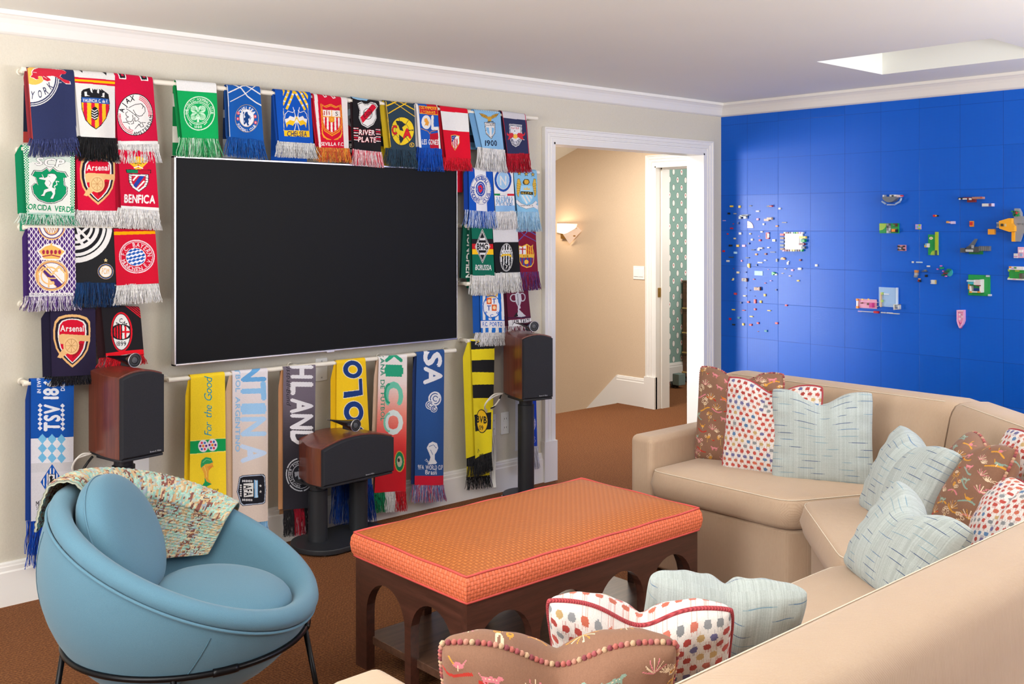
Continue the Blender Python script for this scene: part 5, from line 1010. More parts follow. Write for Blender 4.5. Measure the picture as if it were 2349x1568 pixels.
def speaker(label, p, rz, w, hf, d, crest, taper, gw, tw, name='loudspeaker', logo_x=.2):
    sp = empty(name, p, rz); tag(sp, label, 'speaker', 'loudspeakers along the scarf wall')
    mb, ztop = curved_box(w, d, .010, hf, crest, taper); c = mb.build('cabinet', M_ROSE, sp, smooth=False)
    c.data.polygons.foreach_set('use_smooth', [True]*len(c.data.polygons)); bv = c.modifiers.new('b', 'BEVEL'); bv.width = .002; bv.segments = 2; bv.angle_limit = math.radians(40); c.modifiers.new('w', 'WEIGHTED_NORMAL').keep_sharp = True
    nx = 16; V = []; m = MB()      # grille: arched top, rounded edge
    for yy, ins in ((-.001, .001), (-.016, .002), (-.021, .008)):
        for i in range(nx+1):
            u = -1+2*i/nx; x = u*(w/2-ins); V.append((x, yy, ztop(x, 0)-ins-.006)); 
        for i in range(nx+1):
            u = -1+2*i/nx; x = u*(w/2-ins); V.append((x, yy, .012+ins))
    W_ = 2*(nx+1); F_ = []
    for r in range(2):
        o0, o1 = r*W_, (r+1)*W_
        for i in range(nx): F_ += [(o0+i, o0+i+1, o1+i+1, o1+i), (o0+nx+1+i, o0+nx+2+i, o1+nx+2+i, o1+nx+1+i)]
        for i in (0, nx): F_.append((o0+i, o0+nx+1+i, o1+nx+1+i, o1+i))
    for i in range(nx): F_.append((2*W_+i, 2*W_+i+1, 2*W_+nx+2+i, 2*W_+nx+1+i))
    g = m.add(V, F_).build('grille', M_GRILLE, sp, smooth=True); g.modifiers.new('e', 'EDGE_SPLIT').split_angle = math.radians(35)
    letters('Bowers & Wilkins', .0065, .052, M_SILK, g, Matrix.Translation((logo_x, -.0215, .026)))
    MB().prism([(x*.97, y) for x, y in ((-w/2, -.012), (w/2, -.012), (w/2*.99, d*.5), (w/2*(1-taper), d*.97), (-w/2*(1-taper), d*.97), (-w/2*.99, d*.5))], 0, .011).build('base_plate', M_SATIN, sp, bevel=.002)
    tweeter(sp, tw, .022, ztop(tw, 0)+.012+.0275*1.05, 1.08)
    return sp
def stand(label, p, rz, zt, plate, cols, name='speaker_stand', group='black speaker stands'):
    st = empty(name, p, rz); tag(st, label, 'speaker stand', group)
    MB().prism(plate, .006, .032).build('base', M_SATIN, st, bevel=.005)
    for cx, cy in cols:
        MB().lathe([(.047, .03), (.047, zt-.045), (.039, zt-.043), (.039, zt-.012)], 32, Matrix.Translation((cx, cy, 0))).build('column', M_SATIN, st, smooth=True).modifiers.new('e', 'EDGE_SPLIT').split_angle = .6
    xs = [c[0] for c in cols]; ys = [c[1] for c in cols]
    MB().box((min(xs)-.075, min(ys)-.085, zt-.012), (max(xs)+.075, max(ys)+.085, zt-.0005)).build('top_plate', M_SATIN, st, bevel=.002)
    px = [q[0] for q in plate]; py = [q[1] for q in plate]
    for sx in (-1, 1):
        for sy in (-1, 1):
            cx = (min(px)+max(px))/2+sx*(max(px)-min(px))*.36; cy = (min(py)+max(py))/2+sy*(max(py)-min(py))*.36
            MB().lathe([(.004, 0), (.009, .002), (.009, .007)], 12, Matrix.Translation((cx, cy, 0))).build('foot', M_SILVER, st)
    return st
def facing(az): return math.radians(90-az)
# geometry solved from the photograph: front lower-left corner and bearing of each box
def place(C, az): return Vector((math.sin(math.radians(az)), math.cos(math.radians(az)), 0))
ell = lambda rx, ry, cx=0, cy=0, n=36: [(cx+rx*math.cos(2*math.pi*i/n), cy+ry*math.sin(2*math.pi*i/n)) for i in range(n)]
# left
azL, wL = 79.8, .200; dL = place(0, azL); C = Vector((1.62, 4.20, 0)); pL = C+dL*(wL/2); zL = .592
speaker('rosewood loudspeaker with black grille, at left behind the blue armchair', (pL.x, pL.y, zL), facing(azL), wL, .338, .27, .022, .22, 1, -.02, logo_x=.055)
bk = Vector((-dL.y, dL.x, 0)); q = pL+bk*.13
stand('black single-column stand under the left loudspeaker, mostly hidden by the armchair', (q.x, q.y, 0), facing(azL), zL, ell(.13, .15), [(0, 0)])
# right
azR, wR = 104.8, .190; dR = place(0, azR); pR = Vector((3.867, 4.213, 0))+dR*(wR/2); zR = .585
speaker('rosewood loudspeaker with black grille beside the doorway', (pR.x, pR.y, zR), facing(azR), wR, .340, .27, .020, .22, 1, -.01, logo_x=.03)
bk = Vector((-dR.y, dR.x, 0)); q = pR+bk*.13
stand('black single-column stand under the loudspeaker beside the doorway', (q.x, q.y, 0), facing(azR), zR, ell(.13, .15), [(0, 0)])
# centre
azC, wC = 84.9, .437; dC = place(0, azC); pC = Vector((2.571, 4.20, 0))+dC*(wC/2); zC = .322
speaker('wide rosewood centre loudspeaker with arched top on two black columns', (pC.x, pC.y, zC), facing(azC), wC, .178, .26, .038, .25, 1, .0, logo_x=.06)
bk = Vector((-dC.y, dC.x, 0)); q = pC+bk*.12
pl = ell(.135, .16, -.13)[9:28]+[(.13+.135*math.cos(t), .16*math.sin(t)) for t in [(-90+10*i)*math.pi/180 for i in range(19)]]
stand('low black stand with two columns and rounded base under the centre loudspeaker', (q.x, q.y, 0), facing(azC), zC, pl, [(-.125, 0.03), (.125, 0.03)])
# ================================================================ cables and wall plates
def curve_tube(name, pts, r, mat, label=None, cat=None, parent=None, n=8, group=None):
    P = [Vector(p) for p in pts]; out = []
    for i in range(len(P)-1):
        p0, p1, p2, p3 = P[max(0, i-1)], P[i], P[i+1], P[min(len(P)-1, i+2)]
        for k in range(8):
            t = k/8; out.append(.5*((2*p1)+(-p0+p2)*t+(2*p0-5*p1+4*p2-p3)*t*t+(-p0+3*p1-3*p2+p3)*t**3))
    out.append(P[-1]); o = MB().tube(out, r, n).build(name, mat, parent, smooth=True)
    if label: origin(o, P[0]); tag(o, label, cat, group)
    return o
M_CABLE = simple('white_cable', 'DEDAD4', .5); M_CABLEB = simple('black_cable', '202022', .5)
def yp(pts, Y): return [onY(x, y, Y+dy) for x, y, dy in pts]
for i, off in enumerate(((0, 0), (3, 5))):
    curve_tube('speaker_cable', yp([(1150+off[0], 902, 0), (1132, 905+off[1], .0), (1116, 922, .0), (1112, 934, .02), (1118, 940+off[1], .05), (1135, 930, .03), (1146, 915, 0)], 4.40), .0045, M_CABLE, ['outer white cable loop behind the right loudspeaker', 'inner white cable loop behind the right loudspeaker'][i], 'cable')
    curve_tube('speaker_cable', yp([(206+off[0], 1040, 0), (190, 1041+off[1], .0), (176, 1052, .0), (167, 1068, .02), (165+off[0], 1085, .03), (170, 1110, .03)], 4.42), .0045, M_CABLE, ['outer white cable loop beside the left loudspeaker', 'inner white cable loop beside the left loudspeaker'][i], 'cable')
curve_tube('speaker_cable', yp([(1150, 905, 0), (1143, 920, .02), (1134, 932, .03), (1126, 936, .03)], 4.40), .004, M_CABLEB, 'short black cable behind the right loudspeaker', 'cable')
curve_tube('speaker_cable', yp([(212, 1047, 0), (203, 1058, .02), (196, 1068, .02), (188, 1082, .02)], 4.42), .0055, M_CABLEB, 'black cable with plug beside the left loudspeaker', 'cable')
for i, dx in enumerate((0, 6, 10)):
    curve_tube('power_cable', yp([(1122+dx*.5, 968, .115), (1124+dx, 1000, .10), (1130+dx*.7, 1040, .09), (1130+dx*.5, 1090, .06), (1133+dx*.4, 1118, .0)], 4.42), .004, M_CABLE, ['leftmost of three white power cables dropping from the outlet beside the speaker column', 'middle of three white power cables dropping from the outlet', 'rightmost of three white power cables, nearest the black speaker column'][i], 'cable')
def plate(x0, y0, x1, y1, label, cat, kind, Y=WY, plane='y', name='wall_outlet'):
    f = (lambda x, y: onY(x, y, Y)) if plane == 'y' else (lambda x, y: onX(x, y, Y))
    a, b = f(x0, y0), f(x1, y1); hor = (b.x-a.x) if plane == 'y' else abs(b.y-a.y); w, h = abs(hor), abs(a.z-b.z); c = (a+b)/2
    o = empty(name, c, 0 if plane == 'y' else -math.pi/2); tag(o, label, cat)
    MB().box((-w/2, -.006, -h/2), (w/2, 0, h/2)).build('cover_plate', M_WHITE, o, bevel=.002)
    if kind == 'outlet':
        for s in (-1, 1):
            r = MB().box((-w*.24, -.009, s*h*.2-h*.12), (w*.24, -.0055, s*h*.2+h*.12)).build('socket', M_WHITE, o, bevel=.002)
            for t in (-1, 1): MB().box((t*.007-.0012, -.0094, s*h*.2-.004), (t*.007+.0012, -.0088, s*h*.2+.006)).build('slot', M_DARK, r)
    elif kind == 'switch':
        for s in (-1, 1): MB().box((s*w*.22-w*.19, -.0105, -h*.30), (s*w*.22+w*.19, -.0055, h*.30)).build('rocker', M_WHITE, o, bevel=.002)
    else:
        for s in (-1, 1): MB().box((-.004, -.0068, s*h*.36-.004), (.004, -.0055, s*h*.36+.004)).build('screw', simple('grey_screw', 'BDBDBD', .5), o)
    return o
plate(723, 822, 750, 871, 'white blank wall plate under the television, behind the rod', 'wall plate', 'blank', name='wall_plate')
plate(1122, 951, 1136, 997, 'white power outlet just right of the yellow and black scarf', 'outlet', 'outlet')
plate(1148, 946, 1166, 993, 'white power outlet half hidden by the black speaker column', 'outlet', 'outlet')
plate(268, 1050, 341, 1100, 'white wall plate below the left loudspeaker, half hidden by the throw', 'wall plate', 'blank', name='wall_plate')
plate(1453.5, 609.5, 1479, 641, 'white double light switch on the cream hall wall', 'light switch', 'switch', Y=HX, plane='x', name='light_switch')
# ================================================================ hall sconce: two folded alabaster panes
def glow_mat():
    t = NT('lit_alabaster_glass'); n = t.noise(t.co(), 30, 3); c = t.mix(n, rgb('F2D8C4'), rgb('FBEDE0')); t.set('Base Color', c); t.set('Roughness', .4)
    t.set('Emission Color', rgb('FFD9B8')); t.set('Emission Strength', .28); return t.m
M_GLOW = glow_mat()
def hp(x, y, off): p = onX(x, y, HX-off); return p
sc_o = hp(1300, 535, 0); sc = empty('wall_sconce', sc_o); tag(sc, 'small wall sconce of folded alabaster panes glowing on the cream hall wall', 'sconce')
def pane(pts, name):
    v = [hp(*p)-sc_o for p in pts]; m = MB(); n = len(v); m.add(v+[q+Vector((.006, 0, 0)) for q in v], [tuple(range(n)), tuple(range(n, 2*n))]+[(i, (i+1) % n, n+(i+1) % n, n+i) for i in range(n)]); return m.build(name, M_GLOW, sc, bevel=.001)
pane([(1277, 512, .03), (1324, 513, .10), (1322, 521, .10), (1301, 538, .09), (1277, 533, .03)], 'shade')
pane([(1324, 520, .09), (1333.5, 529, .02), (1306, 559, .02), (1291, 537, .10), (1301, 534, .11)], 'shade')
for x, y in ((1323, 522), (1318, 541), (1297, 537)):
    p = hp(x, y, .075)-sc_o; MB().box(p+Vector((-.012, -.006, -.006)), p+Vector((.006, .006, .006))).build('clip', M_BRASS, sc)
MB().box((-.03, -.05, -.05), (-.002, .05, .04)).build('back_plate', M_BRASS, sc)
lp = bpy.data.lights.new('sconce_bulb', 'POINT'); lp.energy = 1.6; lp.color = (1, .78, .55); lp.shadow_soft_size = .03
lo = bpy.data.objects.new('sconce_bulb', lp); COL.objects.link(lo); lo.parent = sc; lo.location = (-.15, 0, .05)
# ================================================================ bedroom dresser, clock, dumbbell
M_WAL = wood('walnut_veneer', '5C3A24', '7A5030', '42281A', ax=1, sc=2)
DXF = 8.15; dr = empty('tall_dresser', (DXF, 6.0, 0)); tag(dr, 'tall walnut dresser with short brass pulls in the far bedroom', 'dresser')
MB().box((0.012, -.48, .05), (.46, .50, 1.0)).box((.03, -.46, 0), (.44, .48, .05)).build('cabinet', M_WAL, dr, bevel=.002)
MB().box((-.01, -.5, 1.0), (.47, .505, 1.012)).build('top', M_WAL, dr, bevel=.002)
zz = [.06, .265, .46, .705, .998]
for i in range(4):
    dw = MB().box((-.004, -.475, zz[i]+.003), (.014, .495, zz[i+1]-.003)).build('drawer', M_WAL, dr, bevel=.0015)
    hz = [.10, .296, .493, .737][i]
    for yy in (.455, -.3): MB().box((-.022, yy-.055, hz-.007), (-.004, yy+.04, hz+.007)).build('handle', simple('pale_brass', 'D8B878', .4, .6), dw, bevel=.002)
ck = onX(1579.5, 633, 8.3); cko = empty('alarm_clock', (8.3, ck.y, 1.012)); tag(cko, 'small pink-red alarm clock on top of the walnut dresser', 'clock')
M_PINK = simple('pink_red_enamel', 'D85068', .35)
Rx = Matrix.Translation((0, 0, .05)) @ Matrix.Rotation(math.radians(-90), 4, 'Y')
MB().lathe([(.048, -.02), (.050, 0), (.048, .022), (.042, .024)], 28, Rx).build('case', M_PINK, cko, smooth=True)
MB().lathe([(.041, .0235), (.0405, .0245), (.001, .0245)], 28, Rx).build('dial', M_WHITE, cko)
MB().box((-.026, -.0015, .05), (-.0248, .0015, .08)).box((-.026, 0, .0485), (-.0248, .022, .0515)).build('hand', M_DARK, cko)
for s in (-1, 1): MB().box((-.01, s*.028-.006, 0), (.01, s*.028+.006, .014)).build('foot', M_PINK, cko)
MB().lathe([(.006, .098), (.010, .103), (.001, .108)], 12).build('button', M_PINK, cko)
fp = onZ(1580, 874, .05); tb = empty('toy_truck', (fp.x-.15, fp.y, 0)); tag(tb, 'small grey and black toy on the carpet before the walnut dresser', 'toy')
MB().box((-.05, -.04, .03), (.05, .04, .14)).build('body', simple('grey_green_plastic', '6E7E7A', .6), tb, bevel=.006)
for s in (-1, 1): MB().lathe([(.03, -.008), (.03, .008)], 16, Matrix.Translation((s*.03, .048, .03)) @ Matrix.Rotation(math.pi/2, 4, 'X')).build('wheel', M_DARK, tb)
# stair window (lights the landing, mirrored in the glossy blue baseplates)
m = MB()
for p, q in (((2.40, 5.37, .02), (2.45, 5.45, 2.08)), ((2.40, 7.05, .02), (2.45, 7.13, 2.08)), ((2.40, 5.37, 2.0), (2.45, 7.13, 2.08)), ((2.40, 5.37, .02), (2.45, 7.13, .1)), ((2.40, 6.22, .02), (2.44, 6.27, 2.08))): m.box(p, q)
struct(m, 'window_1', M_TRIM)
# ================================================================ fabrics
def weave(name, c1, c2, rough=.85, bump=.25, spec=.2, sheen=.15):
    t = NT(name); co = t.co(); h = t.noise(co, 700, 1); n = t.noise(co, 3.5, 3); f = t.ma('ADD', t.ma('MULTIPLY', h, .7), t.ma('MULTIPLY', n, .3))
    t.set('Base Color', t.mix(f, rgb(c1), rgb(c2))); t.set('Roughness', rough); t.set('Specular IOR Level', spec); t.set('Sheen Weight', sheen); t.bump(h, bump, .0008); return t.m
M_BLUE = weave('steel_blue_twill', '486C80', '648CA0', sheen=.15)
# ================================================================ bowl armchair
CC = Vector((1.363, 2.983, .579)); CR = .42
tilt, azn = math.radians(25.2), math.radians(-39.7)
nrm = Vector((math.cos(azn)*math.sin(tilt), math.sin(azn)*math.sin(tilt), math.cos(tilt)))
xa = -Vector((0, 0, 1)).cross(nrm).normalized(); ya = nrm.cross(xa)     # xa sideways, ya pointing down-front
RM = Matrix((xa, ya, nrm)).transposed().to_4x4()
ch = empty('bowl_armchair', (CC.x, CC.y, 0)); tag(ch, 'round steel-blue upholstered bowl armchair on a thin black metal ring base', 'armchair')
T0 = Matrix.Translation((0, 0, CC.z)) @ RM
prof = []
for i in range(15): a = -math.pi/2+(math.pi/2-.10)*i/14; prof.append((max(.001, CR*math.cos(a)), CR*math.sin(a)-.003))
prof = prof+[(CR*.998, -.018)]
MB().lathe(prof, 72, T0, cap=False).build('outer_shell', M_BLUE, ch, smooth=True)
rim = [(CR-.004, -.016), (CR+.004, -.006), (CR+.004, .010), (CR-.006, .024), (CR-.024, .032), (CR-.045, .028), (CR-.060, .012), (CR-.070, -.02)]
for i in range(1, 13): a = math.asin(.05)+(math.pi/2-.06)*i/12; prof_r = (CR-.07)*math.cos(a); rim.append((max(.002, prof_r), -.02-(CR-.10)*math.sin(a)))
MB().lathe(rim, 72, T0, cap=False).build('inner_padding', M_BLUE, ch, smooth=True)
MB().tube([T0 @ Vector(((CR+.003)*math.cos(t), (CR+.003)*math.sin(t), -.017)) for t in [2*math.pi*i/96 for i in range(96)]], .0045, 8, closed=True).build('piping', M_BLUE, ch, smooth=True)
M_SEAM = simple('blue_seam_thread', '4A6E80', .9)
for ang in (math.radians(118), math.radians(-62), math.radians(28), math.radians(208)):
    pts = [T0 @ Vector((CR*1.0005*math.cos(a)*math.cos(ang), CR*1.0005*math.cos(a)*math.sin(ang), CR*1.0005*math.sin(a)-.004)) for a in [-.10-1.2*i/20 for i in range(21)]]
    MB().tube(pts, .0011, 5).build('seam', M_SEAM, ch)
def disc_cushion(name, c, nz, r, t, sx=1.0, edge=.6):
    nz = Vector(nz).normalized(); a = Vector((0, 0, 1)).cross(nz); a = a.normalized() if a.length > .01 else Vector((1, 0, 0)); b = nz.cross(a)
    M = Matrix.Translation(Vector(c)) @ Matrix((a, b, nz)).transposed().to_4x4() @ Matrix.Diagonal((sx, 1, 1, 1))
    n = 18; pr = [(max(.001, r*math.sin(math.pi*i/n)**.62), -t*math.copysign(abs(math.cos(math.pi*i/n))**.72, math.cos(math.pi*i/n))) for i in range(n+1)]
    o = MB().lathe(pr, 56, M).build(name, M_BLUE, ch, smooth=True)
    MB().tube([M @ Vector(((r+.001)*math.cos(k), (r+.001)*math.sin(k), 0)) for k in [2*math.pi*i/72 for i in range(72)]], .003, 6, closed=True).build('welt', M_BLUE, o, smooth=True)
    return o
disc_cushion('seat_cushion', (1.435-CC.x, 2.905-CC.y, .425), (.10, -.08, 1), .208, .072)
disc_cushion('back_cushion', (1.195-CC.x, 3.070-CC.y, .635), (.66, -.58, .42), .192, .066)
M_FRAME = simple('black_tube_metal', '17171A', .35, .6)
RZ, RR = .338, .345
dep = math.sqrt(max(0, CR**2-(CC.z-RZ)**2)); RR = dep+.010
MB().tube([(RR*math.cos(t), RR*math.sin(t), RZ) for t in [2*math.pi*i/96 for i in range(96)]], .0085, 10, closed=True).build('ring', M_FRAME, ch, smooth=True)
for t0 in (-.62-1.2, -.05-.66, 2.2):
    MB().tube([(RR*math.cos(t0+.028*k), RR*math.sin(t0+.028*k), RZ) for k in range(8)], .0115, 12).build('sleeve', M_FRAME, ch, smooth=True)
def ang_of(px, py):
    p = onZ(px, py, RZ); return math.atan2(p.y-CC.y, p.x-CC.x)
tl = ang_of(206, 1485); tr = ang_of(702, 1440); tf = ang_of(402, 1543); tb_ = tf+math.pi
for t, sp in ((tl, 1.14), (tr, 1.18), (tf, 1.10), (tb_, 1.1)):
    a = Vector((RR*math.cos(t), RR*math.sin(t), RZ-.004)); b = Vector((RR*sp*math.cos(t), RR*sp*math.sin(t), 0.004))
    l = MB().tube([a, b], [.0085, .0075], 10).build('leg', M_FRAME, ch, smooth=True)
    MB().tube([b+Vector((0, 0, .006)), b-Vector((0, 0, .004))], .011, 12).build('glide', M_DARK, l)
# ---- throw draped over the chair back
def throw():
    rng = np.random.default_rng(5)
    NU, NV = 150, 210
    U, V_ = np.meshgrid(np.linspace(0, 1, NU+1), np.linspace(0, 1, NV+1))
    # colour: loose checks of aqua, rust, cream
    cols = np.array([rgb(c)[:3] for c in ('8FB6A8', 'A8C8BA', 'BFA27A', 'CFBE9C', '84524A', '6A4844', 'B4B6AA', '96A4AE', 'B68C6C')])
    fc = np.zeros((NV, NU, 3), np.float32)
    plaid = lambda i, j: ((i//15) % 2, (j//21) % 2)
    for j in range(NV):
        for i in range(NU):
            a, b = plaid(i, j); w = np.array([3.4, 2.8, 1.8, 2.0, .35, .2, 1.4, 1.0, .5])
            if a and (i % 17) < 10: w = w*[.4, .35, .5, .4, 6, 5, .5, .6, 1.4]
            if b and (j % 17) < 5: w = w*[.5, .4, 2.2, 1.8, 3, 3, 1, 1, 2]
            fc[j, i] = fc[j-1, i] if (j and rng.random() < .45) else (fc[j, i-1] if (i % 4 and rng.random() < .5) else cols[rng.choice(9, p=w/w.sum())])
    return U, V_, fc, NU, NV
U_, V_, fc_, NU_, NV_ = throw()
# path over the rim: parameter along the strip (outside -> over rim -> inside), strip centred on a rim bearing
def throw_pt(u, v):
    """u across the strip (0..1), v along it (0..1): from behind the rim over the top and into the bowl"""
    th = math.radians(-186+104*(u+.08*(1-v)*0))                          # bearing round the rim, in the rim plane
    s = -0.13+.62*v                                                   # metres from the rim crest (negative = outside)
    er = Vector((math.cos(th), math.sin(th), 0))
    if s < 0:
        a = -s/CR; r, z = (CR+.024)*math.cos(a*1.0), .018-(CR+.02)*math.sin(a)
    elif s < .10:
        t = s/.10; r = CR+.024-.115*t; z = .018+.040*math.sin(math.pi*min(1, t*1.02))**.8*1.0-.012*t
    else:
        a = (s-.10)/(CR-.07); r, z = (CR-.09)*math.cos(a*.95), .004-(CR-.12)*math.sin(a*.95)
    return er*r+Vector((0, 0, z))
P = np.zeros((NV_+1, NU_+1, 3)); rng = np.random.default_rng(8)
for j in range(NV_+1):
    for i in range(NU_+1):
        u, v = i/NU_, j/NV_; q = T0 @ throw_pt(u, v*(.60+.40*u**.8)); P[j, i] = q
# normals for thickness / texture
du = np.gradient(P, axis=1); dv = np.gradient(P, axis=0); N = np.cross(du, dv); N /= np.linalg.norm(N, axis=2, keepdims=True)+1e-9

_up = np.array(nrm); 
if (N[60, NU_//2] @ _up) < 0: N = -N
P = P+N*(.007+.0016*rng.random(P.shape[:2])+.0030*np.abs(np.sin(U_*np.pi*NU_/4))*(.6+.4*np.sin(V_*np.pi*NV_/3+np.floor(U_*NU_/4)*1.7))+.003*np.sin(U_*9)*np.sin(V_*8))[..., None]
back = P-N*.007
org = np.array(T0 @ throw_pt(.5, .3)); 
idx = gridfaces(NU_, NV_); n0 = (NU_+1)*(NV_+1); W_ = NU_+1
edge = []
for i in range(NU_): edge += [(i, i+1, n0+i+1, n0+i), (NV_*W_+i, NV_*W_+i+1, n0+NV_*W_+i+1, n0+NV_*W_+i)]
for j in range(NV_): edge += [(j*W_, (j+1)*W_, n0+(j+1)*W_, n0+j*W_), (j*W_+NU_, (j+1)*W_+NU_, n0+(j+1)*W_+NU_, n0+j*W_+NU_)]
M_THROW = knit_mat('boucle_throw_yarn', .95, .6, 220)
fcf = fc_.reshape(-1, 3); th = colour_mesh('throw_blanket', np.concatenate([P.reshape(-1, 3), back.reshape(-1, 3)])-(org+[CC.x, CC.y, 0])+[CC.x, CC.y, 0], np.concatenate([idx, idx[:, ::-1]+n0, np.array(edge)]), np.concatenate([fcf, fcf, np.tile(fcf.mean(0), (len(edge), 1))]), M_THROW)
th.location = (org[0]+CC.x, org[1]+CC.y, org[2]); tag(th, 'nubby throw blanket in aqua, rust and cream draped over the armchair back', 'blanket')
# ================================================================ ottoman
OX0, OX1, OY0, OY1 = 2.035, 3.195, 2.470, 3.100
def basket_mat():
    t = NT('orange_basketweave'); co = t.co(); s = t.n('ShaderNodeSeparateXYZ', {0: co}); geo = t.n('ShaderNodeNewGeometry'); nn = t.n('ShaderNodeSeparateXYZ', {0: geo.outputs['Normal']})
    x, y, z = s.outputs
    top = t.ma('GREATER_THAN', t.ma('ABSOLUTE', nn.outputs[2]), .62); sx = t.ma('GREATER_THAN', t.ma('ABSOLUTE', nn.outputs[0]), .62)
    side_u = t.n('ShaderNodeMix', {0: sx, 2: x, 3: y}).outputs[0]
    a = t.n('ShaderNodeMix', {0: top, 2: side_u, 3: x}).outputs[0]; b = t.n('ShaderNodeMix', {0: top, 2: z, 3: y}).outputs[0]
    P = .0130; A, B = t.ma('DIVIDE', a, P), t.ma('DIVIDE', b, P); par = t.ma('MODULO', t.ma('ABSOLUTE', t.ma('ADD', t.ma('FLOOR', A), t.ma('FLOOR', B))), 2.0)
    fa, fb = t.ma('FRACT', A), t.ma('FRACT', B); f1 = t.n('ShaderNodeMix', {0: par, 2: fa, 3: fb}).outputs[0]; f2 = t.n('ShaderNodeMix', {0: par, 2: fb, 3: fa}).outputs[0]
    h = t.ma('MULTIPLY', t.ma('SINE', t.ma('MULTIPLY', f1, math.pi)), t.ma('POWER', t.ma('SINE', t.ma('MULTIPLY', f2, math.pi)), .35))
    h = t.ma('MULTIPLY', h, t.ma('MULTIPLY_ADD', par, .3, .7))
    tc = t.mix(t.ramp(h, .05, .6), rgb('9C5222'), t.mix(par, rgb('C2743A'), rgb('B06430'))); scc = t.mix(t.ramp(h, .04, .4), rgb('C45A38'), t.mix(par, rgb('F58460'), rgb('EA7850')))  # sides brighter salmon than the top: stronger light on them put into the colour
    t.set('Base Color', t.mix(top, scc, tc)); t.set('Roughness', .62); t.set('Specular IOR Level', .3); t.bump(h, .5, .003); return t.m
M_BASK = basket_mat(); M_CORAL = simple('coral_piping', 'D2544C', .6)
M_OTT = wood('dark_walnut_base', '3E241C', '573329', '2A1712', ax=0, sc=2.5, rough=.35)
ot = empty('ottoman', ((OX0+OX1)/2, (OY0+OY1)/2, 0)); tag(ot, 'long orange basketweave ottoman on a dark wood base of arches', 'ottoman')
hx, hy = (OX1-OX0)/2, (OY1-OY0)/2
def cushion_top(nx=58, ny=32, z0=.388, zs=.470):
    cr = .018; vs = []; 
    def pt(u, v):
        X, Y = (2*u-1), (2*v-1); x, y = X*hx, Y*hy
        ex, ey = 1-abs(X), 1-abs(Y); k = min(1, ex*9)*min(1, ey*6)
        z = zs+.032*(1-(1-min(1, ex*3.2))**2.2)*(1-(1-min(1, ey*2.0))**2.2)
        return Vector((x, y, z))
    m = MB().grid(pt, nx, ny); n = 48
    per = [(-hx+2*hx*i/n, -hy) for i in range(n)]+[(hx, -hy+2*hy*i/24) for i in range(24)]+[(hx-2*hx*i/n, hy) for i in range(n)]+[(-hx, hy-2*hy*i/24) for i in range(24)]
    def ring(z, e, wob=0): return [(x+(math.copysign(e, x) if abs(abs(x)-hx) < 1e-6 else 0), y+(math.copysign(e, y) if abs(abs(y)-hy) < 1e-6 else 0), z+wob*math.sin(i*.55)) for i, (x, y) in enumerate(per)]
    rs = [ring(zs, 0, .0015), ring(zs-.015, .008), ring((zs+z0)/2, .011), ring(z0+.014, .007), ring(z0, 0)]; N_ = len(per); V = sum(rs, [])
    m.add(V, [(r*N_+i, r*N_+(i+1) % N_, (r+1)*N_+(i+1) % N_, (r+1)*N_+i) for r in range(4) for i in range(N_)]); return m, rs[0], rs[-1]
m, r0, r1 = cushion_top(); cu = m.build('cushion', M_BASK, ot, smooth=True); cu.modifiers.new('e', 'EDGE_SPLIT').split_angle = math.radians(50)
MB().tube(r0, .0042, 8, closed=True).build('piping', M_CORAL, cu, smooth=True); MB().tube(r1, .0042, 8, closed=True).build('piping', M_CORAL, cu, smooth=True)
def arch_panel(L, n, H=.388, th=.034, legw=.034, rise=.325):
    """panel in local x (0..L), z; arches cut as openings down to the floor"""
    ow = (L-legw*(n+1))/n; m = MB()
    segs = 16; zt = rise
    for i in range(n+1):
        x = i*(ow+legw); m.box((x, 0, 0), (x+legw, th, H))
    for i in range(n):
        x0 = legw+i*(ow+legw); pts = [(x0+ow/2-ow/2*math.cos(math.pi*k/segs), zt-ow*.52+ow*.52*math.sin(math.pi*k/segs)) for k in range(segs+1)]
        for k in range(segs):
            (a, za), (b, zb) = pts[k], pts[k+1]
            m.add([(a, 0, za), (b, 0, zb), (b, 0, H), (a, 0, H), (a, th, za), (b, th, zb), (b, th, H), (a, th, H)], [(0, 1, 2, 3), (7, 6, 5, 4), (0, 4, 5, 1), (2, 6, 7, 3)])
    return m
for y in (-hy+.004, hy-.038):
    o = arch_panel(2*hx-.008, 4).build('arched_side', M_OTT, ot); o.location = (-hx+.004, y, 0)
for x in (-hx+.004, hx-.038):
    o = arch_panel(2*hy-.076, 2).build('arched_end', M_OTT, ot); o.location = (x+.034, -hy+.038, 0); o.rotation_euler = (0, 0, math.pi/2)
MB().box((-hx+.03, -hy+.03, .085), (hx-.03, hy-.03, .112)).build('shelf', wood('shelf_wood', '4A3228', '6A4C3C', '35221A', ax=0, sc=2, rough=.3), ot, bevel=.002)
MB().box((-hx+.02, -hy+.02, .372), (hx-.02, hy-.02, .387)).build('deck', M_OTT, ot)
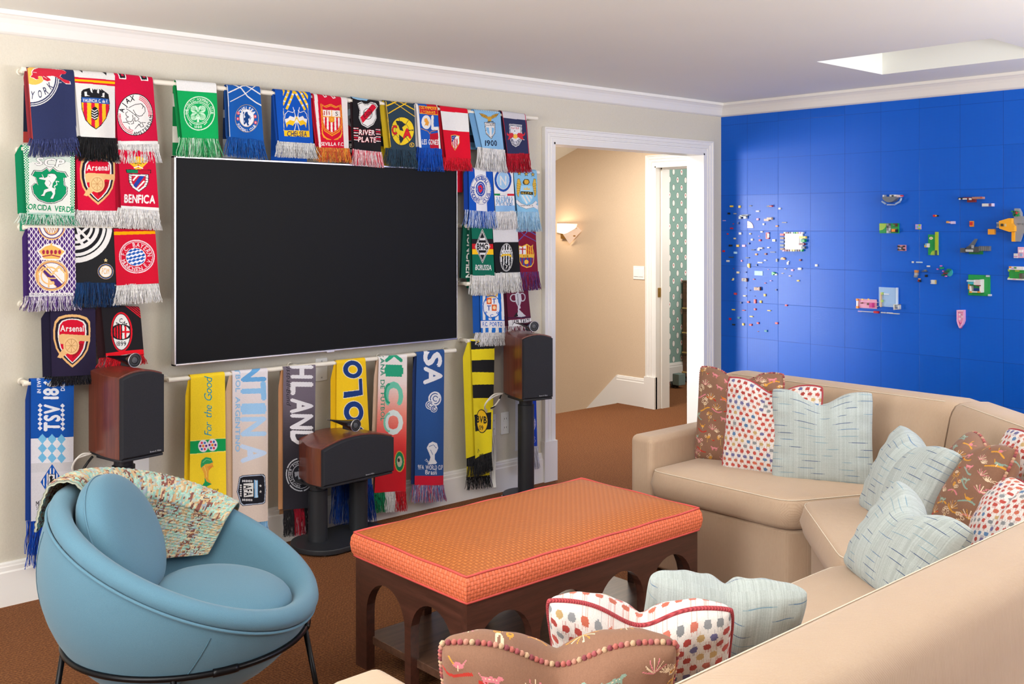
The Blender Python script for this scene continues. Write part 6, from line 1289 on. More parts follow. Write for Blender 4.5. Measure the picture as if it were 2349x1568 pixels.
# ================================================================ sectional sofa
def rib_mat():
    t = NT('cream_ribbed_cotton'); co = t.co(); s = t.n('ShaderNodeSeparateXYZ', {0: co}); x, y, z = s.outputs
    u = t.ma('ADD', x, t.ma('MULTIPLY', y, 1.0)); h = t.ma('MULTIPLY_ADD', t.ma('SINE', t.ma('MULTIPLY', u, 2*math.pi/.0058)), .5, .5)
    n = t.noise(co, 4, 4); n2 = t.noise(co, 40, 3, (8, 8, 1)); f = t.ma('ADD', t.ma('MULTIPLY', h, .2), t.ma('ADD', t.ma('MULTIPLY', n, .4), t.ma('MULTIPLY', n2, .4)))
    t.set('Base Color', t.mix(f, rgb('AE937A'), rgb('CAB29A'))); t.set('Roughness', .88); t.set('Specular IOR Level', .15); t.set('Sheen Weight', .15)
    fold = t.noise(co, 7, 2, (4, 4, .6)); t.bump(t.ma('ADD', t.ma('MULTIPLY', h, .12), t.ma('MULTIPLY', fold, 1.0)), .35, .006); return t.m
M_CREAM = rib_mat(); M_STITCH = simple('pale_stitching', 'E8DCC8', .9)
so = empty('sectional_sofa', (3.2, 1.6, 0)); tag(so, 'cream ribbed L-shaped sectional sofa curving round the ottoman', 'sofa')
SO = Vector((3.2, 1.6, 0))
def soft_poly(name, poly, z0, z1, r=.035, crown=.02, parent=None, nseg=5, bulge=.012, sub=14):
    """cushion with a polygonal plan: rounded rim, crowned top"""
    P = [Vector((x, y, 0)) for x, y in poly]; n = len(P); c = sum(P, Vector())/n
    ar = sum(P[i].x*P[(i+1) % n].y-P[(i+1) % n].x*P[i].y for i in range(n))
    if ar < 0: P = P[::-1]
    out = []
    for i in range(n):
        a, b = P[i], P[(i+1) % n]; L = (b-a).length; k = max(2, int(L/.04))
        for q in range(k): out.append((a.lerp(b, q/k), i, q/k))
    nn = len(out); nor = []
    for i in range(nn):
        t = out[(i+1) % nn][0]-out[i-1][0]; nor.append(Vector((t.y, -t.x, 0)).normalized())
    # slightly round plan corners
    pts = [o[0] for o in out]
    for _ in range(2): pts = [(pts[i-1]+pts[i]*2+pts[(i+1) % nn])/4 for i in range(nn)]
    rings = []; H = z1-z0
    for k in range(nseg+1): a = -math.pi/2+math.pi/2*k/nseg; rings.append((r*(math.cos(a)-1), z0+r+r*math.sin(a)))
    rings.append((bulge, (z0+z1)/2))
    for k in range(nseg+1): a = math.pi/2*k/nseg; rings.append((r*(math.cos(a)-1), z1-r+r*math.sin(a)))
    V = []
    for off, z in rings: V += [pts[i]+nor[i]*off+Vector((0, 0, z)) for i in range(nn)]
    nr = len(rings)
    m = MB(); F_ = [(j*nn+i, j*nn+(i+1) % nn, (j+1)*nn+(i+1) % nn, (j+1)*nn+i) for j in range(nr-1) for i in range(nn)]
    tp = [V[(nr-1)*nn+i] for i in range(nn)]; K = 8
    for k in range(1, K+1):
        t = k/K; V += [p.lerp(c+Vector((0, 0, p.z)), t*.999)+Vector((0, 0, crown*(1-(1-t)**2.4))) for p in tp]
        b = (nr-1+k-1)*nn; F_ += [(b+i, b+(i+1) % nn, b+nn+(i+1) % nn, b+nn+i) for i in range(nn)]
    F_.append(tuple((nr-1+K)*nn+i for i in range(nn))); F_.append(tuple(range(nn))[::-1])
    m.add([v-SO for v in V], F_); o = m.build(name, M_CREAM, parent or so, smooth=True)
    MB().tube([pts[i]+nor[i]*(-.008)+Vector((0, 0, z1-r*.28))-SO for i in range(nn)], .0018, 6, closed=True).build('seam', M_STITCH, o, smooth=True)
    return o
soft_poly('seat_cushion', [(3.565, 3.04), (3.565, 2.345), (3.60, 2.300), (4.30, 1.99), (4.30, 3.04)], .335, .468)
soft_poly('seat_cushion', [(3.605, 2.285), (3.085, 1.805), (3.46, 1.14), (3.66, 1.12), (4.29, 1.92), (4.29, 1.955)], .325, .466)
soft_poly('seat_cushion', [(3.045, 1.800), (1.285, 1.800), (1.285, 1.10), (3.43, 1.10)], .325, .462)
def skirt(name, poly, z1): return MB().prism([(x-SO.x, y-SO.y) for x, y in poly], .012, z1).build(name, M_CREAM, so, bevel=.015, seg=3)
skirt('skirted_base', [(3.600, 3.15), (3.600, 2.35), (3.655, 2.29), (4.38, 1.96), (4.38, 3.15)], .332)
skirt('skirted_base', [(3.665, 2.275), (3.13, 1.79), (3.10, 1.02), (3.72, 1.02), (4.38, 1.86), (4.38, 1.95)], .322)
skirt('skirted_base', [(3.09, 1.765), (1.14, 1.765), (1.14, .93), (3.09, .93)], .322)
# arms
def arm(name, a, b): return MB().box(Vector(a)-SO, Vector(b)-SO).build(name, M_CREAM, so, bevel=.030, seg=4)
arm('armrest', (3.585, 3.042, .012), (4.40, 3.170, .600))
arm('armrest', (1.125, .93, .012), (1.272, 1.842, .622))
# backs: profile swept along the plan path, mitred at the two bends
bp = [Vector(p) for p in ((4.27, 3.16, 0), (4.27, 1.975, 0), (3.545, 1.09, 0), (1.115, 1.09, 0))]      # inner top line
prof = [(-.10, .30), (-.075, .46), (-.035, .66), (-.012, .765), (.0, .79), (.018, .812), (.045, .822), (.10, .824), (.155, .820), (.185, .806), (.200, .78), (.205, .70), (.210, .30), (.212, .012), (.02, .012), (-.02, .30)]
def offs(i):
    def nrm2(a, b): t = (b-a).normalized(); return Vector((-t.y, t.x, 0))
    if i == 0: n = nrm2(bp[0], bp[1]); return n
    if i == 3: return nrm2(bp[2], bp[3])
    n1, n2 = nrm2(bp[i-1], bp[i]), nrm2(bp[i], bp[i+1]); m = (n1+n2).normalized(); return m/m.dot(n1)
for k in range(3):
    n = len(prof); V = []; g = .004; K = 24; pa, pb = offs(k), offs(k+1)
    for j in range(K+1):
        t = j/K; c = bp[k].lerp(bp[k+1], t); o_ = pa.lerp(pb, t); dirv = (bp[k+1]-bp[k]).normalized()
        endr = min(1, min(t, 1-t)*(bp[k+1]-bp[k]).length/.03); sh = .010*(1-endr)
        for dx, z in prof: V.append(c+o_*(dx)+Vector((0, 0, z-(sh if z > .7 else 0)))+dirv*(g if j == 0 else (-g if j == K else 0))-SO)
    m = MB().add(V, [(j*n+i, j*n+(i+1) % n, (j+1)*n+(i+1) % n, (j+1)*n+i) for j in range(K) for i in range(n)]+[tuple(range(n)), tuple(K*n+i for i in range(n))])
    o = m.build('backrest', M_CREAM, so, smooth=True); o.modifiers.new('e', 'EDGE_SPLIT').split_angle = math.radians(60)
    MB().tube([bp[k].lerp(bp[k+1], j/K)+pa.lerp(pb, j/K)*.022+Vector((0, 0, .8155))-SO for j in range(1, K)], .0016, 6).build('seam', M_STITCH, o, smooth=True)
    if k < 2: pass
# ================================================================ scatter pillows
M_PIL = knit_mat('pillow_cloth', .9, .12, 500)
def tex_dots(rng, n):
    a = np.zeros((n, n, 3), np.float32); base = np.array(rgb('E6E0DC')[:3]); a[:] = base
    a *= (1-.10*rng.random((n, n, 1))); R_, C_ = 18, 14
    pal = [rgb(c)[:3] for c in ('B8524A', 'C46A54', 'A84640', '5E7FA6', '6E6A92', '8A8C90', 'BFA070', 'C07060')]
    rowp = [rng.choice(8, p=[.3, .2, .16, .1, .07, .07, .05, .05]) for _ in range(R_+1)]
    yy, xx = np.mgrid[0:n, 0:n]
    for r in range(R_+1):
        for c in range(C_+1):
            cx = (c+.5*(r % 2))*n/C_; cy = (r+.5)*n/R_; k = rowp[r] if rng.random() < .65 else rng.integers(8)
            rx, ry = n/C_*.30, n/R_*.33
            d = np.abs((xx-cx)/rx)**2.6+np.abs((yy-cy)/ry)**2.6; j = d+.35*rng.random((n, n)); M = j < 1.1
            a[M] = np.array(pal[k])*(.9+.2*rng.random())
            st = (np.abs(xx-cx) < rx*1.0) & (np.abs(yy-cy) < ry*1.9) & (rng.random((1, n)) < .28) & ~M; a[st] = a[st]*.55+np.array(pal[k])*.45
    return a
def tex_dash(rng, n):
    a = np.zeros((n, n, 3), np.float32); a[:] = rgb('B2BBB9')[:3]
    a *= (1+.20*(rng.random((1, n, 1))-.5)); a *= (1+.05*(rng.random((n, 1, 1))-.5)); a *= (1+.08*(rng.random((n, n, 1))-.5))
    a = np.clip(a, 0, 1); R_ = 14
    for r in range(R_):
        y = int((r+.5)*n/R_+rng.integers(-1, 2)); x = rng.integers(0, n//4)-n//6
        while x < n:
            L = int(n*(.09+.14*rng.random())); k = rng.random(); col = np.array(rgb(['2C4876', '50749A', '7898AA'][0 if k < .35 else 1 if k < .7 else 2])[:3])
            for q in range(max(0, x), min(n, x+L)):
                e = min(q-x, x+L-q)/L; f = .9 if e > .15 else .5
                a[y % n, q] = a[y % n, q]*(1-f)+col*f
            x += L+int(n*(.05+.2*rng.random()))
    return a
def tex_toile(rng, n, colosseum=False, deer=True):
    c = Canvas([(0, 0), (100, 0), (100, 100), (0, 100)], n, n, '8F6A56'); c.a *= (1-.06*rng.random((n, n, 1)).astype(np.float32))
    CRM, PNK, RD, GD, TL, OR = 'E6CFB0', 'D8808A', 'B8382E', 'D89A3A', '8AA496', 'D87828'
    def ground(x, y, w, col): c.line([(x+w*t, y+2.4*math.sin(t*3.1+x)) for t in [i/8 for i in range(9)]], 1.3, col)
    def tuft(x, y, s, col):
        for k in range(7): a = -2.7+.38*k; c.line([(x, y), (x+s*math.cos(a), y+s*math.sin(a))], .5, CRM if k % 2 else col)
    def tree(x, y, s, col):
        c.line([(x, y), (x+.4, y-s)], .6, 'C8A060')
        for k in range(7): a = rng.random()*6.28; c.ring(x+s*.4*math.cos(a), y-s*1.1+s*.35*math.sin(a), s*.18, s*.14, .5, col if k % 3 else CRM)
    def beast(x, y, s, col, f=1):
        c.line([(x, y), (x+f*s*.5, y-s*.06), (x+f*s, y+s*.02)], s*.34, col).ell(x+f*s*1.15, y-s*.22, s*.2, s*.15, col).line([(x, y), (x-f*s*.35, y-s*.3)], s*.08, col)
        for t in (.05, .25, .8, .98): c.line([(x+f*s*t, y), (x+f*s*(t+.06), y+s*.48)], s*.1, col)
        for t in (.15, .4, .65, .9): c.ell(x+f*s*t, y-s*.05, s*.05, s*.05, CRM)
    def bird(x, y, s, col): c.ell(x, y, s*.5, s*.25, col).line([(x-s*.4, y), (x-s*.9, y-s*.5)], s*.14, GD).line([(x+s*.3, y), (x+s*.7, y-s*.5)], s*.1, col).line([(x, y), (x, y+s*.5)], s*.06, CRM)
    for r in range(9):
        for q in range(6):
            x, y = q*17+rng.integers(0, 4)+(r % 2)*7, 6+r*11.3+rng.integers(-1, 2); k = rng.integers(7); g = [PNK, RD, GD, TL, PNK, GD, RD][rng.integers(7)]
            if k < 4: ground(x-2, y+3.6, 13, g)
            if k == 0: beast(x, y, 6, [OR, PNK, TL][rng.integers(3)], 1)
            elif k == 1: tree(x+4, y+4, 8, [PNK, CRM, GD][rng.integers(3)])
            elif k == 2: tuft(x+4, y+4, 7, GD)
            elif k == 3: bird(x+5, y, 5, [TL, GD, PNK][rng.integers(3)])
            elif k == 4: tuft(x+3, y+3, 6, PNK); tuft(x+9, y+5, 4, CRM)
            elif k == 5: tree(x+4, y+5, 7, GD); bird(x+12, y+2, 3, RD)
            else: beast(x+8, y, 5.5, PNK, -1)
    if colosseum:
        c.poly([(64, 52), (100, 44), (100, 72), (64, 74)], '9A6A4A').line([(64, 54), (100, 47)], 1.4, GD).line([(64, 60), (100, 55)], 1.2, GD).line([(64, 67), (100, 64)], 1.2, GD).line([(64, 74), (100, 73)], 1.6, GD)
        for i in range(8):
            for j in range(3): x = 66.5+i*4.3; y = 58+j*6.6-(x-64)*.17*(1-j*.35); c.ell(x, y, 1.3, 1.9, 'B8403A' if (i+j) % 2 else CRM).ell(x, y+.4, .7, 1.2, '5A3428')
    return c.a
def pillow(label, group, c, rz, lean, roll, w, h, T, tex, pipe, seed, chop=.07, N=150, name='scatter_pillow', **kw):
    rng = np.random.default_rng(seed); u, v = np.meshgrid(np.linspace(-1, 1, N+1), np.linspace(-1, 1, N+1))
    def surf(s):
        x = w/2*u*(1-.05*(1-v**2)*np.abs(u)**1.5-.05*v**6*u**6); z = h/2*v*(1-.05*(1-u**2)*np.abs(v)**1.5-.05*v**6*u**6)
        th = np.clip((1-u**2)*(1-v**2), 0, 1)**.36*(1-.12*(u*u+v*v)/2)
        top = ((v+1)/2); g = np.exp(-(u/.36)**2); gs = np.exp(-(np.abs(u)/.10)**1.6)
        z = z-chop*.72*g*top**2.6; th = th*(1-.30*gs*top**1.6)
        z = np.where(v < 0, z*(1-.02), z)
        e = 1-np.maximum(np.abs(u), np.abs(v)); ph = rng.random(6)*6.28
        wr = (np.sin(u*21+ph[0]+v*2)*np.exp(-((1+v)/.35)**2)+np.sin(v*17+ph[1])*np.exp(-((1-np.abs(u))/.35)**2)+.8*np.sin(u*19+ph[2])*np.exp(-((1-v)/.4)**2))*np.clip(e*6, 0, 1)*.003
        wr += .006*np.sin(u*3.1+ph[3])*np.sin(v*2.7+ph[4])*np.clip(e*3, 0, 1)+.005*np.exp(-((np.abs(u)-.17)/.09)**2)*top**2*np.clip(e*4, 0, 1)
        y = s*(T/2*th+wr); return np.stack([x, y, z], -1)
    A, B = surf(-1), surf(1); img = tex(rng, N, **kw); img2 = tex(rng, N, **kw)
    V = np.concatenate([A.reshape(-1, 3), B.reshape(-1, 3)]); f = gridfaces(N, N); n0 = (N+1)**2
    Fq = np.concatenate([f, f[:, ::-1]+n0]); FC = np.concatenate([img[::-1].reshape(-1, 3), img2[::-1, ::-1].reshape(-1, 3)])
    zb = V[:, 2].min()
    o = colour_mesh(name, V, Fq, FC, M_PIL); M = Matrix.Rotation(math.radians(rz), 4, 'Z') @ Matrix.Rotation(math.radians(-lean), 4, 'X') @ Matrix.Rotation(math.radians(roll), 4, 'Y')
    o.rotation_euler = M.to_euler(); o.location = c; tag(o, label, 'pillow', group)
    if pipe:
        per = [A[0, i] for i in range(0, N+1, 2)]+[A[i, N] for i in range(2, N+1, 2)]+[A[N, i] for i in range(N-2, -1, -2)]+[A[i, 0] for i in range(N-2, 0, -2)]
        per = [Vector((p[0]*1.006, 0, p[2]*1.006)) for p in per]
        if pipe == 'bead':
            L = 0; bp_ = []; prev = per[0]; acc = 0
            for q in per[1:]+[per[0]]:
                d = (q-prev).length
                while acc+d >= .0105:
                    t = (.0105-acc)/d; prev = prev.lerp(q, t); bp_.append(prev.copy()); d = (q-prev).length; acc = 0
                acc += d; prev = q
            cl = [rgb(k)[:3] for k in ('A85A5E', 'C08A78', 'C8A888', '8C4A50', 'B86A60')]; VV = []; FF = []; CCs = []
            for i, p in enumerate(bp_):
                o0 = len(VV); k = cl[i % 5]
                for a in range(5):
                    for b in range(6): al = -math.pi/2+math.pi*a/4; be = b*math.pi/3; VV.append((p.x+.0062*math.cos(al)*math.cos(be), .0058*math.cos(al)*math.sin(be), p.z+.0062*math.sin(al)))
                for a in range(4):
                    for b in range(6): FF.append((o0+a*6+b, o0+a*6+(b+1) % 6, o0+(a+1)*6+(b+1) % 6, o0+(a+1)*6+b)); CCs.append(k)
            colour_mesh('beaded_trim', np.array(VV), np.array(FF), np.array(CCs), M_PIL, o)
        else: MB().tube(per, .0046, 8, closed=True).build('piping', pipe, o, smooth=True)
    return o
def cord_mat():
    t = NT('red_twisted_cord'); co = t.co(); s = t.n('ShaderNodeSeparateXYZ', {0: co}); w = t.ma('MULTIPLY_ADD', t.ma('SINE', t.ma('MULTIPLY', t.ma('ADD', s.outputs[0], t.ma('ADD', s.outputs[1], s.outputs[2])), 1100.0)), .5, .5)
    t.set('Base Color', t.mix(w, rgb('8E2A34'), rgb('BC4A50'))); t.set('Roughness', .8); t.bump(w, .6, .001); return t.m
M_CORD = cord_mat()
GP = 'scatter pillows on the sofa'
ZS = .468
pillow('brown pillow printed with an amphitheatre, against the far armrest', GP, (3.965, 2.835, ZS+.205), -80, 7, 0, .43, .45, .16, tex_toile, 'bead', 11, colosseum=True, chop=.075, N=190)
pillow('dotted pillow with red cord between the brown and the blue-grey pillow on the far seat', GP, (3.885, 2.605, ZS+.195), -76, 8, 1, .44, .43, .15, tex_dots, M_CORD, 12, chop=.07)
pillow('blue-grey dashed pillow standing upright, nearest of three on the far seat', GP, (3.95, 2.395, ZS+.185), -57, 10, 0, .43, .41, .17, tex_dash, None, 13, chop=.075)
pillow('blue-grey dashed pillow in the sofa corner, behind the brown corner pillow', GP, (3.66, 1.86, ZS+.135), -122, 26, 4, .42, .38, .19, tex_dash, None, 14, chop=.05)
pillow('brown printed pillow with beaded seam seen edge-on in the sofa corner', GP, (3.62, 1.62, ZS+.15), -140, 26, -4, .46, .43, .19, tex_toile, 'bead', 15, chop=.05, N=190)
pillow('dotted pillow with red cord, farthest and highest in the sofa corner', GP, (3.72, 1.435, ZS+.165), -125, 20, -6, .46, .44, .17, tex_dots, M_CORD, 16, chop=.05)
pillow('dotted pillow with red cord, lower one at the right picture edge in the corner', GP, (3.37, 1.345, ZS+.12), -128, 34, -14, .42, .40, .19, tex_dots, M_CORD, 17, chop=.05)
pillow('blue-grey dashed pillow in front of the corner group, just beyond the near backrest', GP, (2.99, 1.53, ZS+.110), -118, 32, 8, .40, .34, .19, tex_dash, None, 18, chop=.08)
pillow('brown printed pillow with beaded seam in the foreground, nearest the camera', GP, (1.350, 1.375, ZS+.187), 138, 33, 0, .43, .43, .20, tex_toile, 'bead', 19, chop=.085, N=220)
pillow('dotted pillow with red cord in the foreground, between brown and blue-grey ones', GP, (1.615, 1.40, ZS+.19), 130, 33, 0, .37, .40, .18, tex_dots, M_CORD, 20, chop=.085, N=220)
pillow('blue-grey dashed pillow in the foreground, beside the near dotted pillow', GP, (1.885, 1.41, ZS+.172), 132, 33, -6, .35, .38, .18, tex_dash, None, 21, chop=.03, N=200)
# ================================================================ toy bricks on the blue wall
_pl = {}
def plas(h):
    if h not in _pl: _pl[h] = simple('toy_plastic_'+h, h, .3, var=.0, spec=.5)
    return _pl[h]
COLN = {'r': ('red', 'C81828'), 'y': ('yellow', 'F0C840'), 'w': ('white', 'D6D6D4'), 'b': ('dark blue', '0A3C8C'), 'k': ('black', '1A1C20'), 'g': ('grey', '8A8E94'), 'o': ('orange', 'E89028'), 'p': ('pink', 'EEA8C8'), 'G': ('green', '1C9A4C'), 'n': ('brown', '6A3A28'), 'l': ('pale blue', 'A8D4EC'), 't': ('tan', 'D8C8A0'), 'q': ('teal', '1888A8'), 'm': ('lime', 'A8C83A'), 'v': ('lavender', 'C4A4D8'), 'K': ('dark grey', '4C5056'), 'R': ('dark red', '7A2028')}
def wall_box(mb, k, x0, y0, x1, y1, d0, d1, studs=True, org=Vector()):
    """block on the blue wall: close-up rectangle, standing d0..d1 off the wall"""
    ox, oy, sc = k; a, b = onX(ox+x0/sc, oy+y0/sc, WX), onX(ox+x1/sc, oy+y1/sc, WX)
    Y0_, Y1_, Z0, Z1 = min(a.y, b.y), max(a.y, b.y), min(a.z, b.z), max(a.z, b.z)
    mb.box(Vector((WX-d1, Y0_, Z0))-org, Vector((WX-d0, Y1_, Z1))-org)
    if studs:
        ny, nz = max(1, round((Y1_-Y0_)/.008)), max(1, round((Z1-Z0)/.008)); ny, nz = min(ny, 26), min(nz, 26)
        for i in range(ny):
            for j in range(nz):
                cy, cz = Y0_+(i+.5)*(Y1_-Y0_)/ny, Z0+(j+.5)*(Z1-Z0)/nz; r = .0026
                V = []
                for xx in (-d1, -d1-.0018): V += [Vector((WX+xx, cy+r*math.cos(t), cz+r*math.sin(t)))-org for t in [q*math.pi/3 for q in range(6)]]
                mb.add(V, [(q, (q+1) % 6, 6+(q+1) % 6, 6+q) for q in range(6)]+[tuple(range(6, 12))])
def at_wall(k, x, y): return onX(k[0]+x/k[2], k[1]+y/k[2], WX)
KL = (1640, 440, 4.6118)
L = [(180,152,30,17,'y'),(266,156,20,24,'y'),(383,147,25,8,'K'),(690,176,22,18,'w'),(458,204,34,14,'w'),(152,228,22,20,'k'),(218,230,26,12,'g'),(457,289,20,20,'p'),(103,303,26,8,'v'),(197,337,10,8,'r'),(252,330,14,22,'b'),(520,341,16,18,'w'),(740,323,46,9,'g'),(660,361,22,14,'o'),(181,385,26,14,'r'),(139,444,12,14,'r'),(272,439,24,24,'w'),(378,442,16,16,'t'),(500,422,22,14,'w'),(470,468,12,6,'p'),(214,492,18,16,'t'),(397,504,20,20,'w'),(481,511,20,20,'r'),(363,545,14,20,'b'),(170,567,32,20,'k'),(246,569,24,24,'y'),(310,569,30,22,'p'),(572,588,22,14,'w'),(410,612,36,8,'k'),(97,626,20,20,'r'),(222,642,32,22,'l'),(442,660,20,18,'o'),(542,656,20,20,'R'),(618,636,50,9,'g'),(350,696,34,10,'k'),(176,690,46,12,'K'),(142,730,28,20,'w'),(537,722,22,12,'w'),(288,728,10,18,'p'),(484,746,50,14,'w'),(445,773,16,18,'b'),(660,722,16,32,'g'),(908,720,18,20,'R'),(199,810,8,8,'R'),(823,827,20,18,'p'),(1078,776,24,24,'w'),(752,812,16,8,'t'),(568,820,10,8,'v'),(249,851,26,22,'t'),(331,848,14,10,'b'),(722,859,18,6,'t'),(799,887,20,10,'t'),(419,923,14,10,'r'),(597,939,16,10,'v'),(537,963,14,8,'r'),(885,938,22,16,'y'),(332,1014,12,8,'b'),(373,1040,14,8,'b'),(654,1034,14,18,'b'),(221,1076,26,22,'r'),(320,1098,30,14,'t'),(423,1101,12,8,'b'),(532,1090,18,26,'y'),(281,1170,16,18,'b'),(358,1163,20,20,'r'),(429,1156,20,44,'r'),(490,1160,18,26,'y'),(759,1198,20,18,'r'),(200,1244,28,14,'y'),(310,1251,28,10,'r'),(429,1240,18,20,'r'),(578,1254,32,12,'y'),(390,1316,32,14,'y'),(258,1330,26,20,'q'),(165,1342,18,22,'r'),(202,1402,26,18,'k'),(304,1399,18,26,'y'),(383,1404,26,22,'r'),(460,1386,20,20,'r'),(657,1387,26,22,'r'),(544,1469,26,22,'q'),(461,1475,12,8,'R')]
ordn = ['first', 'second', 'third', 'fourth', 'fifth', 'sixth', 'seventh', 'eighth', 'ninth', 'tenth', 'eleventh', 'twelfth', 'thirteenth', 'fourteenth', 'fifteenth', 'sixteenth', 'seventeenth', 'eighteenth', 'nineteenth', 'twentieth']
bycol = {}
for e in sorted(L, key=lambda e: (e[1], e[0])): bycol.setdefault(e[4], []).append(e)
for cc, es in bycol.items():
    for i, (x, y, w, h, c) in enumerate(es):
        p = at_wall(KL, x, y); m = MB(); wall_box(m, KL, x-w/2, y-h/2, x+w/2, y+h/2, 0, .0096 if max(w, h) > 12 else .005, True, p)
        o = m.build('toy_brick', plas(COLN[c][1])); o.location = p
        sh = 'upright' if h > w*1.3 else 'wide' if w > h*1.5 else 'square'
        rank = 'the only one of its colour' if len(es) == 1 else (ordn[i]+' highest' if i else 'highest')+' of its colour'
        tag(o, f'tiny {sh} {COLN[c][0]} brick at left of blue wall, {rank}', 'toy brick', 'loose bricks at the left of the blue wall')
def toy(name, label, k, ref, parts, cat='toy build', group='brick builds on the blue wall'):
    """parts: (part name, x0, y0, x1, y1, d0, d1, colour, studs)"""
    p = at_wall(k, *ref); o = empty(name, p); tag(o, label, cat, group); d = {}
    for pt in parts: d.setdefault((pt[0], pt[7]) if pt[0] not in ('wheel', 'figure', 'gate', 'plant', 'bed') else (pt[0], pt[7], pt[1], pt[2]), []).append(pt)
    for (nm, c, *_), ps in d.items():
        m = MB()
        for q in ps: wall_box(m, k, q[1], q[2], q[3], q[4], q[5], q[6], q[8] if len(q) > 8 else True, p)
        m.build(nm, plas(COLN[c][1] if c in COLN else c), o)
    return o
# left-hand small builds
toy('toy_picture_frame', 'white brick picture frame ringed by tiny figures on the blue wall', KL, (830, 525), [('frame', 748, 440, 935, 610, 0, .012, 'w', False), ('panel', 765, 478, 905, 560, .012, .015, 'DEDEDA', False)]+
    [('figure', 705+0, 440+i*38, 745, 462+i*38, 0, .02, c, False) for i, c in enumerate('rnbKn')]+[('figure', 745+i*26, 424, 765+i*26, 440, 0, .02, c, False) for i, c in enumerate('tRKwGmpw')]+[('figure', 730+i*27, 608, 750+i*27, 628, 0, .02, c, False) for i, c in enumerate('pRRtyKnG')]+
    [('figure', 908, 468, 975, 492, 0, .02, 'y', False), ('figure', 930, 500, 968, 530, 0, .026, 'G', False), ('figure', 905, 540, 960, 562, 0, .02, 'R', False), ('figure', 930, 575, 965, 600, 0, .02, 'K', False)])
toy('toy_arch', 'curved grey toy arch at upper left of the blue wall', KL, (315, 262), [('arch', 268, 256, 290, 285, 0, .02, 'g', False), ('arch', 278, 244, 345, 262, 0, .02, 'g', False), ('arch', 300, 240, 365, 250, 0, .02, 'g', False), ('arch', 318, 260, 345, 282, 0, .02, 'C0C4CC', False)])
p = at_wall(KL, 348, 381); m = MB(); a = at_wall(KL, 418, 308); R_ = abs(a.z-p.z); pts = [(0, 0)]+[(R_*1.0*math.sin(t), R_*math.cos(t)) for t in [i*math.pi/20 for i in range(11)]]
m.prism([(-x, z) for x, z in pts], .0, .006, Matrix(((0, 0, -1, 0), (1, 0, 0, 0), (0, 1, 0, 0), (0, 0, 0, 1)))); o = m.build('toy_fan_tile', plas('F2D4DA')); o.location = p; tag(o, 'pale pink quarter-round tile at upper left of the blue wall', 'toy brick')
MB().box((-.0072, -.02, .014), (-.006, -.001, .016)).build('print', plas('C84848'), o)
toy('toy_bird', 'dark blue toy piece with red end, topmost at left of the blue wall', KL, (585, 150), [('body', 560, 147, 605, 157, 0, .015, 'k', False), ('tail', 592, 144, 618, 156, 0, .02, 'r', False), ('wing', 570, 140, 610, 148, 0, .02, 'b', False)])
toy('toy_stack', 'pair of tan and pink-grey blocks joined stepwise, left part of blue wall', KL, (575, 290), [('block', 530, 284, 578, 308, 0, .014, 'C0A8A0'), ('block', 566, 270, 615, 294, 0, .02, 'C8AC90')])
toy('toy_gate', 'upright red frame brick with white middle on the blue wall', KL, (562, 462), [('frame', 548, 428, 578, 440, 0, .012, 'r', False), ('frame', 548, 484, 578, 496, 0, .012, 'r', False), ('frame', 548, 440, 556, 484, 0, .012, 'r', False), ('panel', 556, 440, 578, 484, 0, .008, 'w', False)])
toy('toy_lamp', 'round white toy piece with amber centre, left part of the blue wall', KL, (628, 511), [('ring', 614, 500, 644, 524, 0, .01, 'w', False), ('centre', 624, 508, 634, 516, .01, .014, 'y', False)])
toy('toy_bench', 'stepped white and grey piece below the red frame brick', KL, (482, 602), [('seat', 458, 596, 480, 620, 0, .01, 'w'), ('back', 470, 586, 512, 602, 0, .014, 'B0A8A0', False)])
toy('toy_car', 'small orange toy car shape under the white picture frame', KL, (728, 706), [('body', 706, 700, 748, 716, 0, .014, 'o', False), ('roof', 716, 692, 738, 702, 0, .018, 'E09850', False)])
toy('toy_skeleton', 'small white toy figure under the white picture frame', KL, (776, 750), [('body', 768, 742, 784, 768, 0, .01, 'E0E0E4', False), ('head', 778, 730, 790, 742, 0, .01, 'w', False)])
toy('toy_giraffe', 'yellow toy animal piece at left of the blue wall', KL, (362, 782), [('body', 352, 762, 374, 792, 0, .012, 'y', False), ('head', 362, 756, 372, 766, 0, .016, 'y', False), ('leg', 360, 790, 376, 804, 0, .01, 'C89038', False)])
toy('toy_plate', 'translucent pale blue studded plate at left of the blue wall', KL, (464, 859), [('plate', 422, 834, 508, 884, 0, .004, '9CC8E4')])
toy('toy_plant', 'green leafy piece with white brick at left of the blue wall', KL, (632, 862), [('leaf', 612, 845, 630, 878, 0, .014, 'G', False), ('leaf', 626, 852, 646, 868, 0, .018, 'G', False), ('brick', 640, 862, 662, 880, 0, .01, 'w')])
toy('toy_ghost', 'white rounded toy piece with dark edge, right of the leafy piece', KL, (905, 812), [('body', 888, 800, 920, 824, 0, .012, 'w', False), ('edge', 880, 806, 890, 818, 0, .01, 'K', False)])
toy('toy_chest', 'small brown, teal and white block cluster at left of the blue wall', KL, (322, 932), [('box', 294, 914, 316, 944, 0, .014, 'n', False), ('box', 326, 914, 348, 948, 0, .016, 'n', False), ('panel', 310, 924, 330, 946, 0, .012, '8CC8C4', False), ('lid', 300, 910, 346, 920, 0, .018, '8A5A48', False)])
toy('toy_barrel', 'brown and tan striped barrel block at left of the blue wall', KL, (462, 1023), [('barrel', 428, 1006, 478, 1040, 0, .018, '9A5A3C', False), ('band', 436, 1006, 442, 1040, .018, .020, 'D8B090', False), ('band', 450, 1006, 456, 1040, .018, .020, 'D8B090', False), ('end', 478, 1004, 490, 1042, 0, .02, 'n', False)])
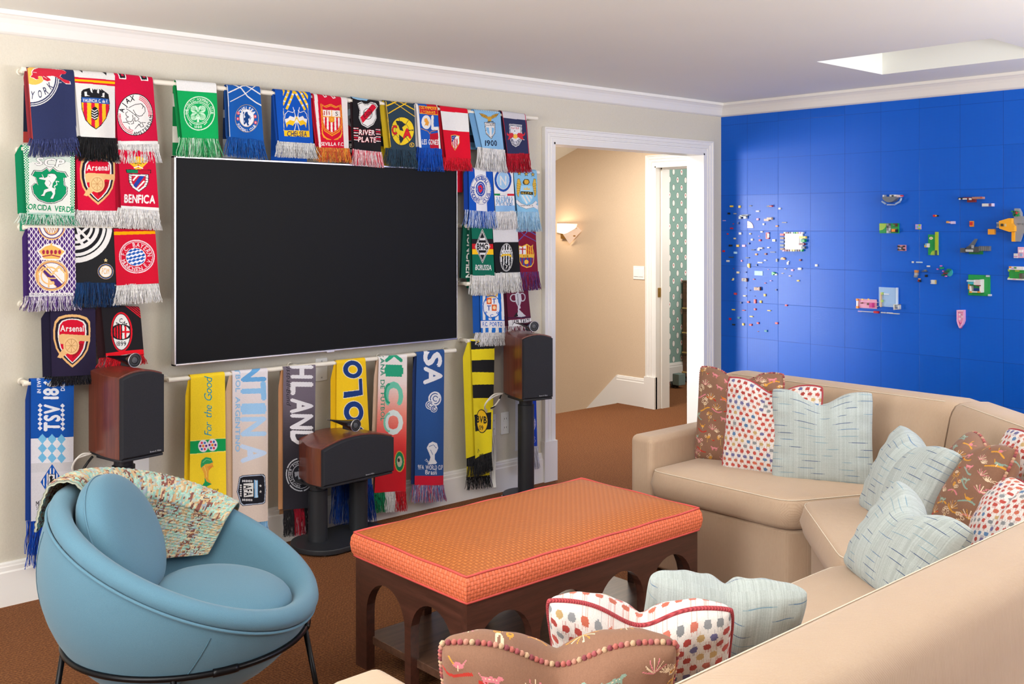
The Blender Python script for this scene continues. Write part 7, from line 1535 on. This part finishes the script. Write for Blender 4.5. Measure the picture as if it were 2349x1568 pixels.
toy('toy_crescent', 'pale yellow crescent piece at far left of the blue wall', KL, (190, 922), [('crescent', 186, 926, 200, 936, 0, .01, 'F0E0A0', False), ('crescent', 194, 910, 204, 930, 0, .01, 'F0E0A0', False), ('crescent', 176, 920, 186, 930, 0, .008, 'k', False)])
# right-hand builds
KR = (1960, 420, 4.3548)
def disc_mesh(k, x, y, rx, rz, d0, d1, mat, parent, org, name='disc', a0=0, a1=360):
    c = at_wall(k, x, y)-org; e = at_wall(k, x+rx, y)-org; ry = abs(e.y-c.y); e2 = at_wall(k, x, y+rz)-org; rr = abs(e2.z-c.z); n = 24; pts = []
    for i in range(n+1): t = math.radians(a0+(a1-a0)*i/n); pts.append((-ry*math.cos(t), -rr*math.sin(t)))
    if a1-a0 < 360: pts.append((0, 0))
    else: pts = pts[:-1]
    m = MB(); nn = len(pts); m.add([(-d0, c.y+a, c.z+b) for a, b in pts]+[(-d1, c.y+a, c.z+b) for a, b in pts], [tuple(range(nn)), tuple(range(nn, 2*nn))]+[(i, (i+1) % nn, nn+(i+1) % nn, nn+i) for i in range(nn)]); return m.build(name, mat, parent)
o = toy('toy_radar_dish', 'half-round dark grey dish build with white bar and rails, top left of right group', KR, (395, 160), [('bar', 305, 118, 320, 142, 0, .03, 'w'), ('bar', 378, 116, 440, 142, 0, .035, 'w'), ('bar', 440, 118, 482, 140, 0, .03, 'D8C8D0'), ('tip', 480, 120, 492, 132, 0, .03, 'r', False), ('print', 400, 120, 420, 138, .035, .037, 'k', False), ('rail', 362, 212, 418, 220, .01, .05, 'B0B8C8', False)])
disc_mesh(KR, 380, 135, 68, 56, 0, .045, plas('6A6E74'), o, at_wall(KR, 395, 160), 'dish', 0, 180)
for x0, y0, x1, y1 in ((298, 182, 338, 208), (434, 208, 482, 182), (482, 176, 492, 150)):
    a, b = at_wall(KR, x0, y0)-at_wall(KR, 395, 160), at_wall(KR, x1, y1)-at_wall(KR, 395, 160); a.x = b.x = -.03; MB().tube([a, b], .006, 6).build('rail', plas('9AB0D0'), o)
toy('toy_spaceship', 'long dark red and black vehicle with white trim, upper right of the blue wall', KR, (1180, 155), [('nose', 1058, 144, 1110, 160, .0, .03, 'k', False), ('hull', 1110, 142, 1210, 160, 0, .03, 'R'), ('hull', 1140, 158, 1222, 190, 0, .02, 'R'), ('hull', 1200, 138, 1304, 158, 0, .035, 'B08070'), ('canopy', 1110, 152, 1150, 164, .03, .04, 'w', False), ('canopy', 1172, 150, 1194, 168, .03, .04, 'w', False), ('light', 1290, 136, 1300, 146, .035, .04, 'r', False), ('light', 1068, 152, 1084, 166, .03, .034, 'w', False)])
toy('toy_van', 'small white van-shaped build with purple rear below the dark red vehicle', KR, (1348, 217), [('cab', 1296, 204, 1362, 232, 0, .03, 'w', False), ('body', 1362, 204, 1388, 230, 0, .03, '6A4A80', False), ('body', 1388, 202, 1400, 232, 0, .03, 'D8C8DC')])
toy('toy_bug', 'tiny red and black piece with yellow spot, upper middle of right group', KR, (818, 325), [('body', 795, 315, 822, 336, 0, .014, 'r', False), ('spot', 820, 318, 832, 330, 0, .016, 'y', False), ('head', 830, 318, 844, 332, 0, .014, 'k', False)])
o = toy('toy_garden', 'rectangular green garden plate with grey paving and brown beds', KR, (352, 450), [('plate', 256, 400, 450, 500, 0, .008, 'G'), ('bed', 398, 402, 438, 434, .008, .016, '5A3024', False), ('bed', 374, 458, 400, 488, .008, .016, '5A3024', False), ('bush', 408, 414, 420, 428, .016, .03, 'G', False), ('path', 328, 402, 350, 424, .008, .011, 'g'), ('path', 350, 424, 372, 448, .008, .011, 'g'), ('path', 328, 448, 350, 474, .008, .011, 'g'), ('path', 350, 474, 372, 498, .008, .011, 'g'), ('tile', 350, 402, 372, 424, .008, .010, 'K'), ('tile', 328, 424, 350, 448, .008, .010, 'K'), ('tile', 350, 448, 372, 474, .008, .010, 'C8CCD0'), ('tile', 328, 474, 350, 498, .008, .010, 'C8CCD0'), ('figure', 398, 456, 430, 484, .01, .035, 'o', False), ('figure', 420, 460, 444, 490, .01, .03, 'k', False)])
disc_mesh(KR, 256, 402, 70, 70, .008, .0095, plas('B8CC40'), o, at_wall(KR, 352, 450), 'lawn', 0, 90)
toy('toy_flower_tile', 'lavender, lime and teal square tile between the two green plates', KR, (643, 435), [('tile', 616, 410, 670, 460, 0, .01, 'C8A0D4'), ('leaf', 650, 410, 670, 430, .01, .013, 'm'), ('leaf', 646, 446, 670, 460, .01, .013, 'm'), ('centre', 632, 424, 652, 446, .01, .014, '70B8D0')])
toy('toy_figurine', 'tiny figurine with blond hair and pale dress lying sideways on the wall', KR, (972, 392), [('hair', 932, 378, 954, 398, 0, .02, 'D8A050', False), ('body', 954, 384, 984, 400, 0, .016, 'E0B0C0', False), ('dress', 974, 380, 1012, 406, 0, .018, 'D0C0E0', False)])
toy('toy_sign', 'small orange and red square brick right of the figurine', KR, (1177, 405), [('frame', 1158, 378, 1196, 434, 0, .012, 'o'), ('panel', 1162, 388, 1192, 420, .012, .016, 'r', False)])
toy('toy_block', 'square light orange four-stud block below right of the red-orange brick', KR, (1380, 486), [('block', 1346, 458, 1414, 512, 0, .018, 'F0A830')])
o = toy('toy_golf_green', 'tall green plate with lime edge strip, middle of right group', KR, (795, 600), [('plate', 742, 512, 816, 718, 0, .008, 'G'), ('edge', 815, 486, 842, 670, 0, .014, 'A8C030'), ('door', 812, 670, 836, 718, .0, .012, '3A5050', False), ('edge', 836, 670, 843, 718, 0, .01, 'm'), ('box', 742, 600, 762, 640, .01, .03, 'w', False), ('box', 728, 600, 744, 622, .01, .03, '60A8D0', False), ('flower', 714, 608, 738, 640, 0, .02, 'y', False), ('flower', 710, 605, 720, 615, 0, .02, 'k', False)])
disc_mesh(KR, 774, 549, 18, 14, .008, .012, plas('E8D8B8'), o, at_wall(KR, 795, 600), 'egg'); disc_mesh(KR, 774, 549, 6, 5, .012, .014, plas('C89060'), o, at_wall(KR, 795, 600), 'spot'); disc_mesh(KR, 816, 718, 50, 50, .008, .0095, plas('B8CC40'), o, at_wall(KR, 795, 600), 'lawn', 180, 270)
toy('toy_dragon', 'dark grey winged build with segmented tail on a green foot', KR, (1220, 635), [('body', 1140, 632, 1260, 690, 0, .03, 'K'), ('head', 1080, 646, 1128, 692, 0, .03, '505458', False), ('neck', 1126, 656, 1146, 680, 0, .03, 'K'), ('foot', 1150, 672, 1288, 710, 0, .01, '1C7A40')]+[('tail', 1256+i*19, 628, 1272+i*19, 676, 0, .02, '6A6E74', False) for i in range(6)]+[('wing', 1160+i*12, 620-i*13, 1212+i*7, 634-i*13, .02, .03, '5E6268', False) for i in range(6)]+[('detail', 1140, 660, 1210, 684, .03, .04, 'B8BCC0', False), ('detail', 1198, 618, 1216, 650, .03, .04, '9A9EA4', False)])
toy('toy_buggy', 'small pink and black four-wheeled buggy below the garden plate', KR, (482, 647), [('chassis', 446, 616, 520, 676, 0, .014, 'D8909C', False), ('wheel', 446, 622, 464, 636, .0, .024, 'k', False), ('wheel', 500, 622, 518, 636, .0, .024, 'k', False), ('wheel', 446, 656, 464, 670, .0, .024, 'k', False), ('wheel', 500, 656, 518, 670, .0, .024, 'k', False), ('engine', 466, 634, 498, 664, .014, .03, 'K', False), ('badge', 474, 642, 490, 658, .03, .034, 'A8B4C4', False)])
toy('toy_diamond', 'tiny white square tile left of the pale bar, lower middle of right group', KR, (587, 787), [('tile', 578, 779, 597, 796, 0, .008, 'w', False)])
toy('toy_bar', 'slim pale blue bar in the middle of the right group', KR, (652, 788), [('bar', 622, 782, 682, 796, 0, .01, 'B8D0E0')])
toy('toy_pill', 'tiny white rounded brick under the pale blue bar', KR, (743, 828), [('brick', 729, 821, 758, 836, 0, .01, 'w', False)])
toy('toy_robot', 'small grey and orange upright figure, lower middle of right group', KR, (625, 902), [('head', 614, 866, 644, 892, 0, .02, 'C8803C', False), ('body', 612, 892, 640, 920, 0, .018, 'A8A8AC', False), ('leg', 606, 918, 634, 940, 0, .016, '7A7E84', False)])
toy('toy_wedge', 'thin dark grey wedge right of the grey and orange figure', KR, (708, 875), [('wedge', 682, 874, 734, 884, 0, .012, 'K', False), ('wedge', 700, 862, 724, 876, 0, .01, '6A6E74', False)])
toy('toy_cube', 'tiny black square brick under the grey wedge', KR, (722, 923), [('brick', 712, 912, 733, 936, 0, .012, 'k')])
toy('toy_person', 'tiny black and red figure with tan head near the white toothed brick', KR, (655, 967), [('head', 648, 950, 664, 962, 0, .014, 'D8A080', False), ('body', 642, 960, 668, 986, 0, .014, '2A2024', False), ('leg', 644, 970, 656, 978, .014, .016, 'r', False)])
toy('toy_tooth', 'white toothed brick with tan side, below the leafy teal plant', KR, (795, 986), [('brick', 778, 964, 812, 1006, 0, .014, 'w'), ('tooth', 766, 968, 780, 974, 0, .01, 'w', False), ('tooth', 766, 982, 780, 988, 0, .01, 'w', False), ('tooth', 766, 996, 780, 1004, 0, .01, 'w', False), ('side', 812, 966, 822, 1006, 0, .012, 'D0B878', False)])
o = toy('toy_flower_bush', 'green leafy bush with pink blossoms on a round teal plate', KR, (920, 880), [('leaf', 870+((i*37) % 90), 835+((i*53) % 88), 892+((i*37) % 90), 852+((i*53) % 88), .008, .022+.0017*i, ['187A4C', '126040', '1C9A5C', '701830'][i % 4], False) for i in range(14)]+[('blossom', x, y, x+13, y+12, .02, .036, 'D870B8', False) for x, y in ((880, 818), (848, 850), (930, 920), (905, 870))])
disc_mesh(KR, 955, 892, 30, 38, 0, .008, plas('38B0B8'), o, at_wall(KR, 920, 880), 'round_plate')
toy('toy_house', 'white framed house with teal roof on a square green plate', KR, (1250, 1020), [('plate', 1143, 912, 1360, 1128, 0, .008, '1CA050'), ('wall', 1186, 1020, 1200, 1088, .008, .05, 'E8E4E0'), ('wall', 1286, 958, 1302, 1088, .008, .05, 'E8E4E0'), ('wall', 1190, 1074, 1300, 1090, .008, .05, 'E8E4E0', False), ('floor', 1200, 1046, 1288, 1076, .008, .010, '1040A0', False), ('roof', 1174, 962, 1250, 980, .03, .07, 'C8DCE0', False), ('roof', 1178, 978, 1236, 1006, .03, .06, '38B0C0', False), ('roof', 1236, 960, 1300, 1014, .02, .06, 'D8D0D0', False), ('trim', 1254, 1010, 1300, 1024, .05, .055, 'R', False), ('trim', 1186, 1076, 1212, 1090, .05, .053, 'o', False), ('trim', 1268, 1076, 1294, 1090, .05, .053, 'o', False), ('step', 1150, 1004, 1166, 1058, .008, .02, 'F0A820', False), ('corner', 1328, 916, 1358, 936, .008, .02, 'B8BCC4', False), ('corner', 1348, 1106, 1374, 1126, 0, .02, 'C8CCD4', False)])
toy('toy_terrace', 'pale blue square terrace plate with white side and tan ledge', KR, (345, 1140), [('plate', 248, 1036, 426, 1240, 0, .006, 'A4C4E8'), ('side', 424, 1042, 440, 1240, 0, .012, 'C8D8EC', False), ('ledge', 272, 1088, 281, 1235, .006, .02, 'D8B898', False), ('plant', 281, 1088, 298, 1112, .006, .02, 'A8C868', False), ('plant', 281, 1162, 296, 1186, .006, .02, 'A8C868', False), ('bar', 304, 1100, 354, 1112, .006, .016, 'E8E8EC', False), ('gate', 412, 1208, 422, 1262, 0, .03, 'w', False), ('gate', 455, 1208, 466, 1256, 0, .03, 'w', False), ('gate', 412, 1206, 466, 1214, 0, .03, 'w', False), ('gate', 412, 1250, 466, 1258, 0, .03, 'w', False)])
toy('toy_pink_room', 'pink room plate with yellow corners and magenta chair', KR, (130, 1200), [('floor', 34, 1150, 228, 1254, 0, .008, 'ECA8C8'), ('rim', 34, 1150, 228, 1164, .008, .02, 'E8E4E8', False), ('rim', 34, 1164, 50, 1248, .008, .02, 'E8E4E8', False), ('corner', 34, 1150, 52, 1172, .008, .024, 'o', False), ('corner', 34, 1224, 54, 1248, .008, .024, 'o', False), ('corner', 90, 1150, 106, 1164, .02, .024, 'F0C050', False), ('corner', 150, 1150, 166, 1164, .02, .024, 'F0C050', False), ('chair', 178, 1192, 208, 1240, .008, .04, 'C83888', False), ('figure', 148, 1192, 180, 1216, .008, .03, 'n', False), ('cup', 84, 1188, 96, 1200, .008, .03, 'n', False), ('fence', 230, 1186, 246, 1190, 0, .02, 'w', False), ('fence', 230, 1226, 246, 1232, 0, .02, 'w', False)])
toy('toy_fence', 'long thin white and pink row of pieces with a red brick, under the pink room', KR, (250, 1292), [('rail', 42, 1272, 72, 1284, 0, .01, 'v', False), ('rail', 72, 1274, 240, 1292, 0, .012, 'w'), ('brick', 204, 1274, 250, 1298, 0, .018, 'r'), ('rail', 272, 1285, 324, 1298, 0, .012, 'w'), ('rail', 330, 1288, 384, 1302, 0, .012, 'w'), ('rail', 358, 1294, 454, 1308, 0, .010, 'D8D0C0', False)])
# boat
ob = at_wall(KR, 1075, 1350); bo = empty('toy_boat', ob); tag(bo, 'pink toy boat with pointed bow hanging at the lower right of the blue wall', 'toy build', 'brick builds on the blue wall')
def bpoly(pts, d0, d1, col, nm):
    v = [at_wall(KR, x, y)-ob for x, y in pts]; n = len(v); return MB().add([q-Vector((d0, 0, 0)) for q in v]+[q-Vector((d1, 0, 0)) for q in v], [tuple(range(n)), tuple(range(n, 2*n))]+[(i, (i+1) % n, n+(i+1) % n, n+i) for i in range(n)]).build(nm, plas(col), bo)
bpoly([(1040, 1264), (1112, 1264), (1112, 1372), (1100, 1405), (1070, 1445), (1050, 1408), (1040, 1370)], 0, .012, 'F0A8D0', 'hull')
for a, b in (((1040, 1264), (1048, 1370)), ((1104, 1264), (1112, 1372))): bpoly([a, (b[0], a[1]), b, (a[0], b[1])], .012, .026, 'F0B0D4', 'side')
bpoly([(1040, 1370), (1050, 1370), (1072, 1430), (1066, 1444), (1050, 1408)], .012, .026, 'F0B0D4', 'side'); bpoly([(1112, 1370), (1102, 1370), (1072, 1430), (1072, 1446), (1100, 1408)], .012, .026, 'F0B0D4', 'side')
bpoly([(1050, 1268), (1102, 1268), (1102, 1278), (1050, 1278)], .012, .026, 'F6D0E0', 'side')
for x, y in ((1052, 1300), (1078, 1322), (1052, 1344)): bpoly([(x, y), (x+24, y), (x+24, y+20), (x, y+20)], .012, .016, 'F4E4EC', 'deck_tile')
bpoly([(1058, 1380), (1066, 1402), (1084, 1402), (1096, 1380), (1088, 1380), (1080, 1394), (1068, 1394)], .012, .018, 'D84890', 'bow_rail'); disc_mesh(KR, 1070, 1440, 8, 8, .0, .02, plas('D04080'), bo, ob, 'bow_cap')
# yellow and grey aircraft at the right edge
oa = at_wall(KR, 1600, 420); ac = empty('toy_aircraft', oa); tag(ac, 'yellow and grey brick aircraft with swept wing at the right picture edge', 'toy build', 'brick builds on the blue wall')
def apoly(pts, d0, d1, col, nm, par=ac, o_=oa):
    v = [at_wall(KR, x, y)-o_ for x, y in pts]; n = len(v); return MB().add([q-Vector((d0, 0, 0)) for q in v]+[q-Vector((d1, 0, 0)) for q in v], [tuple(range(n)), tuple(range(n, 2*n))]+[(i, (i+1) % n, n+(i+1) % n, n+i) for i in range(n)]).build(nm, plas(col), par)
apoly([(1486, 378), (1585, 350), (1612, 350), (1612, 400), (1640, 430), (1640, 480), (1590, 486), (1490, 452)], .02, .06, 'F0A820', 'fuselage')
apoly([(1444, 390), (1490, 392), (1490, 402), (1444, 402)], .02, .035, 'B0B4BC', 'prong'); apoly([(1444, 432), (1490, 432), (1490, 446), (1444, 444)], .02, .035, 'B0B4BC', 'prong'); apoly([(1450, 402), (1490, 402), (1490, 432), (1450, 432)], .02, .04, '7A7E86', 'nose')
apoly([(1508, 404), (1532, 404), (1532, 430), (1508, 430)], .06, .066, '3A3428', 'cockpit'); apoly([(1545, 405), (1560, 405), (1560, 432), (1545, 432)], .06, .064, 'C8B890', 'vent')
apoly([(1612, 360), (1622, 300), (1650, 330), (1720, 330), (1780, 360), (1780, 500), (1700, 500), (1672, 582), (1626, 580), (1626, 484)], .01, .03, '8E9096', 'wing')
apoly([(1598, 484), (1628, 484), (1628, 582), (1598, 582)], .01, .04, 'F0A820', 'wing_edge'); apoly([(1622, 252), (1666, 252), (1690, 300), (1690, 330), (1622, 330)], .01, .035, '8E9096', 'tail_fin')
for i in range(9): x, y = 1604+(i*29) % 62, 274+(i*19) % 56; apoly([(x, y), (x+16, y+4), (x+14, y+18), (x-4, y+14)], .035, .05+.004*(i % 3), ['1C8A48', '146A38'][i % 2], 'leaf')
apoly([(1650, 280), (1672, 290), (1668, 310), (1650, 306)], .035, .056, 'B82838', 'berry')
for i in range(6): apoly([(1640+i*22, 400), (1656+i*22, 400), (1656+i*22, 412), (1640+i*22, 412)], .03, .034, '7A7C82', 'panel')
toy('toy_pink_kiosk', 'pink and white stepped build at the right picture edge', KR, (1660, 690), [('base', 1646, 636, 1720, 746, 0, .02, 'E8B8D0'), ('front', 1612, 700, 1648, 746, 0, .03, 'w'), ('panel', 1660, 664, 1700, 690, .02, .03, 'F4E8EC', False), ('panel', 1670, 700, 1694, 730, .02, .028, '90A8D0', False), ('trim', 1615, 726, 1650, 736, .03, .032, 'C878B0', False)])
toy('toy_garden_cafe', 'green plate with white fence and orange corner at the right picture edge', KR, (1625, 895), [('plate', 1550, 856, 1720, 966, 0, .008, '28A848'), ('fence', 1572, 828, 1720, 866, .008, .04, 'E6E4E6'), ('fence', 1550, 948, 1720, 968, .008, .03, 'E6E4E6'), ('corner', 1576, 828, 1598, 844, .04, .044, 'o', False), ('lawn', 1548, 856, 1562, 880, .008, .02, 'A8C840', False), ('lawn', 1548, 936, 1562, 962, .008, .02, 'A8C840', False), ('lawn', 1618, 866, 1656, 882, .008, .02, 'A8C840', False), ('flower', 1630, 834, 1648, 850, .04, .05, '3A8A48', False), ('print', 1600, 844, 1622, 858, .04, .043, 'C8B0E0', False), ('door', 1674, 898, 1700, 950, .008, .04, '5A5048', False), ('print', 1606, 950, 1634, 962, .03, .033, 'p', False)])
